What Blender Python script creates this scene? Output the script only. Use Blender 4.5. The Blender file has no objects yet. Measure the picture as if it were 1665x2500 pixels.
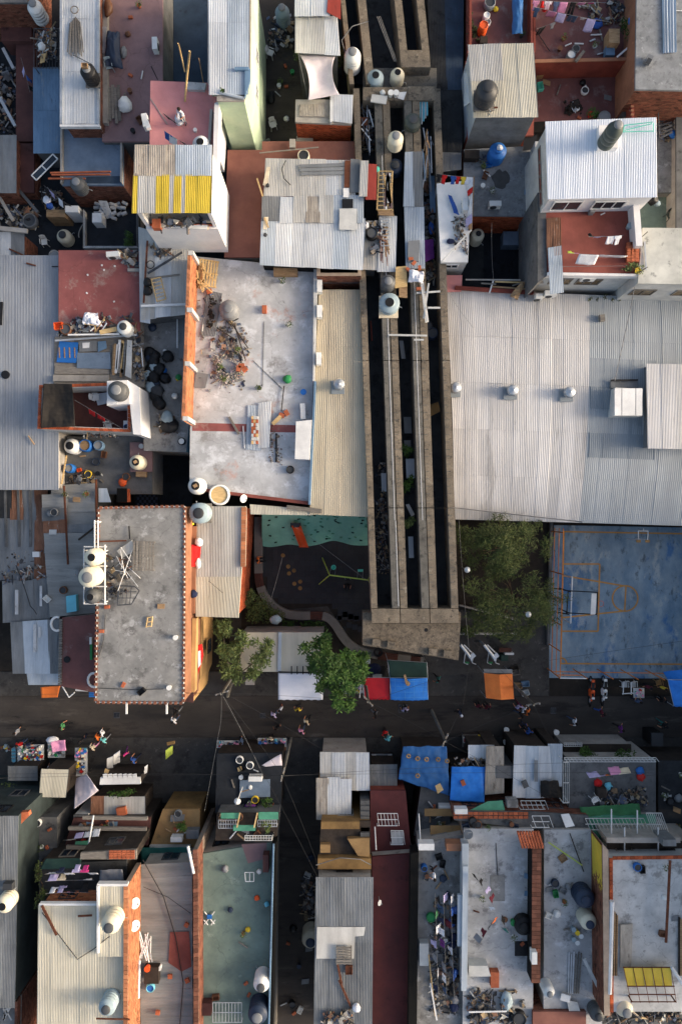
import bpy,math,random
from mathutils import Vector,Matrix,noise as mnoise
R=math.radians
rnd=random.Random(7)
S=bpy.context.scene
COL=S.collection
# ------------------------------------------------------------------ camera, sky, sun, exposure
H=55.0            # drone height above the street
F=1666.67         # focal length in photo pixels (24 mm on 36 mm)
cam=bpy.data.cameras.new('camera');camo=bpy.data.objects.new('camera',cam);COL.objects.link(camo)
cam.sensor_fit='VERTICAL';cam.sensor_height=36;cam.sensor_width=36;cam.lens=24
cam.clip_end=2000
camo.location=(0,0,H);camo.rotation_euler=(0,0,0)
S.camera=camo
SUN_EL=17.0
W=bpy.data.worlds.new('World');S.world=W;W.use_nodes=True
nt=W.node_tree;nt.nodes.clear()
sky=nt.nodes.new('ShaderNodeTexSky');sky.sky_type='NISHITA';sky.sun_disc=False
sky.sun_elevation=R(SUN_EL);sky.sun_rotation=R(90)
sky.air_density=0.9;sky.dust_density=5.0;sky.ozone_density=0.4
bgn=nt.nodes.new('ShaderNodeBackground');bgn.inputs[1].default_value=0.15
wo=nt.nodes.new('ShaderNodeOutputWorld')
nt.links.new(sky.outputs[0],bgn.inputs[0]);nt.links.new(bgn.outputs[0],wo.inputs[0])
sun=bpy.data.lights.new('sun','SUN');sun.energy=2.0;sun.angle=R(16.0);sun.color=(1.0,0.88,0.74)
suno=bpy.data.objects.new('sun',sun);COL.objects.link(suno)
suno.rotation_euler=(0,R(90-SUN_EL),0)      # light comes from +x (right of the picture)
suno.location=(80,0,40)
S.view_settings.view_transform='Standard';S.view_settings.look='None'
S.view_settings.gamma=1;S.view_settings.exposure=1.0
S.view_settings.use_curve_mapping=False
S.render.engine='CYCLES'
# ------------------------------------------------------------------ helpers
def P(px,py,z=0.0):
 k=(H-z)/F
 return Vector(((px-832.5)*k,(1250-py)*k,z))
def M2(z):return F/(H-z)      # photo pixels per metre at height z
def s2l(v):
 v /= 255.0
 return v/12.92 if v<=0.04045 else ((v+0.055)/1.055)**2.4
def C3(c):return (s2l(c[0]),s2l(c[1]),s2l(c[2]),1.0)
MATS={}
def mat(name,c1,c2=None,scale=1.2,rough=0.85,metal=0.0,bump=0.15,spot=None,streak=None,rand=0.10,attr=False,crack=0,fine=30,fa=0.22,big=0.3):
 m=bpy.data.materials.new(name);m.use_nodes=True
 N=m.node_tree.nodes;L=m.node_tree.links
 b=N['Principled BSDF']
 geo=N.new('ShaderNodeNewGeometry')
 vec=geo.outputs['Position']
 if streak:
  mp=N.new('ShaderNodeMapping');mp.inputs['Scale'].default_value=streak
  L.new(vec,mp.inputs['Vector']);svec=mp.outputs[0]
 else:svec=vec
 oi=N.new('ShaderNodeObjectInfo')
 n1=N.new('ShaderNodeTexNoise');n1.inputs['Scale'].default_value=scale;n1.inputs['Detail'].default_value=8;n1.inputs['Roughness'].default_value=0.68
 L.new(svec,n1.inputs['Vector'])
 r1=N.new('ShaderNodeMapRange');r1.inputs[1].default_value=0.36;r1.inputs[2].default_value=0.64
 L.new(n1.outputs[0],r1.inputs[0])
 mx=N.new('ShaderNodeMix');mx.data_type='RGBA'
 mx.inputs[6].default_value=C3(c1);mx.inputs[7].default_value=C3(c2 or [x*0.86 for x in c1])
 L.new(r1.outputs[0],mx.inputs[0])
 out=mx.outputs[2]
 for sp in ([] if not spot else (spot if isinstance(spot,list) else [spot])):
  sc,thr,ss=sp
  n2=N.new('ShaderNodeTexNoise');n2.inputs['Scale'].default_value=ss;n2.inputs['Detail'].default_value=9;n2.inputs['Roughness'].default_value=0.72
  mp2=N.new('ShaderNodeMapping');mp2.inputs['Location'].default_value=(rnd.uniform(0,90),rnd.uniform(0,90),rnd.uniform(0,90))
  L.new(svec,mp2.inputs[0]);L.new(mp2.outputs[0],n2.inputs['Vector'])
  r2=N.new('ShaderNodeMapRange');r2.inputs[1].default_value=thr;r2.inputs[2].default_value=thr+0.09
  r2.inputs[4].default_value=0.85
  L.new(n2.outputs[0],r2.inputs[0])
  m2=N.new('ShaderNodeMix');m2.data_type='RGBA';m2.inputs[7].default_value=C3(sc)
  L.new(r2.outputs[0],m2.inputs[0]);L.new(out,m2.inputs[6]);out=m2.outputs[2]
 if crack:
  nz=N.new('ShaderNodeTexNoise');nz.inputs['Scale'].default_value=1.3;nz.inputs['Detail'].default_value=5
  L.new(vec,nz.inputs['Vector'])
  mv=N.new('ShaderNodeMix');mv.data_type='RGBA';mv.blend_type='ADD';mv.inputs[0].default_value=0.9
  L.new(vec,mv.inputs[6]);L.new(nz.outputs['Color'],mv.inputs[7])
  vo=N.new('ShaderNodeTexVoronoi');vo.feature='DISTANCE_TO_EDGE';vo.inputs['Scale'].default_value=crack
  L.new(mv.outputs[2],vo.inputs['Vector'])
  rc=N.new('ShaderNodeMapRange');rc.inputs[1].default_value=0.001;rc.inputs[2].default_value=0.006;rc.inputs[3].default_value=0.32;rc.inputs[4].default_value=0.0
  L.new(vo.outputs[0],rc.inputs[0])
  mc=N.new('ShaderNodeMix');mc.data_type='RGBA';mc.inputs[7].default_value=C3([x*0.45 for x in c1])
  L.new(rc.outputs[0],mc.inputs[0]);L.new(out,mc.inputs[6]);out=mc.outputs[2]
 if attr:
  at=N.new('ShaderNodeAttribute');at.attribute_name='tone'
  ma=N.new('ShaderNodeMix');ma.data_type='RGBA';ma.blend_type='MULTIPLY';ma.inputs[0].default_value=1.0
  L.new(out,ma.inputs[6]);L.new(at.outputs[0],ma.inputs[7]);out=ma.outputs[2]
 n3=N.new('ShaderNodeTexNoise');n3.inputs['Scale'].default_value=fine;n3.inputs['Detail'].default_value=4
 L.new(vec,n3.inputs['Vector'])
 n4=N.new('ShaderNodeTexNoise');n4.inputs['Scale'].default_value=0.45;n4.inputs['Detail'].default_value=5;n4.inputs['Roughness'].default_value=0.6
 L.new(vec,n4.inputs['Vector'])
 a1=N.new('ShaderNodeMath');a1.operation='MULTIPLY_ADD';a1.inputs[1].default_value=fa*2;a1.inputs[2].default_value=1-fa
 L.new(n3.outputs[0],a1.inputs[0])
 a2=N.new('ShaderNodeMath');a2.operation='MULTIPLY_ADD';a2.inputs[1].default_value=big*2;a2.inputs[2].default_value=1-big
 L.new(n4.outputs[0],a2.inputs[0])
 a3=N.new('ShaderNodeMath');a3.operation='MULTIPLY_ADD';a3.inputs[1].default_value=rand*2;a3.inputs[2].default_value=1-rand
 L.new(oi.outputs['Random'],a3.inputs[0])
 a4=N.new('ShaderNodeMath');a4.operation='MULTIPLY';L.new(a1.outputs[0],a4.inputs[0]);L.new(a2.outputs[0],a4.inputs[1])
 a5=N.new('ShaderNodeMath');a5.operation='MULTIPLY';L.new(a4.outputs[0],a5.inputs[0]);L.new(a3.outputs[0],a5.inputs[1])
 hs=N.new('ShaderNodeHueSaturation');L.new(out,hs.inputs['Color']);L.new(a5.outputs[0],hs.inputs['Value'])
 L.new(hs.outputs[0],b.inputs['Base Color'])
 b.inputs['Roughness'].default_value=rough;b.inputs['Metallic'].default_value=metal
 b.inputs['Specular IOR Level'].default_value=0.3
 if bump:
  bp=N.new('ShaderNodeBump');bp.inputs['Strength'].default_value=bump;bp.inputs['Distance'].default_value=0.04
  L.new(n3.outputs[0],bp.inputs['Height']);L.new(bp.outputs[0],b.inputs['Normal'])
 MATS[name]=m
 return m
def MT(m):
 if not isinstance(m,str):return m
 return MATS[m]
HW=[]
def tag(o,label=None,cat=None,group=None,kind=None):
 if label:o['label']=label
 if cat:o['category']=cat
 if group:o['group']=group
 if kind:o['kind']=kind
 return o
def thing(name,label,cat,loc=(0,0,0),rz=0.0,group=None):
 o=bpy.data.objects.new(name,None);COL.objects.link(o)
 o.empty_display_size=0.2
 o.location=loc;o.rotation_euler=(0,0,rz)
 tag(o,label,cat,group);return o
def wl(o):
 v=Vector((0,0,0))
 while o is not None:
  v+=o.location;o=o.parent
 return v
class MB:
 def __init__(s):s.v=[];s.f=[];s.t=None
 def add(s,vs,fs):
  n=len(s.v);s.v.extend([tuple(v) for v in vs]);s.f.extend([tuple(i+n for i in f) for f in fs]);return s
 def box(s,c,d,rz=0.0,rx=0.0,ry=0.0,bottom=True):
  hx,hy,hz=d[0]/2,d[1]/2,d[2]/2
  vs=[Vector((x,y,z)) for z in (-hz,hz) for (x,y) in ((-hx,-hy),(hx,-hy),(hx,hy),(-hx,hy))]
  if rz or rx or ry:
   m=Matrix.Rotation(rz,3,'Z')@Matrix.Rotation(ry,3,'Y')@Matrix.Rotation(rx,3,'X')
   vs=[m@v for v in vs]
  c=Vector(c)
  fs=[(4,5,6,7),(0,1,5,4),(1,2,6,5),(2,3,7,6),(3,0,4,7)]
  if bottom:fs.append((3,2,1,0))
  return s.add([v+c for v in vs],fs)
 def prism(s,pts,z0,z1):
  n=len(pts)
  vs=[(p[0],p[1],z0) for p in pts]+[(p[0],p[1],z1) for p in pts]
  fs=[tuple(range(n,2*n)),tuple(range(n-1,-1,-1))]+[(i,(i+1)%n,n+(i+1)%n,n+i) for i in range(n)]
  return s.add(vs,fs)
 def tube(s,pts,r,n=6,cap=True):
  pts=[Vector(p) for p in pts]
  rs=r if isinstance(r,(list,tuple)) else [r]*len(pts)
  vs=[];fs=[]
  for i,p in enumerate(pts):
   d=(pts[min(i+1,len(pts)-1)]-pts[max(i-1,0)])
   if d.length<1e-9:d=Vector((0,0,1))
   d.normalize()
   up=Vector((0,0,1)) if abs(d.z)<0.95 else Vector((1,0,0))
   a=d.cross(up).normalized();b=d.cross(a).normalized()
   for k in range(n):
    t=2*math.pi*k/n
    vs.append(p+(a*math.cos(t)+b*math.sin(t))*rs[i])
  for i in range(len(pts)-1):
   for k in range(n):
    fs.append((i*n+k,i*n+(k+1)%n,(i+1)*n+(k+1)%n,(i+1)*n+k))
  if cap:
   fs.append(tuple(range(n)));fs.append(tuple(range((len(pts)-1)*n+n-1,(len(pts)-1)*n-1,-1)))
  return s.add(vs,fs)
 def lathe(s,prof,n=20,c=(0,0,0)):
  vs=[];fs=[]
  for (r,z) in prof:
   for k in range(n):
    t=2*math.pi*k/n
    vs.append((c[0]+r*math.cos(t),c[1]+r*math.sin(t),c[2]+z))
  m=len(prof)
  for i in range(m-1):
   for k in range(n):
    fs.append((i*n+k,i*n+(k+1)%n,(i+1)*n+(k+1)%n,(i+1)*n+k))
  fs.append(tuple(range((m-1)*n,m*n)))
  return s.add(vs,fs)
 def grid(s,fn,nu,nv):
  vs=[fn(i/nu,j/nv) for j in range(nv+1) for i in range(nu+1)]
  fs=[(j*(nu+1)+i,j*(nu+1)+i+1,(j+1)*(nu+1)+i+1,(j+1)*(nu+1)+i) for j in range(nv) for i in range(nu)]
  return s.add(vs,fs)
 def build(s,name,m,parent=None,smooth=False,solid=0.0,origin=None,label=None,cat=None,group=None,kind=None):
  if parent is not None:off=wl(parent)
  elif origin is not None:off=Vector(origin)
  else:
   xs=[v[0] for v in s.v];ys=[v[1] for v in s.v];zs=[v[2] for v in s.v]
   off=Vector(((min(xs)+max(xs))/2,(min(ys)+max(ys))/2,min(zs)))
  me=bpy.data.meshes.new(name)
  ox,oy,oz=off
  me.from_pydata([(v[0]-ox,v[1]-oy,v[2]-oz) for v in s.v],[],s.f)
  ms=m if isinstance(m,(list,tuple)) else [m]
  for q in ms:me.materials.append(MT(q))
  if smooth:me.polygons.foreach_set('use_smooth',[True]*len(me.polygons))
  if s.t:
   at=me.color_attributes.new('tone','FLOAT_COLOR','POINT')
   flat=[]
   for q in s.t:flat.extend(q)
   at.data.foreach_set('color',flat)
  me.update()
  o=bpy.data.objects.new(name,me);COL.objects.link(o)
  if parent is not None:o.parent=parent
  else:o.location=off
  if solid:
   md=o.modifiers.new('thickness','SOLIDIFY');md.thickness=solid;md.offset=0
  return tag(o,label,cat,group,kind)
def copy_tree(o,parent=None):
 c=o.copy();COL.objects.link(c)
 if parent is not None:c.parent=parent
 for ch in o.children:copy_tree(ch,c)
 return c
def ccw(pts):
 a=sum(pts[i][0]*pts[(i+1)%len(pts)][1]-pts[(i+1)%len(pts)][0]*pts[i][1] for i in range(len(pts)))
 return list(pts) if a>0 else list(reversed(pts))
def inset(pts,d):
 n=len(pts);out=[]
 for i in range(n):
  a,b,c=Vector(pts[i-1][:2]),Vector(pts[i][:2]),Vector(pts[(i+1)%n][:2])
  e1=(b-a).normalized();e2=(c-b).normalized()
  n1=Vector((-e1.y,e1.x));n2=Vector((-e2.y,e2.x))
  k=n1+n2;q=k.length_squared
  out.append(b+k*(2*d/q) if q>0.3 else b+n1*d)
 return out
def rect(x0,y0,x1,y1):return [(x0,y0),(x1,y0),(x1,y1),(x0,y1)]
def wpts(pts,z):return ccw([P(p[0],p[1],z).xy for p in pts])
def bricks(parent,a,b,z0,z1,m,bl=0.29,bh=0.12,name='brick_courses'):
 """real brick courses, proud of a wall whose outside is to the right of a->b"""
 a=Vector(a[:2]);b=Vector(b[:2]);d=(b-a);Lg=d.length
 if Lg<0.3 or z1-z0<0.1:return None
 d.normalize();nrm=Vector((d.y,-d.x))
 mb=MB();mb.t=[]
 rows=max(1,int((z1-z0)/bh));rz=math.atan2(d.y,d.x)
 for r in range(rows):
  u=0.0 if r%2==0 else -bl/2
  zc=z0+(r+0.5)*(z1-z0)/rows
  while u<Lg-0.05:
   u0=max(u,0.0);u1=min(u+bl,Lg)
   if u1-u0>0.06:
    pr=0.022+rnd.uniform(-0.006,0.010)
    cc=a+d*((u0+u1)/2)+nrm*(pr-0.02)
    mb.box((cc.x,cc.y,zc),(u1-u0-0.016,0.04,(z1-z0)/rows-0.018),rz)
    k=rnd.uniform(0.6,1.15);k2=k*rnd.uniform(0.85,1.05)
    if rnd.random()<0.05:k *= 0.45;k2 *= 0.45
    mb.t.extend([(k,k2,k2,1)]*8)
   u+=bl
 return mb.build(name,m,parent,kind='stuff')
def house(label,pts,z,wall='plaster',roof='conc',z0=0.0,par=0.0,pt=0.16,parm=None,sides=None,name='house',cat='house',deck=0.18,group=None,slab=True,wtop=None,hole=False):
 """pts: outline of the roof in photo pixels at height z.  sides: {edge index in given order: material}"""
 raw=[P(p[0],p[1],z).xy for p in pts]
 pw=ccw(raw);flip=(pw[0]-raw[0]).length>1e-6 or (pw[1]-raw[1]).length>1e-6
 n=len(pw)
 cx=sum(p[0] for p in pw)/n;cy=sum(p[1] for p in pw)/n
 root=thing(name,label,cat,(cx,cy,z0),0,group)
 wp=inset(pw,0.03)
 inn=inset(pw,0.25)
 zt=(z-deck-0.002) if wtop is None else wtop
 for i in range(n):
  oi=(n-2-i)%n if flip else i
  m=(sides or {}).get(oi,wall)
  if m is None:continue
  j=(i+1)%n
  mid=(Vector(wp[i])+Vector(wp[j]))/2;e=Vector(wp[j])-Vector(wp[i])
  out=Vector((e.y,-e.x))
  vis=out.dot(-mid)>0
  isb=isinstance(m,str) and m.startswith('brick')
  if vis and e.length>1.6 and zt-z0>2.2:HW.append((root,wp[i],wp[j],z0,zt,out))
  MB().prism([wp[i],wp[j],inn[j],inn[i]],z0+0.001,zt).build('wall','mortar' if isb else m,root)
  if isb and vis:bricks(root,wp[i],wp[j],z0+0.02,zt-0.01,m)
 if slab:
  MB().prism(pw,z-deck,z).build('roof',roof,root)
 if par:
  pi=inset(pw,pt)
  for i in range(n):
   oi=(n-2-i)%n if flip else i
   pm=parm.get(oi) if isinstance(parm,dict) else (parm or wall)
   if pm is None:continue
   j=(i+1)%n
   isb=isinstance(pm,str) and pm.startswith('brick')
   hh=par+rnd.uniform(-0.01,0.01)
   MB().prism([pw[i],pw[j],pi[j],pi[i]],z+0.002,z+hh).build('parapet','mortar' if isb else pm,root)
   if isb:
    e=Vector(pw[j])-Vector(pw[i]);mid=(Vector(pw[i])+Vector(pw[j]))/2
    out=Vector((e.y,-e.x))
    if out.dot(-mid)>0:bricks(root,pw[i],pw[j],z+0.01,z+hh-0.01,pm)
    else:bricks(root,pi[j],pi[i],z+0.01,z+hh-0.01,pm)
    bricktop(root,pw[i],pw[j],pi[j],pi[i],z+hh,pm)
 return root
def bricktop(root,a,b,c,d,z,m):
 """a course of bricks laid flat along the top of a wall"""
 a,b,c,d=[Vector(q[:2]) for q in (a,b,c,d)]
 Lg=(b-a).length;n=max(1,int(Lg/0.30));mb=MB();mb.t=[]
 for i in range(n):
  u0=i/n+0.012/Lg;u1=(i+1)/n-0.012/Lg
  k=rnd.uniform(0.6,1.15)
  mb.prism([a.lerp(b,u0),a.lerp(b,u1),d.lerp(c,u1),d.lerp(c,u0)],z-0.03,z+0.035+rnd.uniform(0,0.012))
  mb.t.extend([(k,k,k,1)]*8)
 mb.build('coping_brick',m,root,kind='stuff')
def bil(q,u,v):
 return q[0].lerp(q[1],u).lerp(q[3].lerp(q[2],u),v)
def sheets(root,pts,z,mats,along='y',w=1.0,l=3.2,pitch=0.11,amp=0.015,zf=None,jit=0.012,seg=1,name='corrugated_sheet',over=0.05,hang=0.0):
 """corrugated sheets over a quad (photo pixels TL,TR,BR,BL; z single or 4 heights); every sheet is an object"""
 zz=z if isinstance(z,(list,tuple)) else [z]*4
 q=[P(p[0],p[1],k) for p,k in zip(pts,zz)]
 if along=='x':q=[q[3],q[0],q[1],q[2]]
 wid=((q[1]-q[0]).length+(q[2]-q[3]).length)/2;leng=((q[3]-q[0]).length+(q[2]-q[1]).length)/2
 n=max(1,round(wid/w));m=max(1,round(leng/l))
 out=[]
 for j in range(m):
  for i in range(n):
   u0,u1=i/n-over/wid,(i+1)/n+over/wid
   v0,v1=j/m-(0.10/leng if j else 0),(j+1)/m+rnd.uniform(-jit,jit)/leng
   if j==0:v0+=rnd.uniform(-jit*1.5,jit*1.5)/leng
   dz=0.014*(i%2)+0.02*(m-j)+rnd.uniform(-0.3,0.3)*jit
   tilt=rnd.uniform(-1,1)*jit*0.6
   sk=rnd.uniform(-1,1)*jit*0.8
   cw=(u1-u0)*wid;nc=max(4,int(round(cw/pitch))*4)
   def fn(a,b):
    u=u0+(u1-u0)*a+sk*(b-0.5)/wid;v=v0+(v1-v0)*b
    p=bil(q,u,v)
    zz_=amp*math.sin(2*math.pi*(u*wid)/pitch)+dz+tilt*(b-0.5)*2
    if zf:zz_+=zf(p)
    return (p.x,p.y,p.z+zz_)
   mm=mats[(i+j*3)%len(mats)] if isinstance(mats,tuple) else rnd.choice(mats) if isinstance(mats,list) else mats
   out.append(MB().grid(fn,nc,seg).build(name,mm,root,smooth=True))
 return out
def corrhouse(label,pts,z,mats,wall='plaster',z0=0.0,along='y',name='house',cat='house',sides=None,w=1.0,l=3.2,amp=0.015,pitch=0.11,jit=0.012,seg=1,group=None,rim=0.0):
 zz=z if isinstance(z,(list,tuple)) else [z]*4
 zm=min(zz)
 k=(H-zm)
 cxp=sum(p[0] for p in pts)/4;cyp=sum(p[1] for p in pts)/4
 ins=0.10*M2(zm)
 pp=[]
 for p,q in zip(pts,zz):
  s=(H-q)/(H-zm)
  x=832.5+(p[0]-832.5)*s;y=1250+(p[1]-1250)*s
  pp.append((x+(ins if x<cxp else -ins),y+(ins if y<cyp else -ins)))
 root=house(label,pp,zm-0.08,wall,'darkwood',z0,sides=sides,name=name,cat=cat,deck=0.06,group=group)
 sheets(root,pts,z,mats,along,w,l,pitch,amp,seg=seg,jit=jit)
 return root
def slabtop(name,pts,z,m,th=0.05,kind='structure',**k):
 return MB().prism(wpts(pts,z),z-th,z).build(name,m,kind=kind,**k)
def window(root,a,b,u,zc,w,h,frame='whitepaint',pane='glass',bars=1,name='window'):
 """window on the wall whose outside is to the right of a->b (world xy), u = metres from a"""
 a=Vector(a[:2]);b=Vector(b[:2]);d=(b-a).normalized();nrm=Vector((d.y,-d.x));rz=math.atan2(d.y,d.x)
 c=a+d*u
 def bx(mb,du,dz,sx,sz,off,th):
  q=c+d*du+nrm*off;mb.box((q.x,q.y,zc+dz),(sx,th,sz),rz)
 mb=MB()
 t=0.07
 bx(mb,0,h/2-t/2,w,t,0.03,0.08);bx(mb,0,-h/2+t/2,w,t,0.03,0.08)
 bx(mb,-w/2+t/2,0,t,h-2*t,0.03,0.078);bx(mb,w/2-t/2,0,t,h-2*t,0.03,0.078)
 for k in range(bars):bx(mb,-w/2+(k+1)*w/(bars+1),0,0.05,h-2*t,0.03,0.07)
 fr=mb.build(name,frame,root)
 n=bars+1
 for k in range(n):
  pw_=(w-2*t)/n-0.05
  mb=MB();bx(mb,-w/2+t+(k+0.5)*(w-2*t)/n,0,pw_,h-2*t-0.02,0.012,0.02)
  mb.build('pane',pane,fr)
 return fr
def wallwin(root,x0,y0,x1,y1,zr,u,zc,w,h,**k):
 """window on the wall under roof edge (x0,y0)-(x1,y1) given in photo px at height zr (outside = towards the picture centre); u 0..1"""
 a=P(x0,y0,zr).xy;b=P(x1,y1,zr).xy
 mid=(a+b)/2;e=b-a;out=Vector((e.y,-e.x))
 if out.dot(-mid)<0:a,b=b,a;u=1-u;e=-e;out=-out
 off=-0.03
 o=out.normalized()*off
 return window(root,a+o,b+o,u*e.length,zc,w,h,**k)
# ------------------------------------------------------------------ procedural materials
mat('asphalt',(72,66,61),(56,52,49),0.5,0.9,streak=(.22,1,1),crack=0.3,spot=[((40,37,36),0.54,0.6),((92,86,80),0.58,0.9),((30,29,29),0.62,2.5)],fine=40,rand=0)
mat('pavement',(76,73,70),(58,56,54),0.9,0.9,spot=[((46,44,43),0.53,0.7),((110,104,98),0.60,2.2)],crack=0.5,rand=0)
mat('earth',(52,46,40),(38,34,30),0.8,0.95,spot=((66,60,52),0.6,2.0),rand=0)
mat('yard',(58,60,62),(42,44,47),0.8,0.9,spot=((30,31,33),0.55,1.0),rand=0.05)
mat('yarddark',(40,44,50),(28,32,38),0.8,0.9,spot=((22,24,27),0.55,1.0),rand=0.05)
mat('darkblue',(58,74,92),(44,58,74),0.7,0.8,spot=((34,42,52),0.58,0.8))
mat('conc',(142,141,139),(116,116,115),0.7,0.9,spot=[((92,91,90),0.53,0.7),((168,168,168),0.56,1.1),((74,72,70),0.60,3.0)],crack=0.22,rand=0.04)
mat('conclight',(190,191,192),(164,165,167),0.6,0.9,spot=[((138,136,134),0.56,0.6),((206,208,211),0.53,0.8),((116,114,112),0.61,2.2),((178,142,130),0.60,0.42)],crack=0.22,rand=0.03)
mat('concwhite',(206,205,202),(176,176,174),0.7,0.9,spot=[((138,136,133),0.54,0.8),((104,101,98),0.60,2.6)],crack=0.22,rand=0.03)
mat('concmottle',(196,196,188),(172,172,166),0.7,0.9,spot=[((74,76,76),0.56,0.8)],rand=0.03)
mat('conctrowel',(132,135,138),(112,115,118),1.6,0.9,spot=[((96,98,101),0.54,2.6),((158,160,162),0.58,3.0)],rand=0.03)
mat('concdark',(104,104,104),(80,81,82),0.8,0.9,spot=[((56,56,56),0.56,1.0)],rand=0.06)
mat('concblue',(184,184,184),(156,157,158),0.6,0.9,spot=[((196,198,201),0.55,0.9),((112,112,114),0.55,0.8),((86,86,88),0.60,3.0)],crack=0.22,rand=0.03)
mat('viaduct',(132,120,104),(96,88,77),0.9,0.92,spot=[((64,60,55),0.54,2.2),((150,142,128),0.6,0.9)],rand=0.06,fa=0.5,fine=11)
mat('viaductgrey',(112,109,102),(84,82,78),0.9,0.92,spot=[((56,55,53),0.54,2.0)],rand=0.06,fa=.4,fine=12)
mat('piercap',(128,116,100),(92,84,74),3.5,0.95,spot=[((66,60,54),0.54,5.0),((160,146,126),0.60,4.0)],rand=0.02,fa=0.4,fine=9)
mat('redfloor',(140,78,68),(120,64,56),0.6,0.8,spot=[((92,46,44),0.6,0.8)],rand=0.04)
mat('redworn',(146,86,82),(128,74,72),0.6,0.8,spot=[((152,126,118),0.56,0.7),((166,154,148),0.62,1.8)],crack=0.22,rand=0.03)
mat('redgrey',(116,76,73),(98,66,65),0.7,0.85,spot=[((124,108,106),0.54,0.6)],rand=0.03)
mat('pink',(206,140,138),(190,126,126),0.6,0.8,spot=[((208,150,146),0.62,0.9)],rand=0.03)
mat('mauve',(140,112,112),(122,98,99),0.6,0.8,spot=[((98,60,60),0.62,0.7)],crack=0.22,rand=0.03)
mat('brown',(132,88,76),(116,74,66),0.6,0.8,spot=[((140,84,68),0.64,0.5)],rand=0.03)
mat('darkred',(88,42,42),(72,34,36),0.5,0.7,spot=[((56,24,24),0.58,0.6)],rand=0.03)
mat('maroon',(96,62,58),(74,48,46),0.6,0.8,spot=[((44,26,26),0.6,0.7)],rand=0.03)
mat('redwall',(132,66,54),(108,52,44),0.8,0.85,spot=[((96,36,30),0.6,1.2)],rand=0.05)
mat('greenwall',(192,208,178),(166,188,160),0.5,0.85,spot=[((118,152,120),0.62,0.7),((196,210,170),0.62,0.9)],rand=0.02)
mat('whitewall',(226,224,222),(208,208,210),0.5,0.85,spot=[((170,168,166),0.68,1.0)],rand=0.02)
mat('dirtywhite',(200,200,196),(172,173,172),0.6,0.88,spot=[((122,122,120),0.60,0.8)],rand=0.03)
mat('plaster',(170,164,156),(142,137,131),0.7,0.9,spot=[((108,103,98),0.6,1.0)],rand=0.08)
mat('ochre',(140,110,68),(108,84,52),0.8,0.88,spot=[((96,76,48),0.58,1.0)],rand=0.05)
mat('apricot',(196,158,106),(176,138,92),0.6,0.85,spot=[((180,128,76),0.66,1.0)],rand=0.03)
mat('orangewall',(156,110,84),(132,92,70),0.8,0.88,spot=[((224,150,104),0.62,1.4)],rand=0.05)
mat('tealwall',(58,68,68),(44,52,52),0.8,0.88,spot=[((36,52,54),0.58,1.0)],rand=0.05)
mat('tanfloor',(156,126,84),(134,106,72),0.8,0.88,spot=[((112,92,64),0.6,1.0)],rand=0.05)
mat('greenfloor',(118,136,126),(98,114,107),0.5,0.8,spot=[((94,108,104),0.56,0.7),((142,158,148),0.62,1.0)],crack=0.22,rand=0.03)
mat('brick',(190,98,60),(164,80,50),1.2,0.9,attr=True,rand=0.05,bump=0.3)
mat('brickdull',(134,88,70),(108,70,56),1.2,0.9,attr=True,rand=0.06,bump=0.3)
mat('brickbright',(192,128,90),(170,110,78),1.2,0.9,attr=True,rand=0.03,bump=0.3)
mat('mortar',(168,150,134),(140,126,112),1.5,0.95)
mat('terracotta',(178,100,68),(150,80,54),2.0,0.85,rand=0.16)
mat('zinc',(212,214,214),(186,189,192),0.8,0.5,0.15,0.05,spot=[((136,136,136),0.63,0.8)],streak=(2.0,0.22,2),rand=0.09)
mat('zincwarm',(196,194,188),(168,166,161),0.8,0.55,0.1,0.05,spot=[((128,122,114),0.62,0.9)],streak=(2.0,0.25,2),rand=0.08)
mat('zincblue',(186,195,203),(162,172,181),0.8,0.5,0.15,0.05,spot=[((120,130,142),0.63,0.8)],streak=(2.0,0.22,2),rand=0.08)
mat('zincdark',(128,131,133),(104,107,109),0.8,0.6,0.1,0.05,spot=[((80,86,92),0.60,0.8)],streak=(1.6,0.3,2),rand=0.12)
mat('zincx',(150,150,147),(124,125,123),0.8,0.6,0.1,0.05,spot=[((92,92,92),0.60,0.9)],streak=(0.25,2.0,2),rand=0.12)
mat('whitesheet',(226,230,236),(212,218,226),0.8,0.45,0.0,0.03,streak=(2.0,0.2,2),rand=0.015,big=0.08,fa=0.08)
mat('bigroof',(204,201,198),(182,180,178),0.5,0.55,0.1,0.04,spot=[((160,157,154),0.56,0.5),((134,128,122),0.64,1.6)],streak=(1.6,0.12,1),rand=0.09,big=0.16,fa=0.12)
mat('bigroofgrey',(164,169,172),(146,152,156),0.5,0.6,0.1,0.04,spot=[((122,126,130),0.62,0.6)],streak=(1.6,0.12,1),rand=0.03,big=0.15,fa=0.12)
mat('bigroofdark',(138,145,150),(122,130,136),0.5,0.6,0.1,0.04,spot=[((92,98,106),0.62,0.6)],streak=(1.6,0.12,1),rand=0.03,big=0.15,fa=0.12)
mat('westroof',(150,154,160),(132,137,144),0.7,0.6,0.1,0.04,spot=[((84,92,102),0.64,0.7),((166,172,176),0.62,0.5)],streak=(1.4,0.3,1),rand=0.03,big=0.2,fa=0.15)
mat('tansheet',(194,182,158),(170,158,138),0.6,0.6,0.05,0.04,spot=[((150,128,98),0.62,0.6)],streak=(1.6,0.15,1),rand=0.03,big=0.15,fa=0.12)
mat('tanwhite',(212,202,184),(190,180,164),0.6,0.6,0.05,0.04,spot=[((150,138,120),0.62,0.6)],streak=(1.6,0.15,1),rand=0.03,big=0.12,fa=0.12)
mat('creamsheet',(206,200,182),(184,178,160),0.6,0.6,0.05,0.04,spot=[((138,128,110),0.62,0.8)],streak=(1.6,0.2,1),rand=0.04,big=0.2,fa=0.12)
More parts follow.
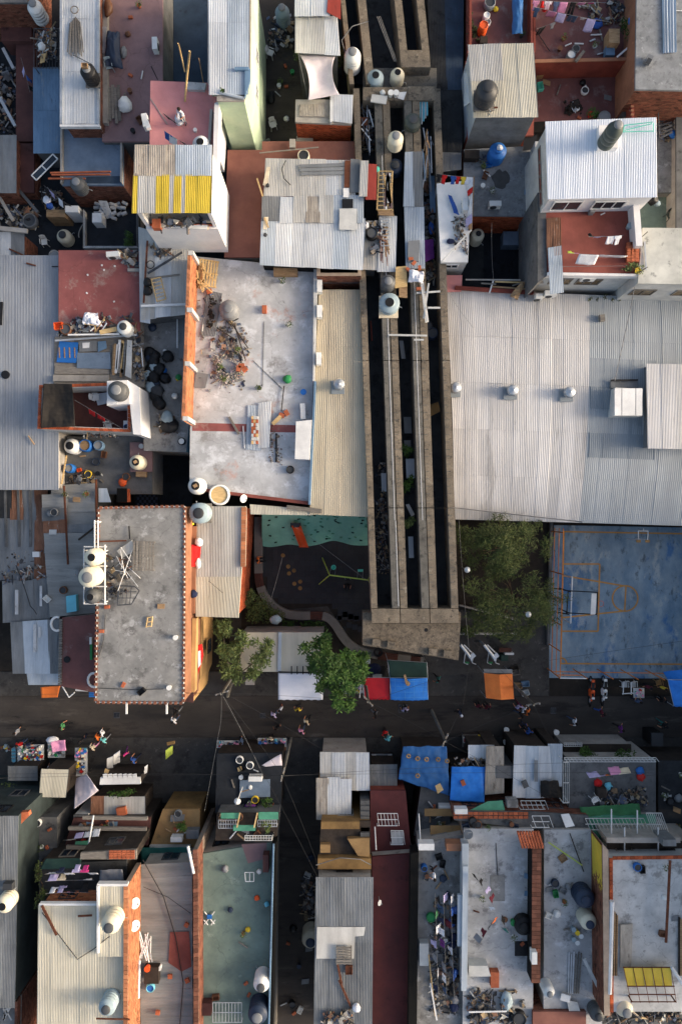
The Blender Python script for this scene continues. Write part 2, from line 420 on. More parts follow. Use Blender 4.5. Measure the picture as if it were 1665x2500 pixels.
mat('fibre',(184,174,160),(146,138,128),1.2,0.85,0,0.1,spot=[((92,84,76),0.57,1.4)],streak=(1.8,0.5,1),rand=0.10)
mat('yellowsheet',(216,188,66),(198,170,54),0.8,0.5,0,0.03,spot=[((160,136,60),0.66,1.4)],streak=(2,0.4,1),rand=0.03)
mat('bluesheet',(112,140,166),(92,120,146),0.7,0.55,0.1,0.05,spot=[((76,92,108),0.58,0.7),((140,146,150),0.60,1.2)],streak=(1.4,0.4,1),rand=0.05)
mat('slate',(116,132,150),(98,114,132),0.7,0.6,0.05,0.05,spot=[((74,84,96),0.62,0.7)],rand=0.05)
mat('redsheet',(160,66,54),(130,52,44),0.8,0.6,0.05,0.05,spot=[((96,44,38),0.6,1.0)],streak=(1.4,0.4,1),rand=0.06)
mat('rustsheet',(140,100,78),(108,74,56),1.5,0.8,0.05,0.1,spot=[((176,170,162),0.58,1.4)],streak=(1.6,0.4,1),rand=0.1)
mat('rust',(110,66,46),(82,48,36),3.0,0.9,0.1,0.2)
mat('galv',(188,192,196),(160,165,170),1.5,0.4,0.4,0.03)
mat('steel',(92,94,98),(70,72,76),2.0,0.5,0.4,0.05)
mat('blackmetal',(34,34,36),(26,26,28),2.0,0.6,0.2,0.05)
mat('whitepaint',(226,226,224),(206,206,206),1.0,0.6,0,0.04,spot=((170,166,160),0.7,2.0),rand=0.04)
mat('orangepaint',(214,126,52),(190,108,46),1.0,0.7,spot=((120,86,60),0.66,2.5),rand=0.03)
mat('courtline',(204,148,80),(184,132,72),2.0,0.8,spot=((150,134,100),0.64,2.0),rand=0)
mat('court',(146,160,168),(104,128,146),0.6,0.8,spot=[((62,106,152),0.55,0.45),((168,172,170),0.55,0.8),((84,94,100),0.56,1.7),((82,114,150),0.61,1.4)],rand=0,streak=(1,0.5,1),fa=.35,big=.4)
mat('glass',(52,60,70),(38,44,52),0.6,0.12,0,0,rand=0.3,fa=0.05)
mat('glassbrown',(112,92,62),(84,68,48),1.2,0.25,0,0,rand=0.2)
mat('wood',(168,138,104),(132,106,78),2.2,0.85,0,0.2,streak=(1,6,1),rand=0.2)
mat('woodpale',(214,184,132),(184,152,104),2.2,0.85,0,0.2,streak=(1,6,1),rand=0.15)
mat('woodgrey',(134,128,120),(104,99,93),2.2,0.9,0,0.2,streak=(1,6,1),rand=0.2)
mat('darkwood',(62,54,48),(44,38,34),2.0,0.9,0,0.2,rand=0.15)
for nm,c in {'pwhite':(228,228,224),'pcream':(222,214,190),'pgrey':(128,130,132),'pdark':(58,60,63),'pblack':(26,26,28),'pblue':(40,104,178),'pnavy':(44,56,76),'pred':(190,42,36),'porange':(226,92,42),'pgreen':(40,128,72),'pyellow':(232,196,50),'pteal':(90,196,176),'ptrans':(150,168,176),'ppurple':(96,40,110),'pcyan':(110,190,210),'pgreengrey':(74,82,78),'plime':(190,208,92),'ppink':(226,150,180),'pbrown':(110,74,52),'pcharcoal':(82,84,86)}.items():
 mat(nm,c,[x*0.93 for x in c],1.5,0.5,0,0.03,spot=([x*0.75+12 for x in c],0.66,2.0),rand=0.06,fa=0.08,big=0.12)
for nm,c in {'cwhite':(232,232,236),'cred':(200,36,36),'cblue':(54,92,168),'cnavy':(36,44,74),'cblack':(28,27,30),'cpink':(220,150,186),'clilac':(188,178,216),'cgrey':(128,130,136),'cskin':(186,130,100),'cyellow':(226,196,70),'cgreen':(70,130,84),'chair':(34,26,22),'cdenim':(70,88,118),'cmaroon':(96,34,48),'ccyan':(120,206,210),'ccream':(220,206,180),'corange':(236,120,50),'cpurple':(110,50,122),'cmagenta':(206,60,130),'clime':(196,220,80),'cteal':(52,116,110)}.items():
 mat(nm,c,[x*0.9 for x in c],2.0,0.9,0,0.12,rand=0.05,fine=18,big=0.1)
mat('tarpblue',(52,134,222),(40,114,200),1.2,0.45,0,0.1,spot=((110,160,214),0.66,1.2),rand=0.03,fa=0.1)
mat('tarpblueworn',(52,106,166),(46,92,142),1.2,0.5,0,0.1,spot=((120,132,140),0.64,0.9),rand=0.03,fa=0.1)
mat('tarpwhite',(232,232,238),(216,218,226),0.8,0.5,0,0.05,rand=0.02,fa=0.06,big=0.1)
mat('tarpred',(178,26,38),(154,22,34),0.8,0.6,0,0.1,rand=0.02)
mat('tarporange',(226,124,54),(212,110,46),0.8,0.5,0,0.1,rand=0.02)
mat('tarpgreen',(34,62,56),(28,52,48),0.8,0.7,0,0.1,rand=0.05)
mat('tarpblack',(46,42,38),(34,31,29),1.5,0.85,0,0.3,streak=(0.6,4,1),rand=0.03)
mat('tarppink',(224,212,214),(206,194,198),0.8,0.7,0,0.05,rand=0.02)
mat('greenpanel',(88,156,126),(70,130,106),0.8,0.6,0,0.1,spot=((48,92,78),0.62,1.2),rand=0.05)
mat('playgreen',(132,190,166),(116,172,150),0.8,0.85,0,0.1,rand=0.02)
mat('playfloor',(54,55,58),(46,47,50),0.9,0.9,0,0.1,rand=0.10)
mat('benchconc',(120,116,110),(102,99,94),0.9,0.9,spot=((82,80,76),0.6,1.5),rand=0.03)
mat('benchwood',(88,54,44),(70,42,36),2.0,0.8,rand=0.12)
mat('trunk',(92,76,60),(68,56,46),3.0,0.95,bump=0.5)
mat('trunkpale',(150,142,124),(120,112,98),3.0,0.95,bump=0.4)
mat('leaf',(64,94,34),(40,66,24),3.0,0.6,0,0,rand=0.1,fa=0.3,attr=True)
mat('leafolive',(74,86,42),(48,60,28),3.0,0.7,0,0,rand=0.1,fa=0.3,attr=True)
mat('leafdull',(88,102,58),(60,76,42),3.0,0.7,0,0,rand=0.1,fa=0.3,attr=True)
mat('junk',(236,234,230),(200,198,194),4.0,0.8,attr=True,bump=0.1)
mat('rubblepale',(206,202,196),(170,166,160),4.0,0.95,attr=True,bump=0.3)
mat('rubble',(150,140,130),(110,104,98),4.0,0.95,attr=True,bump=0.3)
mat('checker',(70,80,104),(60,70,92),1.0,0.6)
mat('checkerdark',(30,34,46),(26,30,40),1.0,0.6)
mat('wire',(40,40,42),None,2.0,0.6,0,0)
mat('wirepale',(124,124,124),None,2.0,0.6,0,0)
mat('whiteroof',(238,236,232),(220,219,216),.8,.85,spot=((168,164,158),.64,1.2),rand=0)
# ------------------------------------------------------------------ kit of things
def ctr(px,py,z):return P(px,py,z)
def single(mb,name,m,label,cat,group=None,**k):return mb.build(name,m,None,label=label,cat=cat,group=group,**k)
def tank(label,px,py,zb,r,h,body='pwhite',lid='pdark',style='dome',stand=0.0,tilt=None,rz=None):
 """px,py = lid centre in the photo; zb = height of what it stands on"""
 zt=zb+stand+h
 c=P(px,py,zt);loc=(c.x,c.y,zb)
 t=thing('water_tank',label,'water tank',loc)
 b=Vector((loc[0],loc[1],zb+stand))
 prof=[(0.02,0.0),(r*0.96,0.0),(r,0.05)]
 nr=rnd.choice((3,4,5,6));sh=rnd.uniform(.70,.80);nk=rnd.uniform(.38,.52);gd=rnd.uniform(.94,.975)
 for k in range(nr):
  za=0.08+(h*(sh-.08))*k/nr;zb_=0.08+(h*(sh-.08))*(k+1)/nr
  prof+=[(r,za),(r,zb_-0.07),(r*gd,zb_-0.05),(r*gd,zb_-0.02)]
 prof+=[(r,h*sh),(r*0.96,h*(sh+.04)),(r*rnd.uniform(.72,.84),h*0.88),(r*(nk+.05),h*0.955),(r*nk,h*0.97),(r*nk,h)]
 bo=MB().lathe(prof,24,b).build('body',body,t,smooth=True)
 if lid=='open':
  MB().lathe([(r*0.44,0),(r*0.44,0.012),(r*0.40,0.012)],20,b+Vector((0,0,h))).build('opening','pblack',t)
 elif lid=='ring':
  MB().lathe([(r*0.50,0),(r*0.50,0.05),(r*0.3,0.06),(0.02,0.065)],20,b+Vector((0,0,h))).build('lid','pblack',t,smooth=True)
  MB().box(b+Vector((0,0,h+0.10)),(r*0.45,r*0.38,0.07),0.5).build('weight_brick','wood',t)
 else:
  MB().lathe([(r*0.52,-0.02),(r*0.53,0.03),(r*0.46,0.07),(r*0.2,0.09),(0.02,0.095)],20,b+Vector((0,0,h))).build('lid',lid,t,smooth=True)
 a=rnd.uniform(0,6.28) if rz is None else rz
 d=Vector((math.cos(a),math.sin(a),0))
 MB().tube([b+d*(r*0.9)+Vector((0,0,0.15)),b+d*(r+0.18)+Vector((0,0,0.15)),b+d*(r+0.2)+Vector((0,0,0.0)),b+d*(r+0.2)-Vector((0,0,stand-0.02 if stand>.05 else 0))],0.025,6).build('pipe','galv',t)
 if stand>0.05:
  for sx in (-1,1):
   for sy in (-1,1):
    MB().box((b.x+sx*r*0.75,b.y+sy*r*0.75,zb+(stand-.06)/2),(0.07,0.07,stand-0.06)).build('leg','steel',t)
  MB().box((b.x,b.y,zb+stand-0.031),(r*1.9,r*1.9,0.056)).build('platform','woodgrey',t)
 return t
def chairmesh(m,label,px,py,z,rz):
 t=thing('plastic_chair',label,'chair',(0,0,0))
 MB().box((0,0,0.43),(0.44,0.44,0.04)).build('seat',m,t)
 MB().grid(lambda u,v:(-0.22+0.44*u,0.20+0.12*v-0.05*math.sin(math.pi*u)*-1,0.46+0.40*v),6,4).build('backrest',m,t,solid=0.03,smooth=True)
 for sx in (-1,1):
  MB().tube([(sx*0.25,-0.2,0.62),(sx*0.25,0.2,0.64)],0.03,6).build('armrest',m,t)
  for sy in (-1,1):MB().tube([(sx*0.19,sy*0.19,0.42),(sx*0.24,sy*0.24,0.0)],0.025,6).build('leg',m,t)
 t.location=P(px,py,z);t.rotation_euler=(0,0,rz)
 return t
def chair(label,px,py,z,rz=0.0,m='pwhite'):return chairmesh(m,label,px,py,z,rz)
def acunit(label,px,py,z,rz=0.0,w=0.85,d=0.36,h=0.6):
 t=thing('air_conditioner',label,'air conditioner',(0,0,0))
 MB().box((0,0,h/2+0.06),(w,d,h)).build('casing','pwhite',t)
 MB().lathe([(0.24,0),(0.24,0.03),(0.2,0.03)],18).build('fan_grille','pdark',t)
 t.children[-1].location=(-0.1,-d/2-0.0,h/2+0.06);t.children[-1].rotation_euler=(R(90),0,0)
 for sx in (-1,1):MB().box((sx*w*0.35,0,0.03),(0.06,d*1.1,0.058)).build('foot','steel',t)
 t.location=P(px,py,z);t.rotation_euler=(0,0,rz);return t
def barrel(label,px,py,z,r=0.3,h=0.85,m='pblue',top='pdark',cat='barrel',name='barrel',openm=None):
 c=P(px,py,z+h);t=thing(name,label,cat,(c.x,c.y,z));b=Vector((c.x,c.y,z))
 MB().lathe([(r*0.9,0),(r,0.06),(r,h*0.33),(r*1.04,h*0.35),(r,h*0.37),(r,h*0.64),(r*1.04,h*0.66),(r,h*0.68),(r,h*0.94),(r*0.92,h),(r*0.84,h),(r*0.84,h-0.06)],18,b).build('body',m,t,smooth=True)
 MB().lathe([(r*0.82,h-0.06),(r*0.80,h-0.05),(0.02,h-0.05)],18,b).build('lid',top,t)
 return t
def bucket(label,px,py,z,r=0.16,h=0.3,m='pwhite',inner='pdark',name='bucket',cat='bucket'):
 c=P(px,py,z+h);t=thing(name,label,cat,(c.x,c.y,z));b=Vector((c.x,c.y,z))
 MB().lathe([(r*0.75,0),(r,h),(r*0.9,h),(r*0.75,h*0.35),(0.02,h*0.35)],16,b).build('body',[m],t,smooth=False)
 MB().lathe([(r*1.0,h),(r*1.08,h),(r*1.08,h+0.03),(r*0.95,h+0.03)],16,b).build('rim',m,t)
 return t
def crate(label,px,py,z,w=0.4,d=0.3,h=0.28,rz=0.0,m='pyellow',name='crate',fill=None,group=None):
 t=thing(name,label,'crate',(0,0,0),group=group)
 th=0.025
 MB().box((0,0,0.02),(w,d,0.04)).build('base',m,t)
 for k,(x,y,sx,sy) in enumerate(((0,d/2-th/2,w,th),(0,-d/2+th/2,w,th),(w/2-th/2,0,th,d-2*th),(-w/2+th/2,0,th,d-2*th))):
  mb=MB()
  for q in range(3):mb.box((x,y,0.075+q*h*0.31),(sx,sy,h*0.2))
  mb.build('side',m,t)
 if fill:
  mb=MB()
  for k in range(14):
   s=rnd.uniform(0.05,0.08)
   mb.lathe([(s*.5,-s*.6),(s,0),(s*.6,s*.7),(0.01,s*.85)],7,(rnd.uniform(-w*.38,w*.38),rnd.uniform(-d*.36,d*.36),h*0.75))
  mb.build('produce',fill,t,smooth=True,kind='stuff')
 t.location=P(px,py,z);t.rotation_euler=(0,0,rz);return t
def pallet(label,px,py,z,w=1.2,l=1.0,rz=0.0,m='woodgrey',tilt=(0,0)):
 t=thing('pallet',label,'pallet',(0,0,0))
 n=7
 for i in range(n):MB().box((-w/2+(i+.5)*w/n,0,0.13),(w/n*0.62,l,0.022)).build('slat',m,t)
 for y in (-1,0,1):MB().box((0,y*(l/2-0.06),0.07),(w,0.09,0.095)).build('bearer',m,t)
 t.location=P(px,py,z);t.rotation_euler=(tilt[0],tilt[1],rz);return t
def bar(label,x0,y0,x1,y1,z,z1=None,w=0.1,h=None,m='wood',name='plank',cat=None,rnd_=False,group=None):
 z1=z if z1 is None else z1
 a=P(x0,y0,z);b=P(x1,y1,z1);h=h or w*0.5
 mb=MB()
 if rnd_:mb.tube([a+Vector((0,0,w/2)),b+Vector((0,0,w/2))],w/2,8)
 else:
  d=b-a;L_=d.length;mid=(a+b)/2+Vector((0,0,h/2+0.003))
  mb.box(mid,(L_,w,h),math.atan2(d.y,d.x),0,-math.asin(max(-1,min(1,d.z/L_))))
 return single(mb,name,m,label,cat or name.split('_')[-1],group,smooth=False)
def panel(label,pts,z,m,th=0.03,name='panel',cat='panel',**k):
 zz=z if isinstance(z,(list,tuple)) else [z]*len(pts)
 q=[P(p[0],p[1],c) for p,c in zip(pts,zz)]
 q=q[::-1];n=len(q)
 vs=[v+Vector((0,0,th)) for v in q]+q
 fs=[tuple(range(n)),tuple(range(2*n-1,n-1,-1))]+[(i,n+i,n+(i+1)%n,(i+1)%n) for i in range(n)]
 return single(MB().add(vs,fs),name,m,label,cat,**k)
def cloth(label,pts,z,m,name='tarpaulin',cat='tarpaulin',sag=0.1,wr=0.06,n=22,edge=0.0,freq=1.2,parent=None,stretch=0.0):
 zz=z if isinstance(z,(list,tuple)) else [z]*4
 q=[P(p[0],p[1],c) for p,c in zip(pts,zz)]
 sd=rnd.uniform(0,100)
 def fn(u,v):
  uu=u;vv=v
  if stretch:
   k=stretch*(1-(2*v-1)**2);uu=u+k*(0.5-u)
  p=bil(q,uu,vv)
  e=min(u,1-u,v,1-v)
  zz_=-sag*16*u*(1-u)*v*(1-v)
  nz=mnoise.noise(Vector((p.x*freq+sd,p.y*freq*0.6,sd)))+0.6*mnoise.noise(Vector((p.x*freq*2.7,p.y*freq*2.2+sd,sd)))
  zz_+=wr*nz
  x,y=p.x+wr*0.5*mnoise.noise(Vector((p.y*1.3,sd,1))),p.y+wr*0.5*mnoise.noise(Vector((p.x*1.3,sd,9)))
  if edge and e<=1e-6:zz_ -= edge
  return (x,y,p.z+zz_)
 mb=MB().grid(fn,n,n)
 if parent is not None:return mb.build(name,m,parent,smooth=True,solid=0.012)
 return single(mb,name,m,label,cat,smooth=True,solid=0.012)
def blob(label,px,py,z,s,m,name='rubbish_bag',cat='bag',group=None,flat=0.7,parent=None,seed=None):
 """lumpy filled sack"""
 c=P(px,py,z);sd=rnd.uniform(0,99);mb=MB();nu,nv=14,9
 sx,sy=(s if isinstance(s,(tuple,list)) else (s,s))
 def fn(u,v):
  t=2*math.pi*u;ph=math.pi*(v-0.5)
  d=Vector((math.cos(t)*math.cos(ph),math.sin(t)*math.cos(ph),math.sin(ph)))
  k=1+0.28*mnoise.noise(d*1.7+Vector((sd,0,0)))+0.14*mnoise.noise(d*4.5+Vector((sd,3,0)))
  zz=d.z*k;zz=max(zz,-0.55)
  return (c.x+d.x*sx*k,c.y+d.y*sy*k,z+(zz+0.55)*min(sx,sy)*flat)
 mb.grid(fn,nu,nv)
 if parent is not None:return mb.build(name,m,parent,smooth=True)
 return single(mb,name,m,label,cat,group,smooth=True)
def dish(label,px,py,z,r=0.32,az=0.0,pole=0.6,m='pwhite'):
 c=P(px,py,z+pole);t=thing('satellite_dish',label,'satellite dish',(c.x,c.y,z))
 MB().tube([(c.x,c.y,z),(c.x,c.y,z+pole)],0.025,6).build('mast','galv',t)
 mtx=Matrix.Translation(Vector((c.x,c.y,z+pole)))@Matrix.Rotation(az,4,'Z')@Matrix.Rotation(R(48),4,'Y')
 mb=MB()
 prof=[(r*k/6,0.16*r*(k/6)**2) for k in range(1,7)]
 n=20
 mb.lathe([(0.01,0)]+prof,n);mb.f.pop()
 mb.v=[tuple(mtx@Vector(v)) for v in mb.v]
 mb.build('reflector',m,t,smooth=True,solid=0.015)
 a=mtx@Vector((0,-r*.8,0.1));b=mtx@Vector((0,0,r*1.1))
 MB().tube([a,b],0.012,5).build('arm','galv',t)
 MB().box(b,(0.07,0.07,0.1)).build('receiver','pgrey',t)
 return t
def pot(label,px,py,z,r=0.14,h=0.25,m='terracotta',leaf='leaf',spread=0.3,n=70):
 c=P(px,py,z);t=thing('potted_plant',label,'potted plant',tuple(c))
 MB().lathe([(r*0.7,0),(r,h),(r*1.1,h),(r*1.1,h-0.03),(r*0.85,h-0.04),(0.02,h-0.04)],14,c).build('pot',m,t)
 mb=MB();mb.t=[]
 leaves(mb,[(c+Vector((0,0,h+spread*0.5)),(spread,spread,spread*0.7))],n,0.12,0.06)
 mb.build('foliage',leaf,t);return t
def leaves(mb,blobs,n,L_=0.22,Wd=0.10,droop=0.0,shell=0.45):
 tot=sum(b[1][0]*b[1][1] for b in blobs)
 for (c,s) in blobs:
  k=max(3,int(n*s[0]*s[1]/tot))
  tone=rnd.uniform(0.7,1.25)
  for _ in range(k):
   while True:
    d=Vector((rnd.uniform(-1,1),rnd.uniform(-1,1),rnd.uniform(-1,1)))
    if shell<d.length<1:break
   p=Vector((c[0]+d.x*s[0],c[1]+d.y*s[1],c[2]+d.z*s[2]))
   a=rnd.uniform(0,6.283);e=rnd.uniform(-0.5,0.5)-droop
   dx=Vector((math.cos(a)*math.cos(e),math.sin(a)*math.cos(e),math.sin(e)))
   sd=Vector((-math.sin(a),math.cos(a),rnd.uniform(-0.5,0.5))).normalized()
   ll=L_*rnd.uniform(0.7,1.3);ww=Wd*rnd.uniform(0.7,1.3)
   mb.add([p,p+dx*ll*.45+sd*ww*.5,p+dx*ll,p+dx*ll*.45-sd*ww*.5],[(0,1,2,3)])
   q=tone*rnd.uniform(0.75,1.3);w_=rnd.uniform(0.92,1.18)
   mb.t.extend([(q*w_,q,q*rnd.uniform(0.75,1.0),1)]*4)
def tree(label,base,crown,n,leafm='leaf',trunkm='trunk',L_=0.24,Wd=0.11,droop=0.1,tr=0.14,name='tree',sub=5,lift=0.0,fork=0.45):
 """base px at ground; crown = [(px,py,z,rx,ry,rz)] clumps"""
 b=P(base[0],base[1],base[2] if len(base)>2 else 0);t=thing(name,label,'tree',tuple(b))
 cs=[(P(c[0],c[1],c[2]),(c[3],c[4],c[5])) for c in crown]
 top=sum((c[0] for c in cs),Vector())/len(cs)
 fk=b.lerp(top,fork);fk.z=b.z+(top.z-b.z)*fork
 MB().tube([b,b.lerp(fk,.5)+Vector((rnd.uniform(-.1,.1),rnd.uniform(-.1,.1),0)),fk],[tr,tr*.85,tr*.7],9).build('trunk',trunkm,t,smooth=True)
 blobs=[]
 for c,s in cs:
  mid=fk.lerp(c,.5)+Vector((rnd.uniform(-.3,.3),rnd.uniform(-.3,.3),rnd.uniform(-.1,.3)))
  MB().tube([fk,mid,c],[tr*.55,tr*.35,tr*.12],7).build('limb',trunkm,t,smooth=True)
  for k in range(sub):
   o=Vector((rnd.uniform(-1,1)*s[0],rnd.uniform(-1,1)*s[1],rnd.uniform(-.8,.9)*s[2]))*.72
   q=rnd.uniform(.34,.60)
   blobs.append((c+o,(s[0]*q,s[1]*q,s[2]*q*.8)))
 mb=MB();mb.t=[]
 leaves(mb,blobs,n,L_,Wd,droop,0.25)
 mb.build('crown',leafm,t);return t
def shrub(label,px,py,z,r,n=250,leafm='leaf',name='shrub',cat='shrub',h=0.8,L_=0.16,Wd=0.08):
 c=P(px,py,z);t=thing(name,label,cat,tuple(c))
 rx,ry=r if isinstance(r,(tuple,list)) else (r,r)
 bl=[]
 for k in range(7):
  bl.append((c+Vector((rnd.uniform(-.65,.65)*rx,rnd.uniform(-.65,.65)*ry,h*rnd.uniform(.4,.95))),(rx*rnd.uniform(.3,.55),ry*rnd.uniform(.3,.55),h*.3)))
 mb=MB()
 for bq in bl:mb.tube([c,c.lerp(bq[0],.6)+Vector((0,0,h*.15)),bq[0]],[.03,.02,.01],5)
 mb.build('stem','trunk',t)
 mb=MB();mb.t=[]
 leaves(mb,bl,n,L_,Wd,0.1,0.2);mb.build('foliage',leafm,t);return t
def cable(label,pts,r=0.012,m='wire',sag=0.0,group=None,name='overhead_cable',n=12):
 """pts: [(px,py,z)...]"""
 q=[P(*p) for p in pts];out=[]
 for i in range(len(q)-1):
  for k in range(n+(1 if i==len(q)-2 else 0)):
   u=k/n;p=q[i].lerp(q[i+1],u);out.append(p-Vector((0,0,sag*4*u*(1-u))))
 return single(MB().tube(out,r,5),name,m,label,'cable',group,smooth=True)
def post(label,px,py,z0,z1,r=0.05,m='galv',name='post',cat='post',lean=(0,0)):
 """px,py = foot"""
 a=P(px,py,z0);return single(MB().tube([a,a+Vector((lean[0],lean[1],z1-z0))],r,8),name,m,label,cat)
def garment(kind,p,d,w,h,m,label,group=None,wave=0.05):
 """cloth hanging from point p on a line with direction d (unit)"""
 sd=rnd.uniform(0,50);nrm=Vector((-d.y,d.x,0));mb=MB()
 sway=rnd.choice((-1,1))*rnd.uniform(.12,.4)
 def strip(u0,u1,v0,v1,nu=6,nv=5,t0=0.0,t1=0.0):
  def fn(a,b):
   u=(u0-t0*b)+((u1+t1*b)-(u0-t0*b))*a;v=v0+(v1-v0)*b
   q=p+d*(u*w)+Vector((0,0,-v*h))+nrm*(wave*mnoise.noise(Vector((u*3.1+sd,v*2,sd)))*(0.3+v)+sway*v)
   return q
  mb.grid(fn,nu,nv)
 if kind=='shirt':
  strip(-.30,.30,0,1);strip(-.5,-.30,0.0,.38,3,3);strip(.30,.5,0.0,.38,3,3)
 elif kind=='trousers':
  strip(-.5,.5,0,.28);strip(-.5,-.04,.28,1,4,5);strip(.04,.5,.28,1,4,5)
 elif kind=='sock':
  strip(-.3,.3,0,.7,3,4);strip(-.3,.6,.7,1,4,2)
 else:strip(-.5,.5,0,1,9,6)
 nm={'shirt':'shirt','trousers':'trousers','towel':'towel','sheet':'bed_sheet','sock':'sock'}[kind]
 return single(mb,nm,m,label,nm.replace('_',' '),group,smooth=True,solid=0.012)
ORD=['first','second','third','fourth','fifth','sixth','seventh','eighth','ninth','tenth','eleventh','twelfth','thirteenth','fourteenth','fifteenth']
CN={'cwhite':'white','cred':'red','cblue':'blue','cnavy':'navy','cblack':'black','cpink':'pink','clilac':'lilac','cgrey':'grey','cyellow':'yellow','cgreen':'green','cdenim':'denim','cmaroon':'maroon','ccyan':'cyan','ccream':'cream','corange':'orange','cpurple':'purple','cmagenta':'magenta','clime':'lime','cteal':'teal'}
def laundry(where,p0,p1,items,frm='left',r=0.01,wm='wirepale',sag=0.08):
 """p0,p1=(px,py,z); items = [(t, kind, mat, w, h)] t along the line"""
 a=P(*p0);b=P(*p1);d=(b-a).normalized()
 cable('clothesline strung '+where,[p0,p1],r,wm,sag,name='clothesline')['category']='clothesline'
 nmk={'shirt':'shirt','trousers':'trousers','towel':'towel','sheet':'sheet','sock':'sock'}
 for i,(t,kind,m,w,h) in enumerate(items):
  p=a.lerp(b,t)-Vector((0,0,sag*4*t*(1-t)+0.01))
  garment(kind,p,d,w,h,m,'%s %s %s from %s on line %s'%(CN[m],nmk[kind],ORD[i],frm,where))
JUNK=[(.5,.5,.52),(.75,.75,.72),(.32,.22,.14),(.14,.18,.28),(.42,.36,.3),(.06,.06,.07),(.36,.2,.14),(.1,.1,.11),(.22,.2,.18),(.3,.32,.36),(.55,.42,.26),(.05,.06,.08)]
def heap(name,label,pts,z,n,m,smin=0.05,smax=0.25,hgt=0.5,flat=0.6):
 """rubble or scrap that nobody could count: one stuff object of many pieces"""
 q=wpts(pts,z);mb=MB();mb.t=[]
 cx=sum(p[0] for p in q)/len(q);cy=sum(p[1] for p in q)/len(q)
 junk=m=='rubble' and name != 'rubble'
 k=0;n2=int(n*1.7)
 while k<n2:
  i=rnd.randrange(len(q));a,b=q[i],q[(i+1)%len(q)]
  u,v=rnd.random(),math.sqrt(rnd.random())
  e=Vector(a).lerp(Vector(b),u);p=Vector((cx,cy)).lerp(e,v)
  if mnoise.noise(Vector((p.x*1.3,p.y*1.3,5)))<-.18:n2 -= 1;continue
  k+=1
  s=rnd.uniform(smin,smax)*(1.15-0.5*v);zz=z+hgt*(1-v*v)*rnd.random()+s*.2
  r=rnd.random();rot=(rnd.uniform(0,3),rnd.uniform(-.5,.5),rnd.uniform(-.5,.5))
  if junk and r<.34:d=(s*rnd.uniform(1.6,3.4),s*.16+.02,s*.12+.02)
  elif junk and r<.62:d=(s*rnd.uniform(.7,1.6),s*rnd.uniform(.5,1.1),.03)
  else:d=(s*rnd.uniform(.5,1.1),s*rnd.uniform(.4,.9),s*flat*rnd.uniform(.4,.9))
  n0=len(mb.v);mb.box((p.x,p.y,zz),d,*rot)
  if not (junk and r<.62):
   mb.v[n0:]=[(x+rnd.uniform(-.14,.14)*s,y+rnd.uniform(-.14,.14)*s,w+rnd.uniform(-.1,.1)*s) for x,y,w in mb.v[n0:]]
  t=rnd.uniform(.45,1.1);c=rnd.choice(JUNK) if junk else (1,rnd.uniform(.85,1),rnd.uniform(.75,1))
  mb.t.extend([(t*c[0],t*c[1],t*c[2],1)]*8)
 return mb.build(name,'junk' if junk else m,None,label=label,kind='stuff')
def box_(label,pts,z0,z1,m,name='box',cat='box',**k):
 """block; pts measured at its top z1"""
 return single(MB().prism(wpts(pts,z1),z0,z1),name,m,label,cat,**k)
def vent(label,px,py,z,r=0.42,h=0.75):
 c=P(px,py,z);t=thing('roof_vent',label,'roof vent',tuple(c))
 MB().box(c+Vector((-.08,-.12,.05)),(0.95,0.95,0.07)).build('base_plate','bigroofdark',t)
 MB().lathe([(.3,.08),(.3,.35)],20,c).build('neck','galv',t,smooth=True)
 mb=MB();n=24
 for k in range(n):
  a=2*math.pi*k/n;a2=a+0.32
  pts=[]
  for q in range(6):
   v=q/5;rr=r*(0.72+0.30*math.sin(math.pi*(0.15+0.8*v)));zz=.32+(h-.36)*v
   pts.append((rr,zz))
  vs=[]
  for rr,zz in pts:
   vs.append(c+Vector((rr*math.cos(a),rr*math.sin(a),zz)));vs.append(c+Vector((rr*.9*math.cos(a2),rr*.9*math.sin(a2),zz)))
  mb.add(vs,[(2*q,2*q+1,2*q+3,2*q+2) for q in range(5)])
 mb.build('turbine_vanes','galv',t,smooth=True,solid=0.006)
 MB().lathe([(r*.86,h-.06),(r*.8,h-.01),(r*.5,h+.05),(r*.12,h+.07),(r*.1,h+.10),(0.01,h+.11)],22,c).build('cap','galv',t,smooth=True)
 return t
PB={}
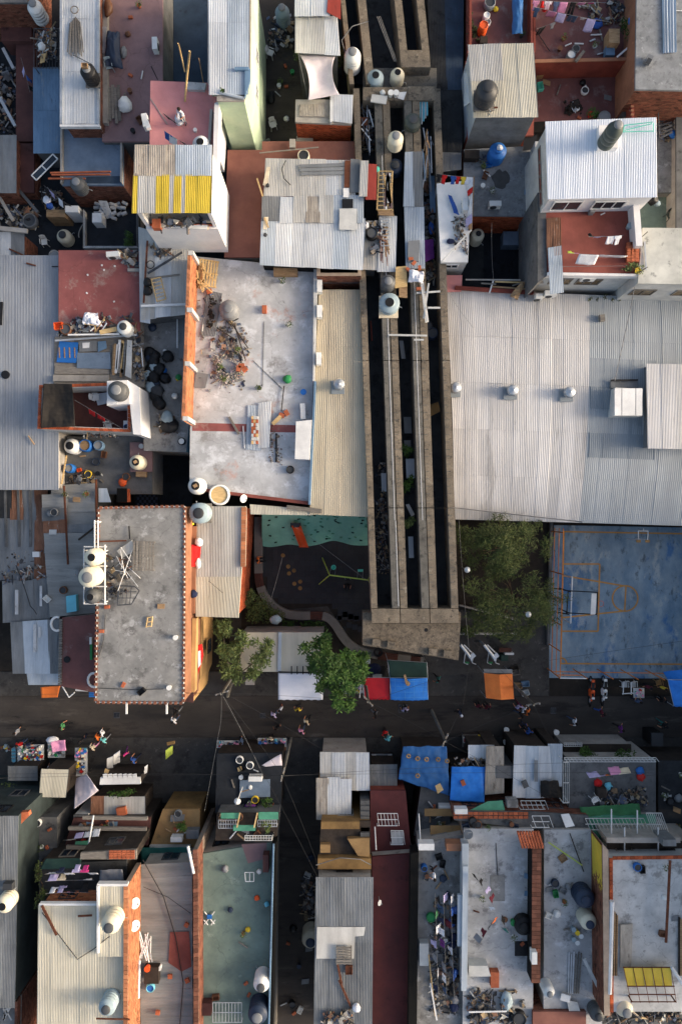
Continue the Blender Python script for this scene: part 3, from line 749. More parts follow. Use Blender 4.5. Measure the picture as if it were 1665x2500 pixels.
def person_mesh(pose):
 if pose in PB:return PB[pose]
 J={'pel':(0,0,.95),'bel':(0,0,1.10),'che':(0,0,1.30),'nec':(0,.01,1.50),'hd0':(0,.03,1.58),'hd1':(0,.035,1.68),'hd2':(0,.02,1.76)}
 st=.22 if pose=='walk' else 0.04
 for s,sg in (('l',-1),('r',1)):
  f=sg*st
  J['hip'+s]=(sg*.10,0,.90);J['kne'+s]=(sg*.11,f*.6+.04,.50);J['ank'+s]=(sg*.11,f-.02,.09);J['toe'+s]=(sg*.13,f+.16,.04)
  J['sho'+s]=(sg*.19,0,1.42)
  if pose=='carry':J['elb'+s]=(sg*.25,.02,1.14);J['wri'+s]=(sg*.17,.26,1.10);J['han'+s]=(sg*.12,.34,1.11)
  else:J['elb'+s]=(sg*.27,-f*.4-.02,1.15);J['wri'+s]=(sg*.30,-f*.7+.08,.92);J['han'+s]=(sg*.30,-f*.8+.12,.82)
  if pose=='sit':
   J['kne'+s]=(sg*.14,.44,.50);J['ank'+s]=(sg*.14,.46,.09);J['toe'+s]=(sg*.15,.62,.04);J['hip'+s]=(sg*.11,.02,.50)
 if pose=='sit':
  for k in ('pel','bel','che','nec','hd0','hd1','hd2'):J[k]=(J[k][0],J[k][1]+.02,J[k][2]-.42)
  for s in 'lr':
   for k in ('sho','elb','wri','han'):x,y,z=J[k+s];J[k+s]=(x*.8 if k in ('wri','han') else x,y+(.22 if k in ('wri','han') else .04),z-.42+(.08 if k in ('wri','han') else 0))
 rad={'pel':.135,'bel':.125,'che':.145,'nec':.055,'hd0':.075,'hd1':.098,'hd2':.07,'hip':.09,'kne':.06,'ank':.042,'toe':.04,'sho':.065,'elb':.045,'wri':.032,'han':.036}
 keys=list(J);ix={k:i for i,k in enumerate(keys)}
 E=[('pel','bel'),('bel','che'),('che','nec'),('nec','hd0'),('hd0','hd1'),('hd1','hd2')]
 for s in 'lr':E+=[('pel','hip'+s),('hip'+s,'kne'+s),('kne'+s,'ank'+s),('ank'+s,'toe'+s),('che','sho'+s),('sho'+s,'elb'+s),('elb'+s,'wri'+s),('wri'+s,'han'+s)]
 me=bpy.data.meshes.new('body_cage');me.from_pydata([J[k] for k in keys],[(ix[a],ix[b]) for a,b in E],[])
 o=bpy.data.objects.new('body_cage',me);COL.objects.link(o)
 md=o.modifiers.new('s','SKIN');md.use_smooth_shade=True
 for k in keys:
  sv=me.skin_vertices[0].data[ix[k]];r=rad.get(k) or rad[k[:3]];sv.radius=(r,r*(.8 if k in ('bel','che','pel') else 1));sv.use_root=(k=='pel')
 o.modifiers.new('u','SUBSURF').levels=1
 dg=bpy.context.evaluated_depsgraph_get();dg.update()
 res=bpy.data.meshes.new_from_object(o.evaluated_get(dg));bpy.data.objects.remove(o)
 PB[pose]=(res,J);return PB[pose]
def person(label,px,py,rz=0.0,top='cred',legs='cdenim',pose='walk',hair='chair',z=0.0,bag=None):
 src,J=person_mesh(pose);me=src.copy();me.materials.clear()
 for q in (top,legs,'cskin','pblack'):me.materials.append(MT(q))
 zp=.52 if pose=='sit' else .93;zn=J['nec'][2]
 for f in me.polygons:
  c=f.center
  if c.z>zn+.0:f.material_index=2
  elif c.z<.09:f.material_index=3
  elif abs(c.x)>.215 and c.z<J['elbl'][2]+.02 and c.z>zp-.2:f.material_index=2
  elif pose in ('carry','sit') and c.y>.12 and c.z>zp+.06:f.material_index=2
  elif c.z<zp or (pose=='sit' and c.y>.14):f.material_index=1
  else:f.material_index=0
 o=bpy.data.objects.new('person',me);COL.objects.link(o);tag(o,label,'person')
 h=Vector(J['hd1']);mb=MB()
 mb.lathe([(.104,-.06),(.114,0),(.108,.05),(.08,.10),(.04,.125),(.005,.13)],12,h+Vector((0,-.018,.0)))
 ho=mb.build('hair',hair,o,smooth=True)
 hm=MB()
 hm.box(h+Vector((0,.10,-.02)),(.03,.03,.05)).build('nose','cskin',o)
 o.location=P(px,py,z);o.rotation_euler=(0,0,rz)
 return o
# ------------------------------------------------------------------ ground, street, court
MB().prism([(-420,-420),(420,-420),(420,420),(-420,420)],-0.3,0.0).build('ground','earth',kind='structure')
def flat(name,pts,z,m,kind='structure'):
 q=wpts(pts,z);return MB().add([(p[0],p[1],z) for p in q],[tuple(range(len(q)))]).build(name,m,kind=kind)
flat('road',rect(-500,1700,2600,1800),0.006,'asphalt')
slabtop('pavement',[(-500,1800.5),(2600,1800.5),(2600,1960),(-500,1960)],0.11,'pavement',0.10)
slabtop('pavement',[(-500,1640),(560,1640),(560,1699),(-500,1699)],0.10,'pavement',0.09)
slabtop('plaza',[(561,1480),(1340,1480),(1340,1699),(561,1699)],0.08,'pavement',0.07)
slabtop('park_path',[(1105,1262),(1372,1262),(1372,1479),(1105,1479)],0.05,'earth',0.04)
flat('alley',rect(672,1960,790,2700),0.008,'asphalt')
for (x,y,w,h) in ((286,1746,14,14),(984,1730,22,20),(1350,1735,13,15),(642,1747,13,12)):
 c=P(x,y,0);s=1/M2(0)
 t=thing('drain_cover','dark square drain cover in the asphalt %s'%{286:'below the big concrete roof',984:'below the blue market tarp',1350:'right of the orange awning',642:'left of the walking couple'}[x],'drain cover',(c.x,c.y,0.006))
 MB().box((c.x,c.y,0.014),(w*s,h*s,0.016)).build('frame','steel',t)
 for k in range(4):MB().box((c.x-w*s*.36+k*w*s*.24,c.y,0.026),(w*s*.12,h*s*.8,0.012)).build('grate_bar','blackmetal',t)
slabtop('court',[(1352,1282),(2300,1300),(2300,1660),(1335,1655)],0.06,'court',0.05)
Zc=0.066
def strip(x0,y0,x1,y1,w=0.12,z=Zc,m='courtline',dz=0):
 a=P(x0,y0,z);b=P(x1,y1,z);d=(b-a).xy.normalized();n=Vector((-d.y,d.x))*w/2
 return MB().add([(a.x+n.x,a.y+n.y,z+dz),(a.x-n.x,a.y-n.y,z+dz),(b.x-n.x,b.y-n.y,z+dz),(b.x+n.x,b.y+n.y,z+dz)],[(0,1,2,3)])
COURT=bpy.data.objects['court']
segs=[(1376,1298,1900,1307),(1376,1298,1368,1620),(1368,1620,1900,1623),(1376,1377,1463,1377),(1463,1377,1459,1541),(1459,1541,1372,1541),
  (1372,1405,1520,1430),(1372,1508,1520,1492),(1527,1431,1524,1491)]
for k,s in enumerate(segs):strip(*s,dz=0.0012*k).build('court_line','courtline',COURT)
def arc(cx,cy,r,a0,a1,n=28,w=0.12,dz=0.0):
 c=P(cx,cy,Zc);r=r/M2(Zc);mb=MB();vs=[]
 for k in range(n+1):
  a=a0+(a1-a0)*k/n
  for rr in (r-w/2,r+w/2):vs.append((c.x+rr*math.cos(a),c.y+rr*math.sin(a),Zc+0.012+dz))
 mb.add(vs,[(2*k,2*k+1,2*k+3,2*k+2) for k in range(n)]);mb.build('court_line','courtline',COURT)
arc(1525,1461,31,0,6.2832,40);arc(1368,1620,14,0,1.57,10,dz=0.002)
t=thing('court_fence','rusty orange pipe fence round the blue sports court','fence',tuple(P(1368,1655,0.06)))
fz=3.2
def ft(pts,r=0.035,nm='rail',m='orangepaint'):MB().tube(pts,r,6).build(nm,m,t)
wx=[(1378,1292),(1372,1400),(1368,1520),(1366,1655)]
cnr=P(1366,1655,fz)
base=lambda px,py:Vector((P(px,py,fz).x,P(px,py,fz).y,0.06))
for (px,py) in [(1374,1300),(1372,1402),(1371,1464),(1369,1526),(1367,1590),(1366,1655),(1432,1656),(1495,1657),(1556,1658),(1620,1659),(1690,1660)]:
 q=base(px,py);ft([q,q+Vector((0,0,fz))],0.045,'fence_post')
for z_ in (1.1,2.2,fz):
 a=base(1374,1290);b=base(1366,1655);c=base(1760,1661)
 if z_<2:ft([a+Vector((0,0,z_)),b+Vector((0,0,z_))]);ft([b+Vector((0,0,z_)),c+Vector((0,0,z_))])
 else:ft([a+Vector((0,0,z_-.0)),b+Vector((0,0,z_))],.03);ft([b+Vector((0,0,z_)),base(1430,1656)+Vector((0,0,z_))],.04,'rail','whitepaint' if z_==fz else 'orangepaint')
w_=thing('court_kerb','low grey concrete kerb along the left edge of the court','kerb',tuple(P(1350,1480,0)))
MB().prism(wpts([(1343,1270),(1350,1270),(1342,1575),(1335,1575)],.4),0,.4).build('kerb_wall','concdark',w_)
def goal():
 t=thing('football_goal','black pipe football goal frame with white crossbar on the blue court','goal',tuple(P(1395,1465,Zc)))
 def g(px,py,z):return P(px,py,z)
 def tb(a,b,m='blackmetal',r=.045,nm='pipe'):MB().tube([a,b],r,7).build(nm,m,t)
 top=2.0
 A,B=g(1396,1409,top),g(1392,1521,top)
 tb(A,B,'whitepaint',.06,'crossbar')
 for q in (A,B):tb(q,Vector((q.x,q.y,.07)),'whitepaint',.055,'goalpost')
 tb(g(1382,1442,2.6),g(1458,1446,3.0),nm='hoop_arm');tb(g(1380,1496,2.6),g(1456,1500,3.0),nm='hoop_arm');tb(g(1386,1444,2.5),g(1383,1494,2.5));tb(g(1458,1446,3.0),g(1456,1500,3.0))
 for (x,y) in ((1392,1445),(1390,1497)):
  q=g(x,y,2.6);tb(Vector((q.x,q.y,.07)),q,nm='upright')
 for (x,y) in ((1352,1436),(1356,1494)):
  tb(g(x,y,1.5),g(x+32,y+6,2.6),nm='brace')
 q=[g(1443,1449,3.05),g(1455,1449,2.95),g(1452,1500,2.95),g(1440,1500,3.05)]
 MB().add([v+Vector((0,0,.06)) for v in q]+q,[(3,2,1,0),(4,5,6,7),(0,1,5,4),(1,2,6,5),(2,3,7,6),(3,0,4,7)]).build('backboard','whitepaint',t)
 mb=MB();c=g(1466,1474,2.75);mb.tube([c+Vector((.22*math.cos(a*.4488),.22*math.sin(a*.4488),0)) for a in range(15)],.015,5).build('rim','porange',t)
goal()
t=thing('ball_hoop_frame','thin white pipe frame with two hoops at the top edge of the court','frame',tuple(P(1570,1318,Zc)))
for pts in ([(1570,1290,2.2),(1570,1296,2.2)],[(1557,1296,2.2),(1581,1296,2.2)],[(1557,1296,2.2),(1558,1318,2.2)],[(1581,1296,2.2),(1580,1318,2.2)]):
 MB().tube([P(*p) for p in pts],.035,6).build('pipe','whitepaint',t)
for x in (1558,1580):
 q=P(x,1318,2.2);MB().tube([q,Vector((q.x,q.y,.07))],.035,6).build('upright','whitepaint',t)
 MB().box(q+Vector((0,-.1,-.02)),(.34,.22,.05)).build('hoop_plate','tanfloor',t)
# ------------------------------------------------------------------ north-west block
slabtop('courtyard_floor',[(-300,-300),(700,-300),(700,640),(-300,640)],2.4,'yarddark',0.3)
h=house('dull brick house in the top left corner',rect(-160,-160,68,6),6.5,'brickdull','concdark',2.4)
MB().prism(wpts(rect(4,62,78,100),4.0),2.4,4.0).build('lean_to','maroon',h)
tank('large white water tank in the top left corner',80,8,5.0,.54,1.6,'pwhite','pgrey')
house('low brown terrace beside the blue sheet roof at top left',rect(40,100,86,345),3.6,'maroon','maroon',2.4)
corrhouse('long blue grey corrugated shed roof at top left',rect(84,165,153,375),4.8,'bluesheet','concdark',2.4,l=3.5)
t=thing('scrap_rack','dark wire rack heaped with scrap beside the white ribbed roof','rack',tuple(P(115,115,4.6)))
for k in range(9):MB().tube([P(84+k*7.5,68,5.6),P(84+k*7.5,168,5.6)],.02,5).build('bar','steel',t)
for k in range(3):MB().tube([P(84,70+k*48,5.57),P(146,70+k*48,5.57)],.03,5).build('rail','steel',t)
for x,y in ((86,72),(144,72),(86,164),(144,164)):
 q=P(x,y,5.56);MB().tube([q,Vector((q.x,q.y,4.8 if y>160 else 2.4))],.035,6).build('leg','steel',t)
heap('scrap_pile','tangled grey scrap lying on the wire rack',[(92,75),(142,66),(144,150),(95,155)],5.65,90,'rubble',.1,.5,.35,.35)
for k in range(9):bar('thin scrap bar in the tangle on the wire rack',92+rnd.uniform(0,45),72+rnd.uniform(0,40),92+rnd.uniform(0,50),95+rnd.uniform(0,60),5.95,None,.05,m=rnd.choice(['galv','wood','steel']),name='scrap_bar',cat='bar',group='scrap bars on the rack')
blob('pale round bundle on the scrap rack',105,116,5.9,.28,'pwhite','bundle','bundle')
panel('yellowish board lying on the scrap rack',[(102,133),(114,130),(110,152),(99,155)],6.0,'woodpale')
h=corrhouse('house with long white ribbed roof and rusty frame at top left',rect(150,-80,243,303),8.0,'zinc','brickdull',2.4,l=4)
for x in (150,240):MB().prism(wpts(rect(x-3,-80,x+3,302),8.12),7.9,8.12).build('gutter','galv',h)
MB().prism(wpts(rect(147,303.5,244,309),8.1),7.8,8.1).build('fascia','whitepaint',h)
for k in range(10):
 bar('weathered pole in the bundle lying on the white ribbed roof',172+k*2.7,42+abs(k-5)*3,166+k*4.3,128+(k%3)*5,8.16+.05*(k%2),None,.07,m='woodgrey',name='pole',cat='pole',group='bundle of poles on the white roof')
single(MB().tube([P(183+9*math.cos(a*.5236),24+9*math.sin(a*.5236),8.3) for a in range(13)],.04,6),'hoop','woodgrey','round wire hoop at the head of the pole bundle','hoop',smooth=True)
tank('black water tank with grey top on the white ribbed roof',212,168,8.1,.52,1.2,'pblack','pgrey',stand=.25)
crate('small wooden box on top of the black roof tank',209,163,9.7,.4,.3,.16,0,'wood','box')
bar('thin dark pipe running across the white ribbed roof',180,135,226,158,8.15,None,.06,m='steel',name='pipe',rnd_=True)
h=house('large mauve painted terrace beside the white ribbed roof',rect(250,-80,398,345),6.5,'concdark','mauve',2.4,par=.0)
MB().prism(wpts(rect(250,-80,263,300),6.9),6.51,6.9).build('ledge','plaster',h)
cloth('black tarpaulin over a heap on the mauve terrace',[(262,75),(292,78),(300,168),(258,160)],[7.3,7.2,7.0,7.1],'pnavy',sag=-.25,wr=.16,freq=2.2,n=18)
bar('grey metal trunk beside the covered heap',260,76,259,140,6.5,None,.3,.45,'galv','metal_trunk','trunk')
blob('pale sack at the edge of the covered heap',303,130,6.5,(.25,.4),'pgrey','sack','sack')
blob('brown bundle on the terrace ledge near the top',266,22,6.9,(.3,.6),'pbrown','bundle','bundle')
chair('toppled pale chair below the covered heap',272,170,6.5,.2,'ptrans')
for k in range(5):bar('grey plank leaning on the ledge of the mauve terrace',262+k*7,208+(k%2)*6,262+k*8,302-(k%3)*6,6.55+.04*k,None,.2,.06,'woodgrey','plank',group='grey planks on the mauve terrace')
single(MB().tube([P(282,268,6.8),P(308,226,6.8)],.05,6),'pole','woodgrey','slanting pole across the grey planks','pole')
blob('big white plastic sack on the mauve terrace',308,262,6.5,.52,'pwhite','sack','sack',flat=.8)
acunit('white air conditioner on the right edge of the mauve terrace',384,120,6.5,R(92))
bar('black rod on the mauve terrace near the pink roof',370,162,386,195,6.5,None,.05,m='blackmetal',name='rod')
house('deep dark blue flat roof between mauve terrace and green house',rect(424,-120,512,206),3.4,'concdark','darkblue',2.4)
gp=[(507,-120),(614,-120),(612,200),(597,246),(530,246),(530,202),(507,202)]
h=house('tall pale green house with ribbed white roof',gp,11.4,'greenwall','plaster',2.4,deck=.15)
sheets(h,[(510,-120),(608,-120),(606,232),(513,232)],11.47,['zincblue','zinc'],l=5,jit=.006)
MB().prism(wpts([(598,168),(612,168),(611,198),(598,238)],11.62),11.42,11.62).build('gutter','bluesheet',h)
MB().prism(wpts(rect(573,163,608,170),11.7),11.4,11.7).build('gutter_box','bluesheet',h)
MB().tube([P(536,226,11.5),P(596,240,11.5)],.09,8).build('ridge_pipe','zincblue',h)
wallwin(h,614,-120,612,200,11.4,.55,8.2,1.0,1.3);wallwin(h,614,-120,612,200,11.4,.85,8.2,1.0,1.3)
pot('potted cactus on the corner ledge of the green house',534,208,10.1,.12,.2,spread=.16,n=30)
pot('second small pot beside the cactus on the ledge',545,226,11.4,.12,.2,'pdark',spread=.1,n=16)
h=house('pink painted roof terrace with laundry and mast',[(368,197),(530,203),(534,250),(527,356),(366,356)],9.9,'whitewall','pink',6.4)
MB().prism(wpts([(524,252),(536,246),(531,400),(520,400)],10.9),9.91,10.9).build('parapet','whitewall',h)
MB().prism(wpts([(454,199),(504,203),(500,220),(458,218)],10.15),9.9,10.15).build('step','concblue',h)
MB().prism(wpts([(513,266),(519,266),(514,345),(508,345)],10.3),9.9,10.3).build('bench','plaster',h)
for (pts,r,m,lb) in (([(452,247,9.9),(457,185,12.0),(464,125,13.4)],.07,'woodpale','tall pale wooden mast rising from the pink terrace'),([(452,175,10),(436,106,12.5)],.05,'woodpale','thin pale pole leaning by the mast'),([(497,202,9.9),(486,142,11.5)],.03,'wood','bent stick behind the pink terrace')):
 single(MB().tube([P(*p) for p in pts],r,7),'mast',m,lb,'mast',smooth=True)
acunit('white air conditioner at the left edge of the pink terrace',361,306,9.6,R(100))
bar('white slab leaning on the left edge of the pink terrace',356,288,366,318,9.95,None,.28,.3,'whitepaint','slab')
bar('plaster grey rod on the pink terrace',368,240,410,304,9.92,None,.05,m='plaster',name='rod')
tank('white open water tank at the lower edge of the pink terrace',489,346,9.9,.55,1.0,'pwhite','open')
laundry('over the pink terrace',(398,275,11.3),(450,312,11.3),[(.15,'shirt','cblack',.5,.7),(.34,'trousers','cblack',.4,.9)],'left')
laundry('across the front of the pink terrace',(400,318,11.2),(455,352,11.2),[(.2,'towel','cblue',.6,.6),(.42,'towel','cwhite',.6,.5),(.8,'trousers','cblack',.5,1.0)],'left')
blob('white crumpled laundry on the pink terrace',441,292,9.95,(.34,.42),'cwhite','laundry_pile','laundry',flat=.7)
person('person in white shirt bending over laundry on the pink terrace',452,302,2.6,'cwhite','cgrey','carry',z=9.9)
bucket('small white jug on the pink terrace',477,317,9.9,.12,.25)
hy=house('white house with yellow and grey ribbed roof',[(331,358),(520,358),(516,519),(328,519)],12.9,'whitewall','darkwood',6.4,deck=.1,wtop=10.4)
zr=12.95
sheets(hy,[(331,354),(443,354),(443,430),(330,430)],zr+.03,'fibre',l=4,jit=.02)
sheets(hy,[(431,354),(516,354),(515,430),(431,430)],zr+.04,'zincblue',l=4)
sheets(hy,[(328,427),(392,427),(390,521),(325,521)],zr,('yellowsheet','zincwarm','zincwarm','zincwarm','zincwarm'),l=4,w=.35)
sheets(hy,[(384,427),(515,427),(512,521),(382,521)],zr+.02,('yellowsheet','yellowsheet','zincwarm','yellowsheet','zincwarm','yellowsheet','yellowsheet','yellowsheet','yellowsheet','yellowsheet'),l=4,w=.38)
for x,y in ((334,516),(506,516)):
 q=P(x,y,12.7);MB().box((q.x+.1,q.y+.1,11.6),(.25,.25,2.4)).build('post','whitewall',hy)
qa=[P(x,y,12.7) for x,y in ((517,362),(513,514))]
MB().prism([(qa[0].x-.25,qa[0].y),(qa[0].x-.05,qa[0].y),(qa[1].x-.05,qa[1].y+.3),(qa[1].x-.25,qa[1].y+.3)],10.4,12.75).build('side_wall','whitewall',hy)
qb=[P(x,y,12.7) for x,y in ((333,362),(331,514))]
MB().prism([(qb[0].x+.05,qb[0].y),(qb[0].x+.25,qb[0].y),(qb[1].x+.25,qb[1].y+.3),(qb[1].x+.05,qb[1].y+.3)],10.4,12.75).build('side_wall','dirtywhite',hy)
slab=wpts([(334,364),(514,364),(512,516),(332,516)],12.7)
MB().prism(inset(slab,.28),10.2,10.4).build('attic_floor','plaster',hy)
a,b=Vector((qb[1].x+.05,qb[1].y+.02)),Vector((qa[1].x-.05,qa[1].y+.02))
bricks(hy,a,b,10.40,10.64,'brick',name='sill_course')
heap('attic_boxes','boxes and boards stored under the yellow roof',[(360,535),(505,538),(508,556),(362,556)],10.42,60,'rubble',.2,.6,.4,.5)
box_('orange box stored under the yellow roof',rect(372,534,392,556),10.45,10.95,'terracotta')
bar('long white board stored under the yellow roof',412,551,508,556,10.5,None,.3,.1,'whitepaint','board')
h=house('house with flat slate blue roof and raised rim',rect(152,308,302,452),6.0,'brickdull','slate',2.4,par=.28,pt=.14,parm={0:'plaster',1:'plaster',2:None,3:'plaster'})
for k,(x0,y0,x1,y1) in enumerate(((125,423,272,420),(128,428,270,427),(120,437,210,437))):
 bar('long rusty square tube across the slate blue roof, %s from the top'%ORD[k],x0,y0,x1,y1,6.35+.02*k,None,.1,.1,'terracotta','tube')
tank('dark grey water tank at the lower edge of the slate roof',186,443,5.6,.54,1.2,'pcharcoal','pgrey')
panel('dark blue board on the slate roof behind the tank',[(212,432),(300,430),(300,446),(214,447)],6.06,'darkblue')
t=thing('window_frame','white two-pane window frame lying tilted on the scrap','window frame',tuple(P(110,409,4.9)))
ca=[P(130,376,5.3),P(142,388,5.3),P(90,440,5.3),P(78,428,5.3)]
for k in range(4):MB().tube([ca[k],ca[(k+1)%4]],.05,4).build('frame_bar','whitepaint',t)
MB().tube([ca[0].lerp(ca[3],.53),ca[1].lerp(ca[2],.53)],.05,4).build('frame_bar','whitepaint',t)
for (u0,u1) in ((.03,.50),(.56,.97)):
 q=[ca[0].lerp(ca[3],u0),ca[1].lerp(ca[2],u0),ca[1].lerp(ca[2],u1),ca[0].lerp(ca[3],u1)]
 MB().add([v-Vector((0,0,.01)) for v in q],[(3,2,1,0)]).build('pane','glass',t,solid=.01)
corrhouse('small grey ribbed shed at the left edge with brick side wall',rect(-60,330,40,472),4.6,'zincdark','brickdull',2.4)
house('dark brick outhouse beside the left ribbed shed',rect(42,350,84,470),3.6,'brickdull','maroon',2.4)
corrhouse('small light ribbed roof above the big blue grey roof at left',rect(-60,567,60,628),5.0,['zinc','zincdark'],'brickdull',2.4)
bar('rusty beam on the small light ribbed roof',24,608,60,624,5.1,None,.1,m='rust',name='beam')
bar('concrete beam above the small light ribbed roof',-10,558,70,566,5.2,None,.3,.2,'plaster','beam')
for k,(x0,y0,x1,y1,m) in enumerate(((0,480,35,540,'plaster'),(40,455,95,520,'concdark'),(0,20,40,90,'concdark'),(2,240,40,310,'galv'),(10,120,36,170,'galv'))):
 bar('%s loose beam lying in the dark yards at the left edge'%ORD[k],x0,y0,x1,y1,3.6,None,.22,.16,m,'beam')
heap('yard_clutter','dark household clutter in the yards at top left',[(-20,150),(42,160),(42,330),(-20,330)],2.4,120,'rubble',.15,.6,.8)
heap('yard_clutter','dark clutter in the yard below the slate house',[(90,460),(150,470),(175,540),(120,520)],2.5,110,'rubble',.15,.5,.7)
heap('yard_clutter','dark clutter along the yard at the left edge',[(0,500),(100,510),(90,560),(0,560)],2.4,90,'rubble',.15,.6,.6)
tank('beige water tank standing in the dark yard',153,573,2.4,.55,1.1,'pcream','pdark')
chair('white plastic chair standing in the dark yard',115,596,2.4,.1)
barrel('round grey drum in the dark yard near the left edge',72,537,2.4,.55,.5,'pgrey','pcharcoal')
barrel('grey drum at the edge of the big blue grey roof',132,622,5.2,.38,.5,'pgrey','pgrey')
single(MB().tube([P(203-10*math.sin(a*.25),548+a*4,4.4) for a in range(9)],.04,6),'hose','wirepale','grey coiled hose hanging beside the tiled terrace','hose',smooth=True)
box_('white cabinet top in the yard beside the hose',rect(160,502,192,518),2.4,4.2,'whitepaint','cabinet','cabinet')
box_('orange brown crate top among the yard clutter',rect(114,512,160,530),2.4,4.0,'wood','wooden_crate','crate')
blob('blue cloth bundle on the yard clutter',124,504,4.0,.25,'cblue','bundle','bundle')
blob('white cloth bundle on the yard clutter',118,490,4.0,.3,'cwhite','cloth_bundle','bundle')
for k,(x,m,kd) in enumerate(((128,'cblack','shirt'),(139,'clilac','towel'),(150,'cblack','trousers'))):
 pass
laundry('in the yard below the slate house',(108,452,5.2),(165,500,5.2),[(.1,'trousers','cblack',.4,.9),(.3,'shirt','clilac',.5,.7),(.5,'shirt','cblack',.5,.8),(.7,'towel','cwhite',.4,.6),(.9,'shirt','cblack',.5,.7)])
laundry('above the low brown terrace',(52,140,5.0),(74,225,5.0),[(.3,'towel','clilac',.4,.6),(.55,'shirt','cblue',.4,.6),(.85,'trousers','cblack',.4,.8)],'top')
h=house('small dark tiled terrace with concrete blocks',rect(208,515,342,610),3.6,'plaster','yarddark',2.4,par=.35,parm={0:None,1:'concdark',2:'concblue',3:'plaster'})
for k in range(22):
 x=240+(k%6)*13+rnd.uniform(-3,3);y=500+(k // 6)*11+rnd.uniform(-3,3)
 c=P(x,y,3.6+.2*(k%2));single(MB().box(c+Vector((0,0,.13)),(.4,.2,.19),rnd.uniform(-.6,.6)),'concrete_block','conclight' if k%3 else 'concblue','grey concrete block in the loose stack on the tiled terrace','block','concrete blocks on the tiled terrace')
box_('white square box top on the tiled terrace',rect(226,520,249,543),3.6,4.6,'whitepaint')
shrub('green shrub in the corner of the tiled terrace',322,592,3.6,.5,220,h=1.0)
panel('grey leaning board beside the stacked blocks',[(241,490),(262,491),(278,530),(262,534)],[4.4,4.4,3.8,3.8],'concblue')
h=house('worn red terrace with debris along its lower edge',rect(144,611,342,808),6.4,'plaster','redworn',2.4)
MB().prism(wpts(rect(312,655,342,662),6.6),6.41,6.6).build('ledge','plaster',h)
acunit('white air conditioner on the worn red terrace',283,628,6.4,R(4),w=.9)
heap('driftwood_pile','broken branches and timber behind the air conditioner',[(295,612),(338,616),(335,652),(300,640)],6.42,26,'rubble',.2,.6,.3,.4)
heap('scrap_pile','scrap wood and metal along the lower edge of the worn red terrace',[(180,780),(330,770),(335,812),(150,818)],6.42,110,'rubble',.1,.5,.5,.4)
cloth('white crumpled plastic sheet on the scrap of the worn red terrace',[(206,764),(236,761),(250,796),(202,792)],7.0,'tarpwhite','plastic_sheet','sheet',sag=-.2,wr=.22,freq=3)
for k in range(9):bar('pale stick in the scrap below the worn red terrace',205+rnd.uniform(0,60),770+rnd.uniform(0,30),215+rnd.uniform(0,80),780+rnd.uniform(0,36),7.0,None,.07,m=rnd.choice(['whitepaint','woodpale','wood']),name='stick',group='sticks in the terrace scrap')
bar('pale plank across the terrace scrap',245,812,286,803,7.1,None,.3,.06,'woodpale')
bar('white pipe along the lower edge of the worn red terrace',168,818,293,816,6.9,None,.1,.1,'whitepaint','pipe')
crate('orange plastic crate at the left end of the terrace scrap',147,798,6.5,.6,.5,.35,.1,'porange')
barrel('dark round tub beside the orange crate',160,803,6.4,.4,.4,'pbrown','pcharcoal')
tank('tipped white water tank with dark lid at the corner of the red terrace',301,797,6.4,.5,1.1,'pwhite','pdark')
for k in range(6):
 single(MB().box(P(185+rnd.uniform(0,110),640+rnd.uniform(0,100),6.43),(.12,.1,.05),rnd.uniform(0,3)),'litter','whitepaint','small white scrap of litter on the worn red terrace','litter','litter on the worn red terrace')
h=corrhouse('very wide blue grey ribbed roof at the left edge',rect(-320,624,143,1196),5.8,'westroof','plaster',0,l=5.5,jit=.006)
single(MB().lathe([(.30,0),(.30,.06),(.2,.08),(.02,.08)],20,P(15,915,5.87)),'vent_cap','pblack','round black vent cap on the wide blue grey roof','vent',smooth=False)
bar('dark beam lying on the wide blue grey roof',6,738,4,794,5.88,None,.18,.12,'blackmetal','beam')
bar('short black rod at the right edge of the wide blue grey roof',128,651,143,651,5.9,None,.06,m='blackmetal',name='rod')
h=corrhouse('cluttered ribbed shed roof beside the orange brick wall',[(341,556),(459,592),(452,770),(346,782)],6.9,['zinc','zincwarm','zincdark'],'concdark',2.4,l=4,jit=.05)
sheets(h,[(341,555),(372,565),(366,790),(344,786)],6.86,'zincblue',l=5)
bar('rusty tube along the left edge of the cluttered roof',361,588,352,740,7.05,None,.12,m='rust',name='tube')
bar('white beam across the cluttered roof',346,748,456,744,7.08,None,.14,.14,'whitepaint','beam')
bar('dark grey plank on the cluttered roof',362,668,446,616,7.1,None,.14,m='steel',name='plank')
bar('long grey pole on the cluttered roof',362,680,440,671,7.15,None,.12,m='woodgrey',name='pole')
t=thing('bicycle_wheel','bicycle wheel lying on the cluttered roof','wheel',tuple(P(368,646,7.05)))
c=P(368,646,7.1);MB().tube([c+Vector((.27*math.cos(a*.3927),.27*math.sin(a*.3927),0)) for a in range(17)],.03,6,False).build('tyre','pblack',t)
for k in range(4):MB().tube([c+Vector((.26*math.cos(k*.785),.26*math.sin(k*.785),0)),c-Vector((.26*math.cos(k*.785),.26*math.sin(k*.785),0))],.01,4).build('spoke','galv',t)
t=thing('cot','yellowish cot frame lying on the cluttered roof','bed frame',tuple(P(388,705,7.1)))
ca=[P(370,682,7.25),P(393,677,7.25),P(406,730,7.2),P(384,736,7.2)]
for k in range(4):MB().tube([ca[k],ca[(k+1)%4]],.045,6).build('rail','woodpale',t)
for k in range(1,6):MB().tube([ca[0].lerp(ca[3],k/6),ca[1].lerp(ca[2],k/6)],.03,5).build('slat','woodpale',t)
for y in (690,712):blob('black bundle beside the cot frame, %s'%('upper one' if y==690 else 'lower one'),363,y,7.0,.32,'pblack','bundle','bundle')
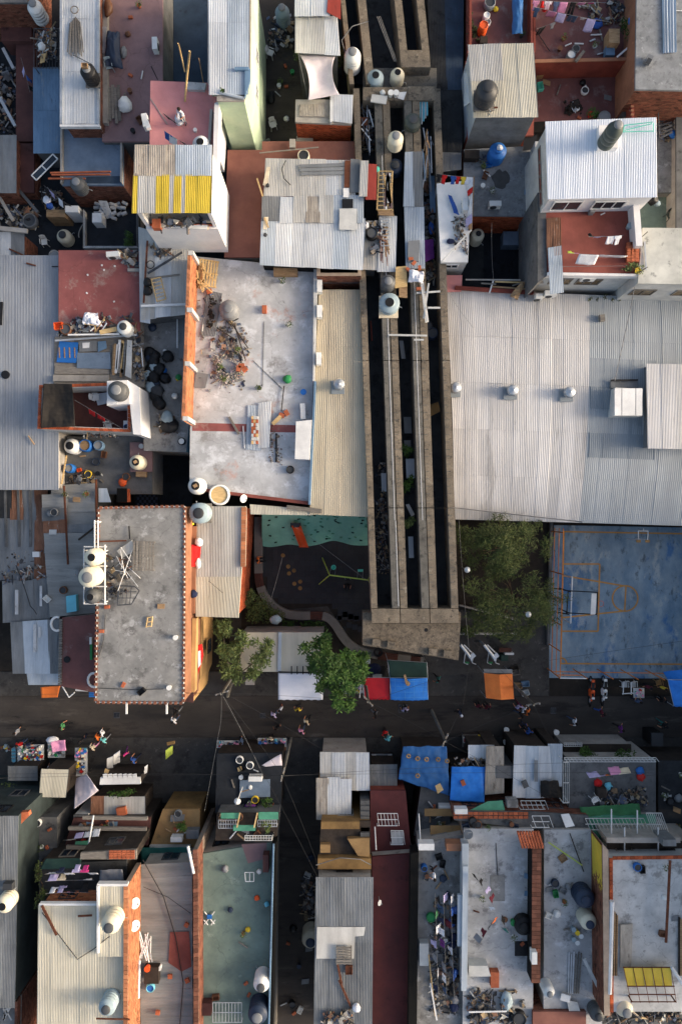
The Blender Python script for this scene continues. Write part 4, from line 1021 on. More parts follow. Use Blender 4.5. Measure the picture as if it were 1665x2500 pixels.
heap('scrap_pile','grey scrap at the top of the cluttered roof',[(362,598),(425,600),(420,625),(380,625)],7.0,30,'rubble',.1,.5,.2,.3)
house('grey concrete terrace strewn with rubbish bags',[(350,775),(452,775),(462,1040),(455,1104),(352,1100)],5.2,'plaster','conc',0)
house('dark narrow ribbed strip under the orange brick wall',rect(438,770,462,875),5.5,'concdark','zincdark',5.2)
bar('white pipe along the dark strip',434,775,434,850,5.6,None,.1,m='whitepaint',name='pipe',rnd_=True)
for k in range(20):
 x=360+rnd.uniform(0,32)+(10 if k>14 else 0);y=860+k*6.6+rnd.uniform(-4,4)
 blob('dark rubbish bag in the long heap on the concrete terrace',x,y,5.2,rnd.uniform(.3,.5),rnd.choice(['pblack','pnavy','pdark','pblack','ptrans']),group='rubbish bags on the concrete terrace')
for k,(x,y,m,s,lb) in enumerate(((399,905,'pblue',.3,'bright blue bag in the rubbish heap'),(405,925,'pblack',.4,'black bag at the lower right of the rubbish heap'),(437,922,'pgreen',.22,'green bag beside the orange wall'),(412,872,'pblack',.42,'flat black bag right of the rubbish heap'),(374,800,'pnavy',.3,'dark bag alone near the top of the concrete terrace'),(391,896,'pyellow',.14,'small yellow bag in the rubbish heap'),(428,968,'pwhite',.22,'white bag below the orange wall'),(435,925,'pyellow',.15,'small yellow box beside the green bag'),(404,857,'pwhite',.15,'small white cup on the concrete terrace'))):
 blob(lb,x,y,5.2,s,m)
heap('scrap_pile','dark plastic scrap at the foot of the concrete terrace',[(385,1010),(440,1020),(438,1060),(390,1055)],5.2,60,'rubble',.1,.5,.4,.5)
blob('big black bag of scrap at the foot of the concrete terrace',415,1040,5.2,(.7,.55),'pblack');blob('striped pale bag on the black scrap',410,1020,5.5,(.4,.5),'ptrans')
barrel('black drum with white lid near the courtyard pit',443,1077,5.2,.26,.4,'pblack','pwhite')
t=thing('brick_wall','long sunlit orange brick wall with white columns','wall',tuple(P(455,820,6.0)))
wa=[(459,612),(466,616),(452,1030),(444,1026)]
wz=8.6
q=wpts(wa,wz)
MB().prism(q,5.2,wz).build('wall','mortar',t)
a=P(466,616,wz);b=P(452,1030,wz)
bricks(t,b.xy,a.xy,6.3,wz-.02,'brickbright')
bricktop(t,P(459,612,wz).xy,P(444,1026,wz).xy,b.xy,a.xy,wz,'brickbright')
for k,(x,y) in enumerate(((464,618),(461,757),(456,888),(451,1022))):
 c=P(x,y,wz);MB().box((c.x+.08,c.y,(5.2+wz)/2+.04),(.36,.3,wz-5.2+.08)).build('column','dirtywhite',t)
# ------------------------------------------------------------------ west side, middle
h=house('patchwork shed roof with blue and grey panels',[(134,822),(346,815),(352,945),(132,945)],5.9,'plaster','woodgrey',0)
t=thing('blue_panel','bright blue door panel with four slots on the patchwork shed','panel',tuple(P(166,860,6.0)))
qa=[(146,833),(192,836),(186,886),(139,884)]
MB().prism(wpts(qa,6.06),5.93,6.06).build('board','bluesheet',t);t.children[0].data.materials[0]=MATS['pblue']
for k in range(4):
 c=P(146+k*12.5,861,6.07);MB().box(c,(.08,.75,.03),.05).build('slot','wood',t)
panel('large pale grey panel on the patchwork shed',[(189,862),(270,860),(272,901),(189,899)],6.0,'slate')
panel('dark framed panel on the patchwork shed',[(193,833),(238,831),(238,857),(195,859)],6.02,'zincdark')
panel('white paper sheet on the dark framed panel',[(202,837),(220,836),(219,849),(203,850)],6.06,'whitepaint',.01)
panel('teal blue panel scrap on the patchwork shed',[(240,834),(260,832),(262,850),(240,860)],6.03,'bluesheet')
panel('long pale board along the lower edge of the patchwork shed',[(132,916),(268,917),(268,932),(132,931)],6.0,'plaster',.12)
panel('grey timber deck on the patchwork shed',[(136,893),(268,903),(268,915),(135,913)],5.93,'woodgrey',.06)
for k in range(16):
 x=276+(k%8)*5.5;bar('weathered plank in the stack on the patchwork shed',x+6+rnd.uniform(-3,3),833+rnd.uniform(-6,10),x+rnd.uniform(-4,4),908+rnd.uniform(-8,14),6.05+.07*(k // 8),None,.17,.06,rnd.choice(['woodgrey','woodpale','whitepaint','wood']),'plank',group='plank stack on the patchwork shed')
panel('long white board beside the plank stack',[(312,830),(324,832),(322,925),(308,918)],6.3,'dirtywhite',.08)
bar('white rod along the wall top by the plank stack',346,850,350,895,6.2,None,.07,m='whitepaint',name='rod')
heap('scrap_pile','pale plaster scrap along the wall top beside the plank stack',[(328,800),(346,800),(352,930),(330,930)],5.92,60,'rubble',.1,.4,.25,.4)
bar('long steel beam above the patchwork shed',136,832,335,818,6.5,None,.12,m='galv',name='beam')
h=house('small terrace house with dark red floor and brick rim',[(108,945),(327,938),(328,1058),(104,1050)],6.5,'dirtywhite','darkwood',0,deck=.1,slab=False,wtop=7.2)
pw=wpts([(108,945),(327,938),(328,1058),(104,1050)],6.5)
MB().prism(inset(pw,.26),5.2,5.3).build('floor','maroon',h)
pi=inset(pw,.2)
for i in range(4):bricktop(h,pw[i],pw[(i+1)%4],pi[(i+1)%4],pi[i],7.24,'brick')
a,b=inset(pw,.25)[1],inset(pw,.25)[2]
MB().prism(wpts([(262,930),(312,928),(318,985),(262,990)],7.9),5.3,7.9).build('tank_base','whitewall',h)
MB().prism(wpts([(312,928),(340,945),(346,1062),(326,1060),(318,985)],7.6),4.0,7.6).build('stair_wall','whitewall',h)
tank('wide grey water tank on the white block of the small terrace',284,952,7.9,.66,.95,'pcharcoal','pgrey')
cloth('black shade cloth over the left of the small terrace',[(108,936),(178,938),(184,1042),(100,1044)],7.5,'tarpblack','shade_cloth','shade cloth',.25,.07,26,freq=2.0)
chair('white plastic chair lying on its side on the small terrace',240,972,5.35,1.6);COL.objects[-1]
chair('white plastic chair upright on the small terrace',271,1044,5.3,.2)
box_('white washing machine top on the small terrace',rect(302,1027,316,1052),5.3,6.2,'whitepaint','washing_machine','appliance')
barrel('dark blue bucket on the washing machine',309,1042,6.2,.2,.12,'pblue','pnavy','bucket','bucket')
laundry('over the small dark red terrace',(182,976,7.4),(302,1048,7.4),[(.35,'towel','cred',.5,.5),(.53,'trousers','cred',.6,.5)])
panel('broken dark boards beside the tank base',[(232,962),(264,958),(262,985),(240,990)],5.6,'zincblue',.04)
heap('wall_ledge_clutter','bottles and scraps along the lower wall ledge of the small terrace',[(150,1056),(290,1062),(290,1068),(150,1062)],6.0,60,'rubble',.08,.25,.2)
h=house('low grey concrete terrace with tanks and barrels',[(164,1066),(372,1064),(372,1206),(160,1206)],4.2,'plaster','concdark',0)
MB().prism(wpts(rect(318,1080,372,1152),4.5),4.21,4.5).build('step','mauve',h)
tank('white water tank with black lid at the upper left of the low terrace',171,1088,4.2,.56,1.2,'pwhite','pblack')
tank('cream water tank with brick on its lid above the dark pit',332,1128,4.5,.55,1.1,'pcream','ring')
barrel('open blue drum with boxes beside the white tank',207,1087,4.2,.45,.8,'pblue','wood')
barrel('faded blue drum on the low terrace',240,1087,4.2,.36,.6,'bluesheet','pgrey')
barrel('blue barrel among firewood on the low terrace',168,1143,4.2,.33,.8,'pblue','pgrey')
barrel('small white round basin near the terrace house',345,1089,4.5,.18,.2,'pwhite','pwhite','basin','basin')
bar('short brown bench below the cream tank',336,1158,360,1159,4.2,None,.4,.35,'wood','bench')
for k in range(16):bar('split stick in the firewood heap on the low terrace',170+rnd.uniform(0,50),1160+rnd.uniform(0,22),180+rnd.uniform(0,50),1158+rnd.uniform(0,24),4.3+.05*(k%4),None,.09,.06,rnd.choice(['darkwood','woodpale','wood','darkwood']),'stick',group='firewood on the low terrace')
heap('scrap_pile','dark scrap heaped between firewood and roof',[(165,1160),(250,1150),(255,1190),(165,1188)],4.2,70,'rubble',.1,.4,.4)
crate('orange box beside the blue barrel',196,1148,4.2,.3,.25,.2,.3,'porange','box')
bar('yellow pole at the left edge of the low terrace',164,1112,152,1182,5.0,None,.1,m='woodpale',name='pole')
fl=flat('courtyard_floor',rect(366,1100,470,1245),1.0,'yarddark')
t=thing('checker_floor','blue and black checker tiled floor deep in the courtyard','floor',tuple(P(365,1215,.9)))
for i in range(9):
 for j in range(6):
  c=P(338+i*5.6,1196+j*7,1.2);MB().box(c,(.165,.205,.03)).build('tile','checker' if (i+j)%2 else 'checkerdark',t)
MB().prism(wpts(rect(330,1190,392,1240),1.17),.2,1.17).build('base','yarddark',t)
house('brick chimney block at the corner of the pit',rect(286,1192,310,1226),5.0,'brick','brickdull',4.0)
h=corrhouse('stepped ribbed shed roofs below the low terrace',[(128,1188),(236,1180),(236,1345),(112,1350)],4.6,['zincx','zincdark'],'concdark',0,'x',l=2.4,jit=.09)
sheets(h,[(104,1210),(170,1206),(160,1300),(106,1300)],4.72,['zincx','zincdark','rustsheet'],'x',l=2,jit=.08)
h=corrhouse('lower grey ribbed shed with horizontal ribs',[(108,1300),(234,1305),(234,1495),(122,1505)],4.7,'zincx','concdark',0,'x',w=1.1,l=4.0,jit=.02)
for k,(a,b) in enumerate((((158,1186),(168,1378)),((236,1170),(238,1270)))):bar('long rusty beam across the ribbed sheds, %s one'%('left' if k==0 else 'right'),*a,*b,5.0,None,.12,.12,'rust','beam')
bar('broken timber on the ribbed sheds',193,1318,232,1288,4.95,None,.14,m='darkwood',name='timber')
panel('loose bright sheet at the top of the ribbed sheds',[(242,1192),(262,1192),(272,1226),(242,1226)],4.9,'zincblue',.03)
box_('pale blue plastic bath on the ribbed shed',[(162,1456),(186,1452),(188,1492),(164,1496)],4.75,5.2,'pcyan','plastic_bath','tub')
h=house('dark weathered flat roofs at the left edge',[(-200,1192),(118,1192),(122,1300),(118,1420),(-200,1420)],4.2,'concdark','yard',0)
for k,x in enumerate((14,46,74)):bar('pale strip seam on the dark roofs, %s from the left'%ORD[k],x,1192,x+2,1335,4.3,None,.18,.04,'concdark','seam')
sheets(h,[(-60,1194),(118,1194),(116,1418),(-60,1418)],4.23,['zincdark','yard','zincx','zincdark','rustsheet'],l=2.2,w=.9,jit=.07)
for k,(x,y,w,hh) in enumerate(((20,1246,20,36),)):panel('%s rusty square patch on the dark roofs'%ORD[k],rect(x,y,x+w,y+hh),4.21,'rust',.03)
heap('roof_litter','litter and leaves on the dark roofs at the left edge',[(-10,1330),(115,1330),(112,1420),(-10,1420)],4.21,60,'rubble',.05,.2,.04)
box_('white box on the dark roofs at the left edge',rect(80,1347,97,1360),4.22,4.5,'whitepaint')
h=corrhouse('dark ribbed roof patched with pale strips at the left',[(8,1420),(118,1412),(122,1512),(10,1520)],4.4,['zincdark'],'concdark',0,l=4,jit=.04)
h=corrhouse('dark blue grey ribbed roof above the street corner',[(28,1518),(150,1510),(152,1645),(34,1645)],4.6,['zincdark','zincdark','zincblue'],'concdark',0,l=4.2,jit=.03)
for k,(x0,x1,y0,y1) in enumerate(((82,90,1524,1592),(94,101,1530,1556),(38,46,1440,1500),(98,104,1430,1480))):panel('%s pale translucent strip in the dark ribbed roofs'%ORD[k],rect(x0,y0,x1,y1),4.72,'conclight',.02)
sheets(h,[(68,1643),(146,1643),(146,1672),(72,1672)],[4.5,4.5,4.3,4.3],'zincblue',l=3)
cable('black cable draped across the dark ribbed roofs',[(40,1380,5.2),(75,1480,5.0),(90,1500,5.0)],.03,sag=.1)
heap('roof_litter','litter in the gutter between the dark roofs',[(10,1395),(110,1380),(110,1410),(10,1425)],4.4,60,'rubble',.1,.4,.15)
h=house('maroon flat roof with toothed tile rim beside the big concrete roof',[(152,1508),(235,1500),(236,1692),(148,1675)],5.4,'plaster','redgrey',0)
for k in range(26):
 c=P(150-.1*k,1514+k*6.2,5.45);MB().box(c,(.24,.13,.12),.1).build('rim_tile','woodgrey',h)
single(MB().lathe([(.24,0),(.24,.05),(.1,.06),(.02,.06)],18,P(165,1610,5.4)),'vent_cap','pblack','round black vent on the maroon roof','vent')
bar('green pipe section against the big concrete roof',225,1572,225,1610,5.5,None,.16,.16,'pgreen','pipe');bar('white pipe end above the green pipe',224,1555,224,1572,5.5,None,.16,.16,'pwhite','pipe')
for k,(x,y,lb) in enumerate(((140,1523,'white half ring tyre at the top of the maroon roof'),(230,1660,'white half ring tyre at the lower right of the maroon roof'))):
 c=P(x,y,5.6);single(MB().tube([c+Vector((.42*math.cos(a*.3927),.5*math.sin(a*.3927),0)) for a in range(3,14)],.09,8),'painted_tyre','whitepaint',lb,'tyre',smooth=True)
for k,(x0,y0,x1,y1) in enumerate(((152,1672,170,1702),(170,1702,184,1690))):bar('white angled pipe at the lower edge of the maroon roof, %s part'%('long' if k==0 else 'short'),x0,y0,x1,y1,5.0,None,.09,m='whitepaint',name='pipe',rnd_=True)
bar('white beam over the blue stall front',186,1684,233,1686,4.6,None,.14,m='whitepaint',name='beam')
box_('dark blue stall front below the maroon roof',rect(218,1690,236,1702),0.1,3.0,'pblue','kiosk','kiosk')
cloth('orange street awning below the dark ribbed roof',[(100,1678),(148,1674),(142,1702),(102,1704)],[2.8,2.8,2.6,2.6],'tarporange','awning','awning',.05,.04,10)
h=house('tall building with big flat concrete roof and brick dentil rim',[(242,1240),(452,1236),(449,1716),(235,1714)],8.8,'apricot','conc',0,sides={1:'orangewall',2:'plaster'})
pw=wpts([(242,1240),(452,1236),(449,1716),(235,1714)],8.8)
for i in range(4):
 a,b=Vector(pw[i]),Vector(pw[(i+1)%4]);n=int((b-a).length/.34)
 d=(b-a).normalized()
 mb=MB();mb.t=[]
 for k in range(n):
  c=a.lerp(b,(k+.5)/n);kk=rnd.uniform(.7,1.2)
  mb.box((c.x,c.y,8.84),(.19,.2,.10),math.atan2(d.y,d.x));mb.t.extend([(kk,kk,kk,1)]*8)
 mb.build('dentil_rim','brickdull',h,kind='stuff')
 MB().tube([(a.x,a.y,8.84),(b.x,b.y,8.84)],.035,4).build('rim_strip','dirtywhite',h)
for k,(x,y) in enumerate(((310,1716),(408,1716))):
 a=P(x,y,8.5);MB().box(a+Vector((0,-.35,0)),(.11,.8,.11)).build('spout_pipe','whitepaint',h)
t=thing('tank_rack','white pipe rack carrying cream water tanks above the concrete roof','rack',tuple(P(232,1400,8.8)))
for (a,b) in (((206,1340),(206,1475)),((257,1330),(257,1475)),((232,1270),(232,1345)),((240,1270),(240,1345))):MB().tube([P(*a,9.35),P(*b,9.35)],.05,6).build('rail','whitepaint',t)
for y in (1335,1352,1382,1432,1474):MB().tube([P(206,y,9.33),P(262,y,9.33)],.045,6).build('crossbar','whitepaint',t)
for y in range(1278,1340,9):MB().tube([P(232,y,9.33),P(240,y,9.33)],.025,5).build('rung','woodpale',t)
for x,y in ((206,1345),(206,1470),(257,1345),(257,1470),(232,1274),(240,1274)):
 q=P(x,y,9.33);zb=8.8 if x>236 else 4.7;MB().tube([q,Vector((q.x,q.y,zb))],.05,6).build('leg','whitepaint',t)
tank('cream water tank with open black hole on the white rack',224,1361,9.4,.57,1.15,'pcream','open')
tank('largest cream water tank on the white rack',214,1410,9.4,.68,1.3,'pcream','pgrey')
tank('dark grey water tank at the lower end of the white rack',221,1458,9.0,.5,1.1,'pcharcoal','open')
pallet('big grey slatted pallet on the concrete roof',352,1357,9.1,1.5,2.0,-.03,'woodgrey')
panel('pile of grey corrugated sheets beside the pallet',[(286,1345),(324,1318),(330,1345),(300,1362)],8.95,'zincwarm',.05)
for k in range(14):bar('thin steel bar in the tangle beside the tank rack',262+rnd.uniform(0,70),1330+rnd.uniform(0,60),265+rnd.uniform(0,80),1360+rnd.uniform(0,90),8.9+rnd.uniform(0,.5),8.9+rnd.uniform(0,.5),.045,m=rnd.choice(['steel','whitepaint','rust','galv']),name='steel_bar',cat='bar',rnd_=True,group='tangled bars by the tank rack')
heap('scrap_pile','rusty scrap and bricks beside the tank rack',[(262,1350),(320,1360),(315,1440),(262,1470)],8.82,90,'rubble',.1,.4,.35,.4)
t=thing('dark_frame','dark welded pipe frame lying on the concrete roof','frame',tuple(P(315,1450,8.8)))
fr=[(290,1430,9.2),(330,1432,9.3),(341,1442,9.3),(322,1475,9.1),(288,1478,9.1)]
for k in range(5):MB().tube([P(*fr[k]),P(*fr[(k+1)%5])],.04,6).build('pipe','steel',t)
for k in range(4):MB().tube([P(292+10*k,1431,9.25),P(290+9*k,1477,9.1)],.03,6).build('pipe','steel',t)
for y in (1445,1460):MB().tube([P(290,y,9.2),P(334,y,9.2)],.03,6).build('pipe','steel',t)
t=thing('ladder','short pale ladder lying on the concrete roof','ladder',tuple(P(364,1518,8.8)))
for (a,b) in (((357,1532),(361,1507)),((370,1530),(373,1505))):MB().tube([P(*a,8.9),P(*b,8.9)],.04,5).build('rail','woodpale',t)
for k in range(3):MB().tube([P(358+k*1.3,1530-k*11,8.9),P(371+k*1.2,1528-k*11,8.9)],.035,5).build('rung','woodpale',t)
for k,(x,y,r,lb) in enumerate(((249,1541,0,'single brick near the left rim of the concrete roof'),(302,1672,1.1,'single brick near the lower edge of the concrete roof'),(262,1482,.1,'pair of bricks beside the tank rack'),(300,1399,.1,'white bottle beside the slatted pallet'))):
 single(MB().box(P(x,y,8.87),(.34,.22,.13) if k<3 else (.3,.14,.13),r),'brick' if k<3 else 'bottle','terracotta' if k<3 else 'pwhite',lb,'brick' if k<3 else 'bottle')
cable('black cable along the lower edge of the concrete roof',[(240,1680,8.85),(330,1684,8.85),(400,1682,8.9)],.02)
cable('black cable curving down the concrete roof',[(258,1500,8.85),(254,1560,8.85),(242,1605,8.85)],.02)
bar('rusty tube above the pallet',246,1322,310,1320,8.9,None,.1,m='rust',name='tube');bar('black tube upright above the pallet',316,1284,318,1316,8.9,None,.08,m='blackmetal',name='tube')
tank('pale grey water tank with dark lid at the upper right corner of the concrete roof',485,1253,6.9,.72,1.25,'ptrans','pdark',stand=.25)
tank('white water tank with brick on its lid above the ribbed roof',478,1186,6.5,.60,1.15,'pwhite','ring')
h2=house('narrow apricot balcony building beside the big concrete roof',[(462,1242),(484,1242),(472,1716),(452,1712)],5.6,'orangewall','maroon',0,sides={1:'apricot'})
for k,(y0,y1) in enumerate(((1285,1498),(1510,1690))):
 MB().prism(wpts([(470,y0),(480,y0),(476,y1),(466,y1)],6.4),5.62,6.4).build('balcony_wall','apricot' if k else 'orangewall',h2)
cloth('red cloth over the balcony rail',[(468,1330),(492,1330),(486,1384),(462,1384)],[6.6,6.3,6.3,6.6],'cred','cloth','cloth',.02,.08,12,freq=2)
blob('white bundle on the balcony rail above the red cloth',487,1323,6.4,.3,'cwhite','bundle','bundle');blob('yellow bundle at the top of the balcony',468,1276,6.2,.22,'pyellow','bundle','bundle')
blob('dark blue bundle on the balcony rail',474,1450,6.4,.28,'cnavy','bundle','bundle');blob('white bag under the red cloth',485,1375,6.3,(.2,.4),'cwhite','bag','bag')
for k in range(6):pot('potted plant on the balcony beside the concrete roof, %s from the top'%ORD[k],463-k*1.6,1400+k*48,5.65,.12,.2,'pdark','leafdull',.22,40)
fa=house('yellow orange building front with red and white banners',[(474,1510),(492,1508),(489,1655),(470,1700)],4.8,'apricot','ochre',0)
MB().prism(wpts([(478,1512),(486,1512),(482,1690),(474,1700)],5.3),4.81,5.3).build('ledge','orangewall',fa)
t=thing('banner','red and white fabric banner hanging on the yellow orange building front','banner',tuple(P(490,1606,4.8)))
cl=cloth('',[(484,1575),(494,1572),(498,1600),(484,1648)],[5.4,5.3,5.2,5.3],'cred','cloth_field','',.02,.06,14,parent=t,freq=2)
cloth('',[(484,1590),(490,1588),(491,1622),(485,1632)],[5.5,5.45,5.4,5.45],'cwhite','white_mark','',.02,.05,10,parent=t,freq=4)
window(fa,P(500,1640,4.8).xy,P(502,1515,4.8).xy,1.6,3.2,1.0,1.2,'blackmetal')
shrub('yellow green shrub at the corner of the big concrete building',457,1694,3.5,.35,140,'leafdull',h=.6)
h=corrhouse('grey and white ribbed roof beside the playground',[(482,1238),(600,1236),(582,1508),(480,1505)],6.2,'creamsheet','plaster',0,sides={1:'brick'},l=8,jit=.006)
sheets(h,[(484,1236),(588,1236),(586,1408),(482,1408)],6.24,'zincwarm',l=9,jit=.004)
q=wpts([(590,1238),(602,1238),(599,1384),(588,1384)],6.42)
MB().prism(q,6.0,6.38).build('edge_wall','mortar',h)
a,b,c_,d_=[P(x,y,6.42).xy for x,y in ((590,1238),(588,1384),(599,1384),(602,1238))]
bricktop(h,a,b,c_,d_,6.40,'brickbright')
cable('thin dark wire on the grey and white ribbed roof',[(510,1418,6.4),(545,1448,6.4)],.015)
sl=[(470,625),(772,655),(757,1228),(463,1192)]
h=house('broad light concrete slab roof with red patches and debris',sl,6.3,'plaster','conclight',0)
MB().prism(wpts([(766,655),(776,657),(768,930),(764,930)],6.9),6.31,6.9).build('parapet','dirtywhite',h)
MB().prism(wpts([(767,930.5),(772,930.5),(758,1232),(753,1232)],6.92),6.31,6.92).build('parapet','bluesheet',h);h.children[-1].data.materials[0]=mat('skyblue',(120,186,226),(96,160,206),.9,spot=((200,214,222),.62,1.2))
MB().prism(wpts([(463,1188),(752,1224),(752,1232),(463,1196)],6.5),6.31,6.5).build('parapet','redfloor',h)
flatq=wpts([(470,1032),(722,1038),(722,1056),(470,1052)],6.304);MB().add([(p[0],p[1],6.304) for p in flatq],[(0,1,2,3)]).build('red_band','redworn',h)
for k in range(4):acunit('white air conditioner on the right parapet of the light slab, %s from the top'%ORD[k],(781,781,779,777)[k],(705,766,880,1010)[k] if k<3 else 700,6.35,R(90)) if k<3 else None
box_('long white water cistern block on the light slab',[(723,1029),(761,1025),(756,1122),(720,1120)],6.31,7.2,'whitepaint','cistern','cistern')
bar('white post lying above the cistern block',739,986,741,1024,6.4,None,.34,.22,'whitepaint','post')
tank('grey open water tank lying among debris on the light slab',557,752,6.3,.66,1.0,'pgrey','pgrey')
for k in range(5):
 bar('pale timber in the leaning stack at the top of the light slab',482+k*4,640+k,478+k*5,702+k*2,6.35+.1*k,None,.1,.1,'woodpale','timber',group='pale timbers on the slab')
pallet('pale wooden pallet leaning at the top of the light slab',508,668,6.5,1.4,1.9,-.12,'woodpale',(0,.12))
for k in range(7):bar('loose pale slat by the wooden pallet',476+rnd.uniform(0,30),690+rnd.uniform(-40,10),484+rnd.uniform(0,45),708+rnd.uniform(-30,6),6.8,None,.09,.05,'woodpale','slat',group='loose slats by the pallet')
t=thing('burnt_sheet','rusty burnt corrugated sheet lying on the light slab','sheet',tuple(P(515,768,6.33)))
sheets(t,[(508,708),(542,716),(524,822),(490,818)],6.36,['zincdark','fibre'],l=5,w=.9)
pn=flatq=[P(x,y,6.42) for x,y in ((514,728),(528,730),(518,800),(506,798))]
heap('ash','black ash burnt onto the rusty sheet',[(514,728),(530,730),(520,802),(504,798)],6.38,60,'tarpblack',.08,.25,.04,.2)
heap('rubble','grey rubble heap with weeds in the middle of the light slab',[(516,870),(552,862),(596,886),(596,926),(556,948),(520,922)],6.31,420,'rubblepale',.04,.2,.22,.6)
heap('rubble','scattered broken bricks and ash above the rubble heap',[(520,780),(600,800),(612,850),(570,880),(525,850)],6.31,110,'rubble',.05,.25,.08,.6)
heap('scrap_pile','loose dark scrap scattered down the left side of the light slab',[(484,700),(560,730),(610,850),(600,960),(480,960)],6.31,130,'rubble',.06,.4,.05,.4)
for k,(x,y) in enumerate(((590,893),(598,902),(583,900),(700,1008),(688,1014),(512,712))):single(MB().box(P(x,y,6.75 if k<3 else 6.42),(.4,.3,.2),k*.7),'brick','terracotta','broken orange brick %s'%['on top of the rubble heap','right of the rubble heap top','low on the rubble heap','above the corrugated stack','left above the corrugated stack','beside the wooden pallet'][k],'brick')
for k,(x,y,r_) in enumerate(((538,900,.3),(580,858,.28),(548,925,.25))):shrub('weed tuft on the rubble heap, %s'%['left one','round one in a tub','lower one'][k],x,y,6.6,r_,70,'leafdull','weed','weed',.3,.12,.06)
for k,(a,b) in enumerate((((548,762),(606,850)),((572,790),(600,880)),((530,800),(575,830)))):bar('rusty bar across the debris of the light slab, %s'%['longest','steepest','shortest'][k],*a,*b,6.5,None,.08,m='darkwood',name='bar',cat='bar')
panel('small corrugated sheet left of the rubble heap',[(480,908),(510,914),(502,948),(474,946)],6.36,'zincdark',.03)
single(MB().box(P(645,754,6.42),(.36,.62,.2),.03),'brick_block','brickdull','single brown block standing on the light slab','block') if False else box_('single brown block standing on the light slab',rect(640,745,651,764),6.31,6.55,'terracotta','block','block')
t=thing('sheet_stack','stack of corrugated sheets with a row of bricks on the light slab','sheet stack',tuple(P(635,1040,6.33)))
sheets(t,[(606,990),(640,990),(636,1100),(603,1098)],6.36,'zincblue',l=5)
sheets(t,[(632,984),(662,980),(656,1092),(630,1094)],6.40,'zinc',l=5)
for k in range(24):
 c=P(617+(k%3)*5.5,1020+(k // 3)*8.6,6.56);MB().box(c,(.15,.22,.2),rnd.uniform(-.1,.1)).build('brick',rnd.choice(['terracotta','woodpale','dirtywhite']),t)
bar('dark bent rod above the right of the sheet stack',694,942,687,1004,6.4,None,.07,m='darkwood',name='rod');bar('pale broken plank right of the sheet stack',666,1036,686,1016,6.4,None,.25,m='woodpale')
bar('grey plank left of the sheet stack',560,1018,584,1060,6.35,None,.16,m='woodgrey');bar('white rod left of the sheet stack',594,1040,598,1095,6.35,None,.07,m='whitepaint',name='rod')
bar('black charred post right of the sheet stack',675,1058,675,1128,6.35,None,.12,m='blackmetal',name='post')
heap('rubble','small rubble around the charred post',[(655,1040),(690,1050),(690,1140),(655,1130)],6.31,60,'rubble',.05,.2,.08)
bar('long thin line of black cable on the light slab',645,785,641,945,6.32,None,.03,m='wire',name='cable',cat='cable');bar('slanting black cable on the light slab',618,880,690,950,6.32,None,.03,m='wire',name='cable',cat='cable')
bucket('blue bucket near the right parapet of the light slab',741,957,6.31,.2,.25,'pblue')
barrel('white rubbish tub full of dry leaves at the lower left of the light slab',535,1208,6.3,.72,.55,'pwhite','woodpale')
dish('oval white satellite dish at the lower edge of the light slab',594,1217,6.4,.3,-.3,.3)
bar('white bent pipe at the lower left of the light slab',545,1192,558,1214,6.4,None,.12,m='whitepaint',name='pipe',rnd_=True)
box_('brown ornate wooden bed head against the ribbed roof',rect(668,652,726,670),6.31,6.9,'wood','ornate_headboard','furniture')
# ------------------------------------------------------------------ centre: brown roof, ribbed roofs, viaduct
house('brown flat roof between the white wall and the ribbed roof',[(556,366),(640,366),(640,345),(868,345),(868,420),(646,420),(646,628),(548,628)],6.3,'plaster','brown',0)
flat('alley',rect(600,-200,760,372),2.45,'asphalt')
h=corrhouse('light ribbed roof of a wide patched shed in the upper centre',[(650,386),(866,392),(866,480),(646,480)],8.0,['zincwarm','zinc','zincwarm'],'brickdull',6.3,l=4,jit=.02)
sheets(h,[(642,478),(690,478),(690,540),(640,540)],8.02,'zincdark',l=4)
sheets(h,[(686,480),(812,480),(812,545),(684,545)],8.05,['zincwarm','fibre','zincwarm','zinc'],l=4,jit=.05)
sheets(h,[(806,478),(886,478),(886,545),(806,545)],8.03,'zincblue',l=4,jit=.03)
sheets(h,[(640,534),(890,534),(884,660),(636,648)],7.98,['zinc','zincwarm','zinc','zincblue'],l=5,jit=.02)
MB().prism(wpts([(640,540),(884,540),(880,650),(640,640)],7.85),6.31,7.85).build('lower_wall','brickdull',h)
panel('worn white door lying on the patched shed roof',[(829,510),(872,510),(870,562),(828,561)],8.15,'dirtywhite',.05)
panel('black square roof opening hatch in the patched shed',[(835,486),(862,486),(862,508),(835,508)],8.13,'pblack',.02,'hatch','hatch')
panel('brown rusty strip panel on the patched shed roof',[(842,392),(856,392),(853,458),(840,458)],8.12,'rust',.02)
panel('grey strip panel beside the rusty strip',[(856,388),(880,390),(878,470),(854,470)],8.10,'zincdark',.03)
panel('white box panel above the black hatch',[(838,460),(852,460),(852,482),(838,482)],8.14,'whitepaint',.04)
for k in range(3):panel('%s long board lying on the light ribbed roof'%ORD[k],[(730+k*3,402+k*9),(840,398+k*10),(840,406+k*10),(728+k*3,410+k*9)],8.1,'zincdark',.02)
cable('black hose curved on the light ribbed roof',[(698,392,8.15),(688,412,8.15),(694,436,8.15),(710,452,8.15)],.03,n=4)
for k,(x0,y0,x1,y1) in enumerate(((628,436,642,480),(646,532,656,556))):bar('pale pole at the left edge of the patched shed, %s'%('upper' if k==0 else 'lower'),x0,y0,x1,y1,8.15,None,.1,m='woodpale',name='pole')
panel('cream plank at the left edge of the patched shed roof',[(642,452),(652,408),(660,408),(652,455)],8.12,'ccream',.03);panel('short cream plank lower on the patched shed roof',[(645,530),(656,530),(652,560),(643,560)],8.12,'ccream',.03)
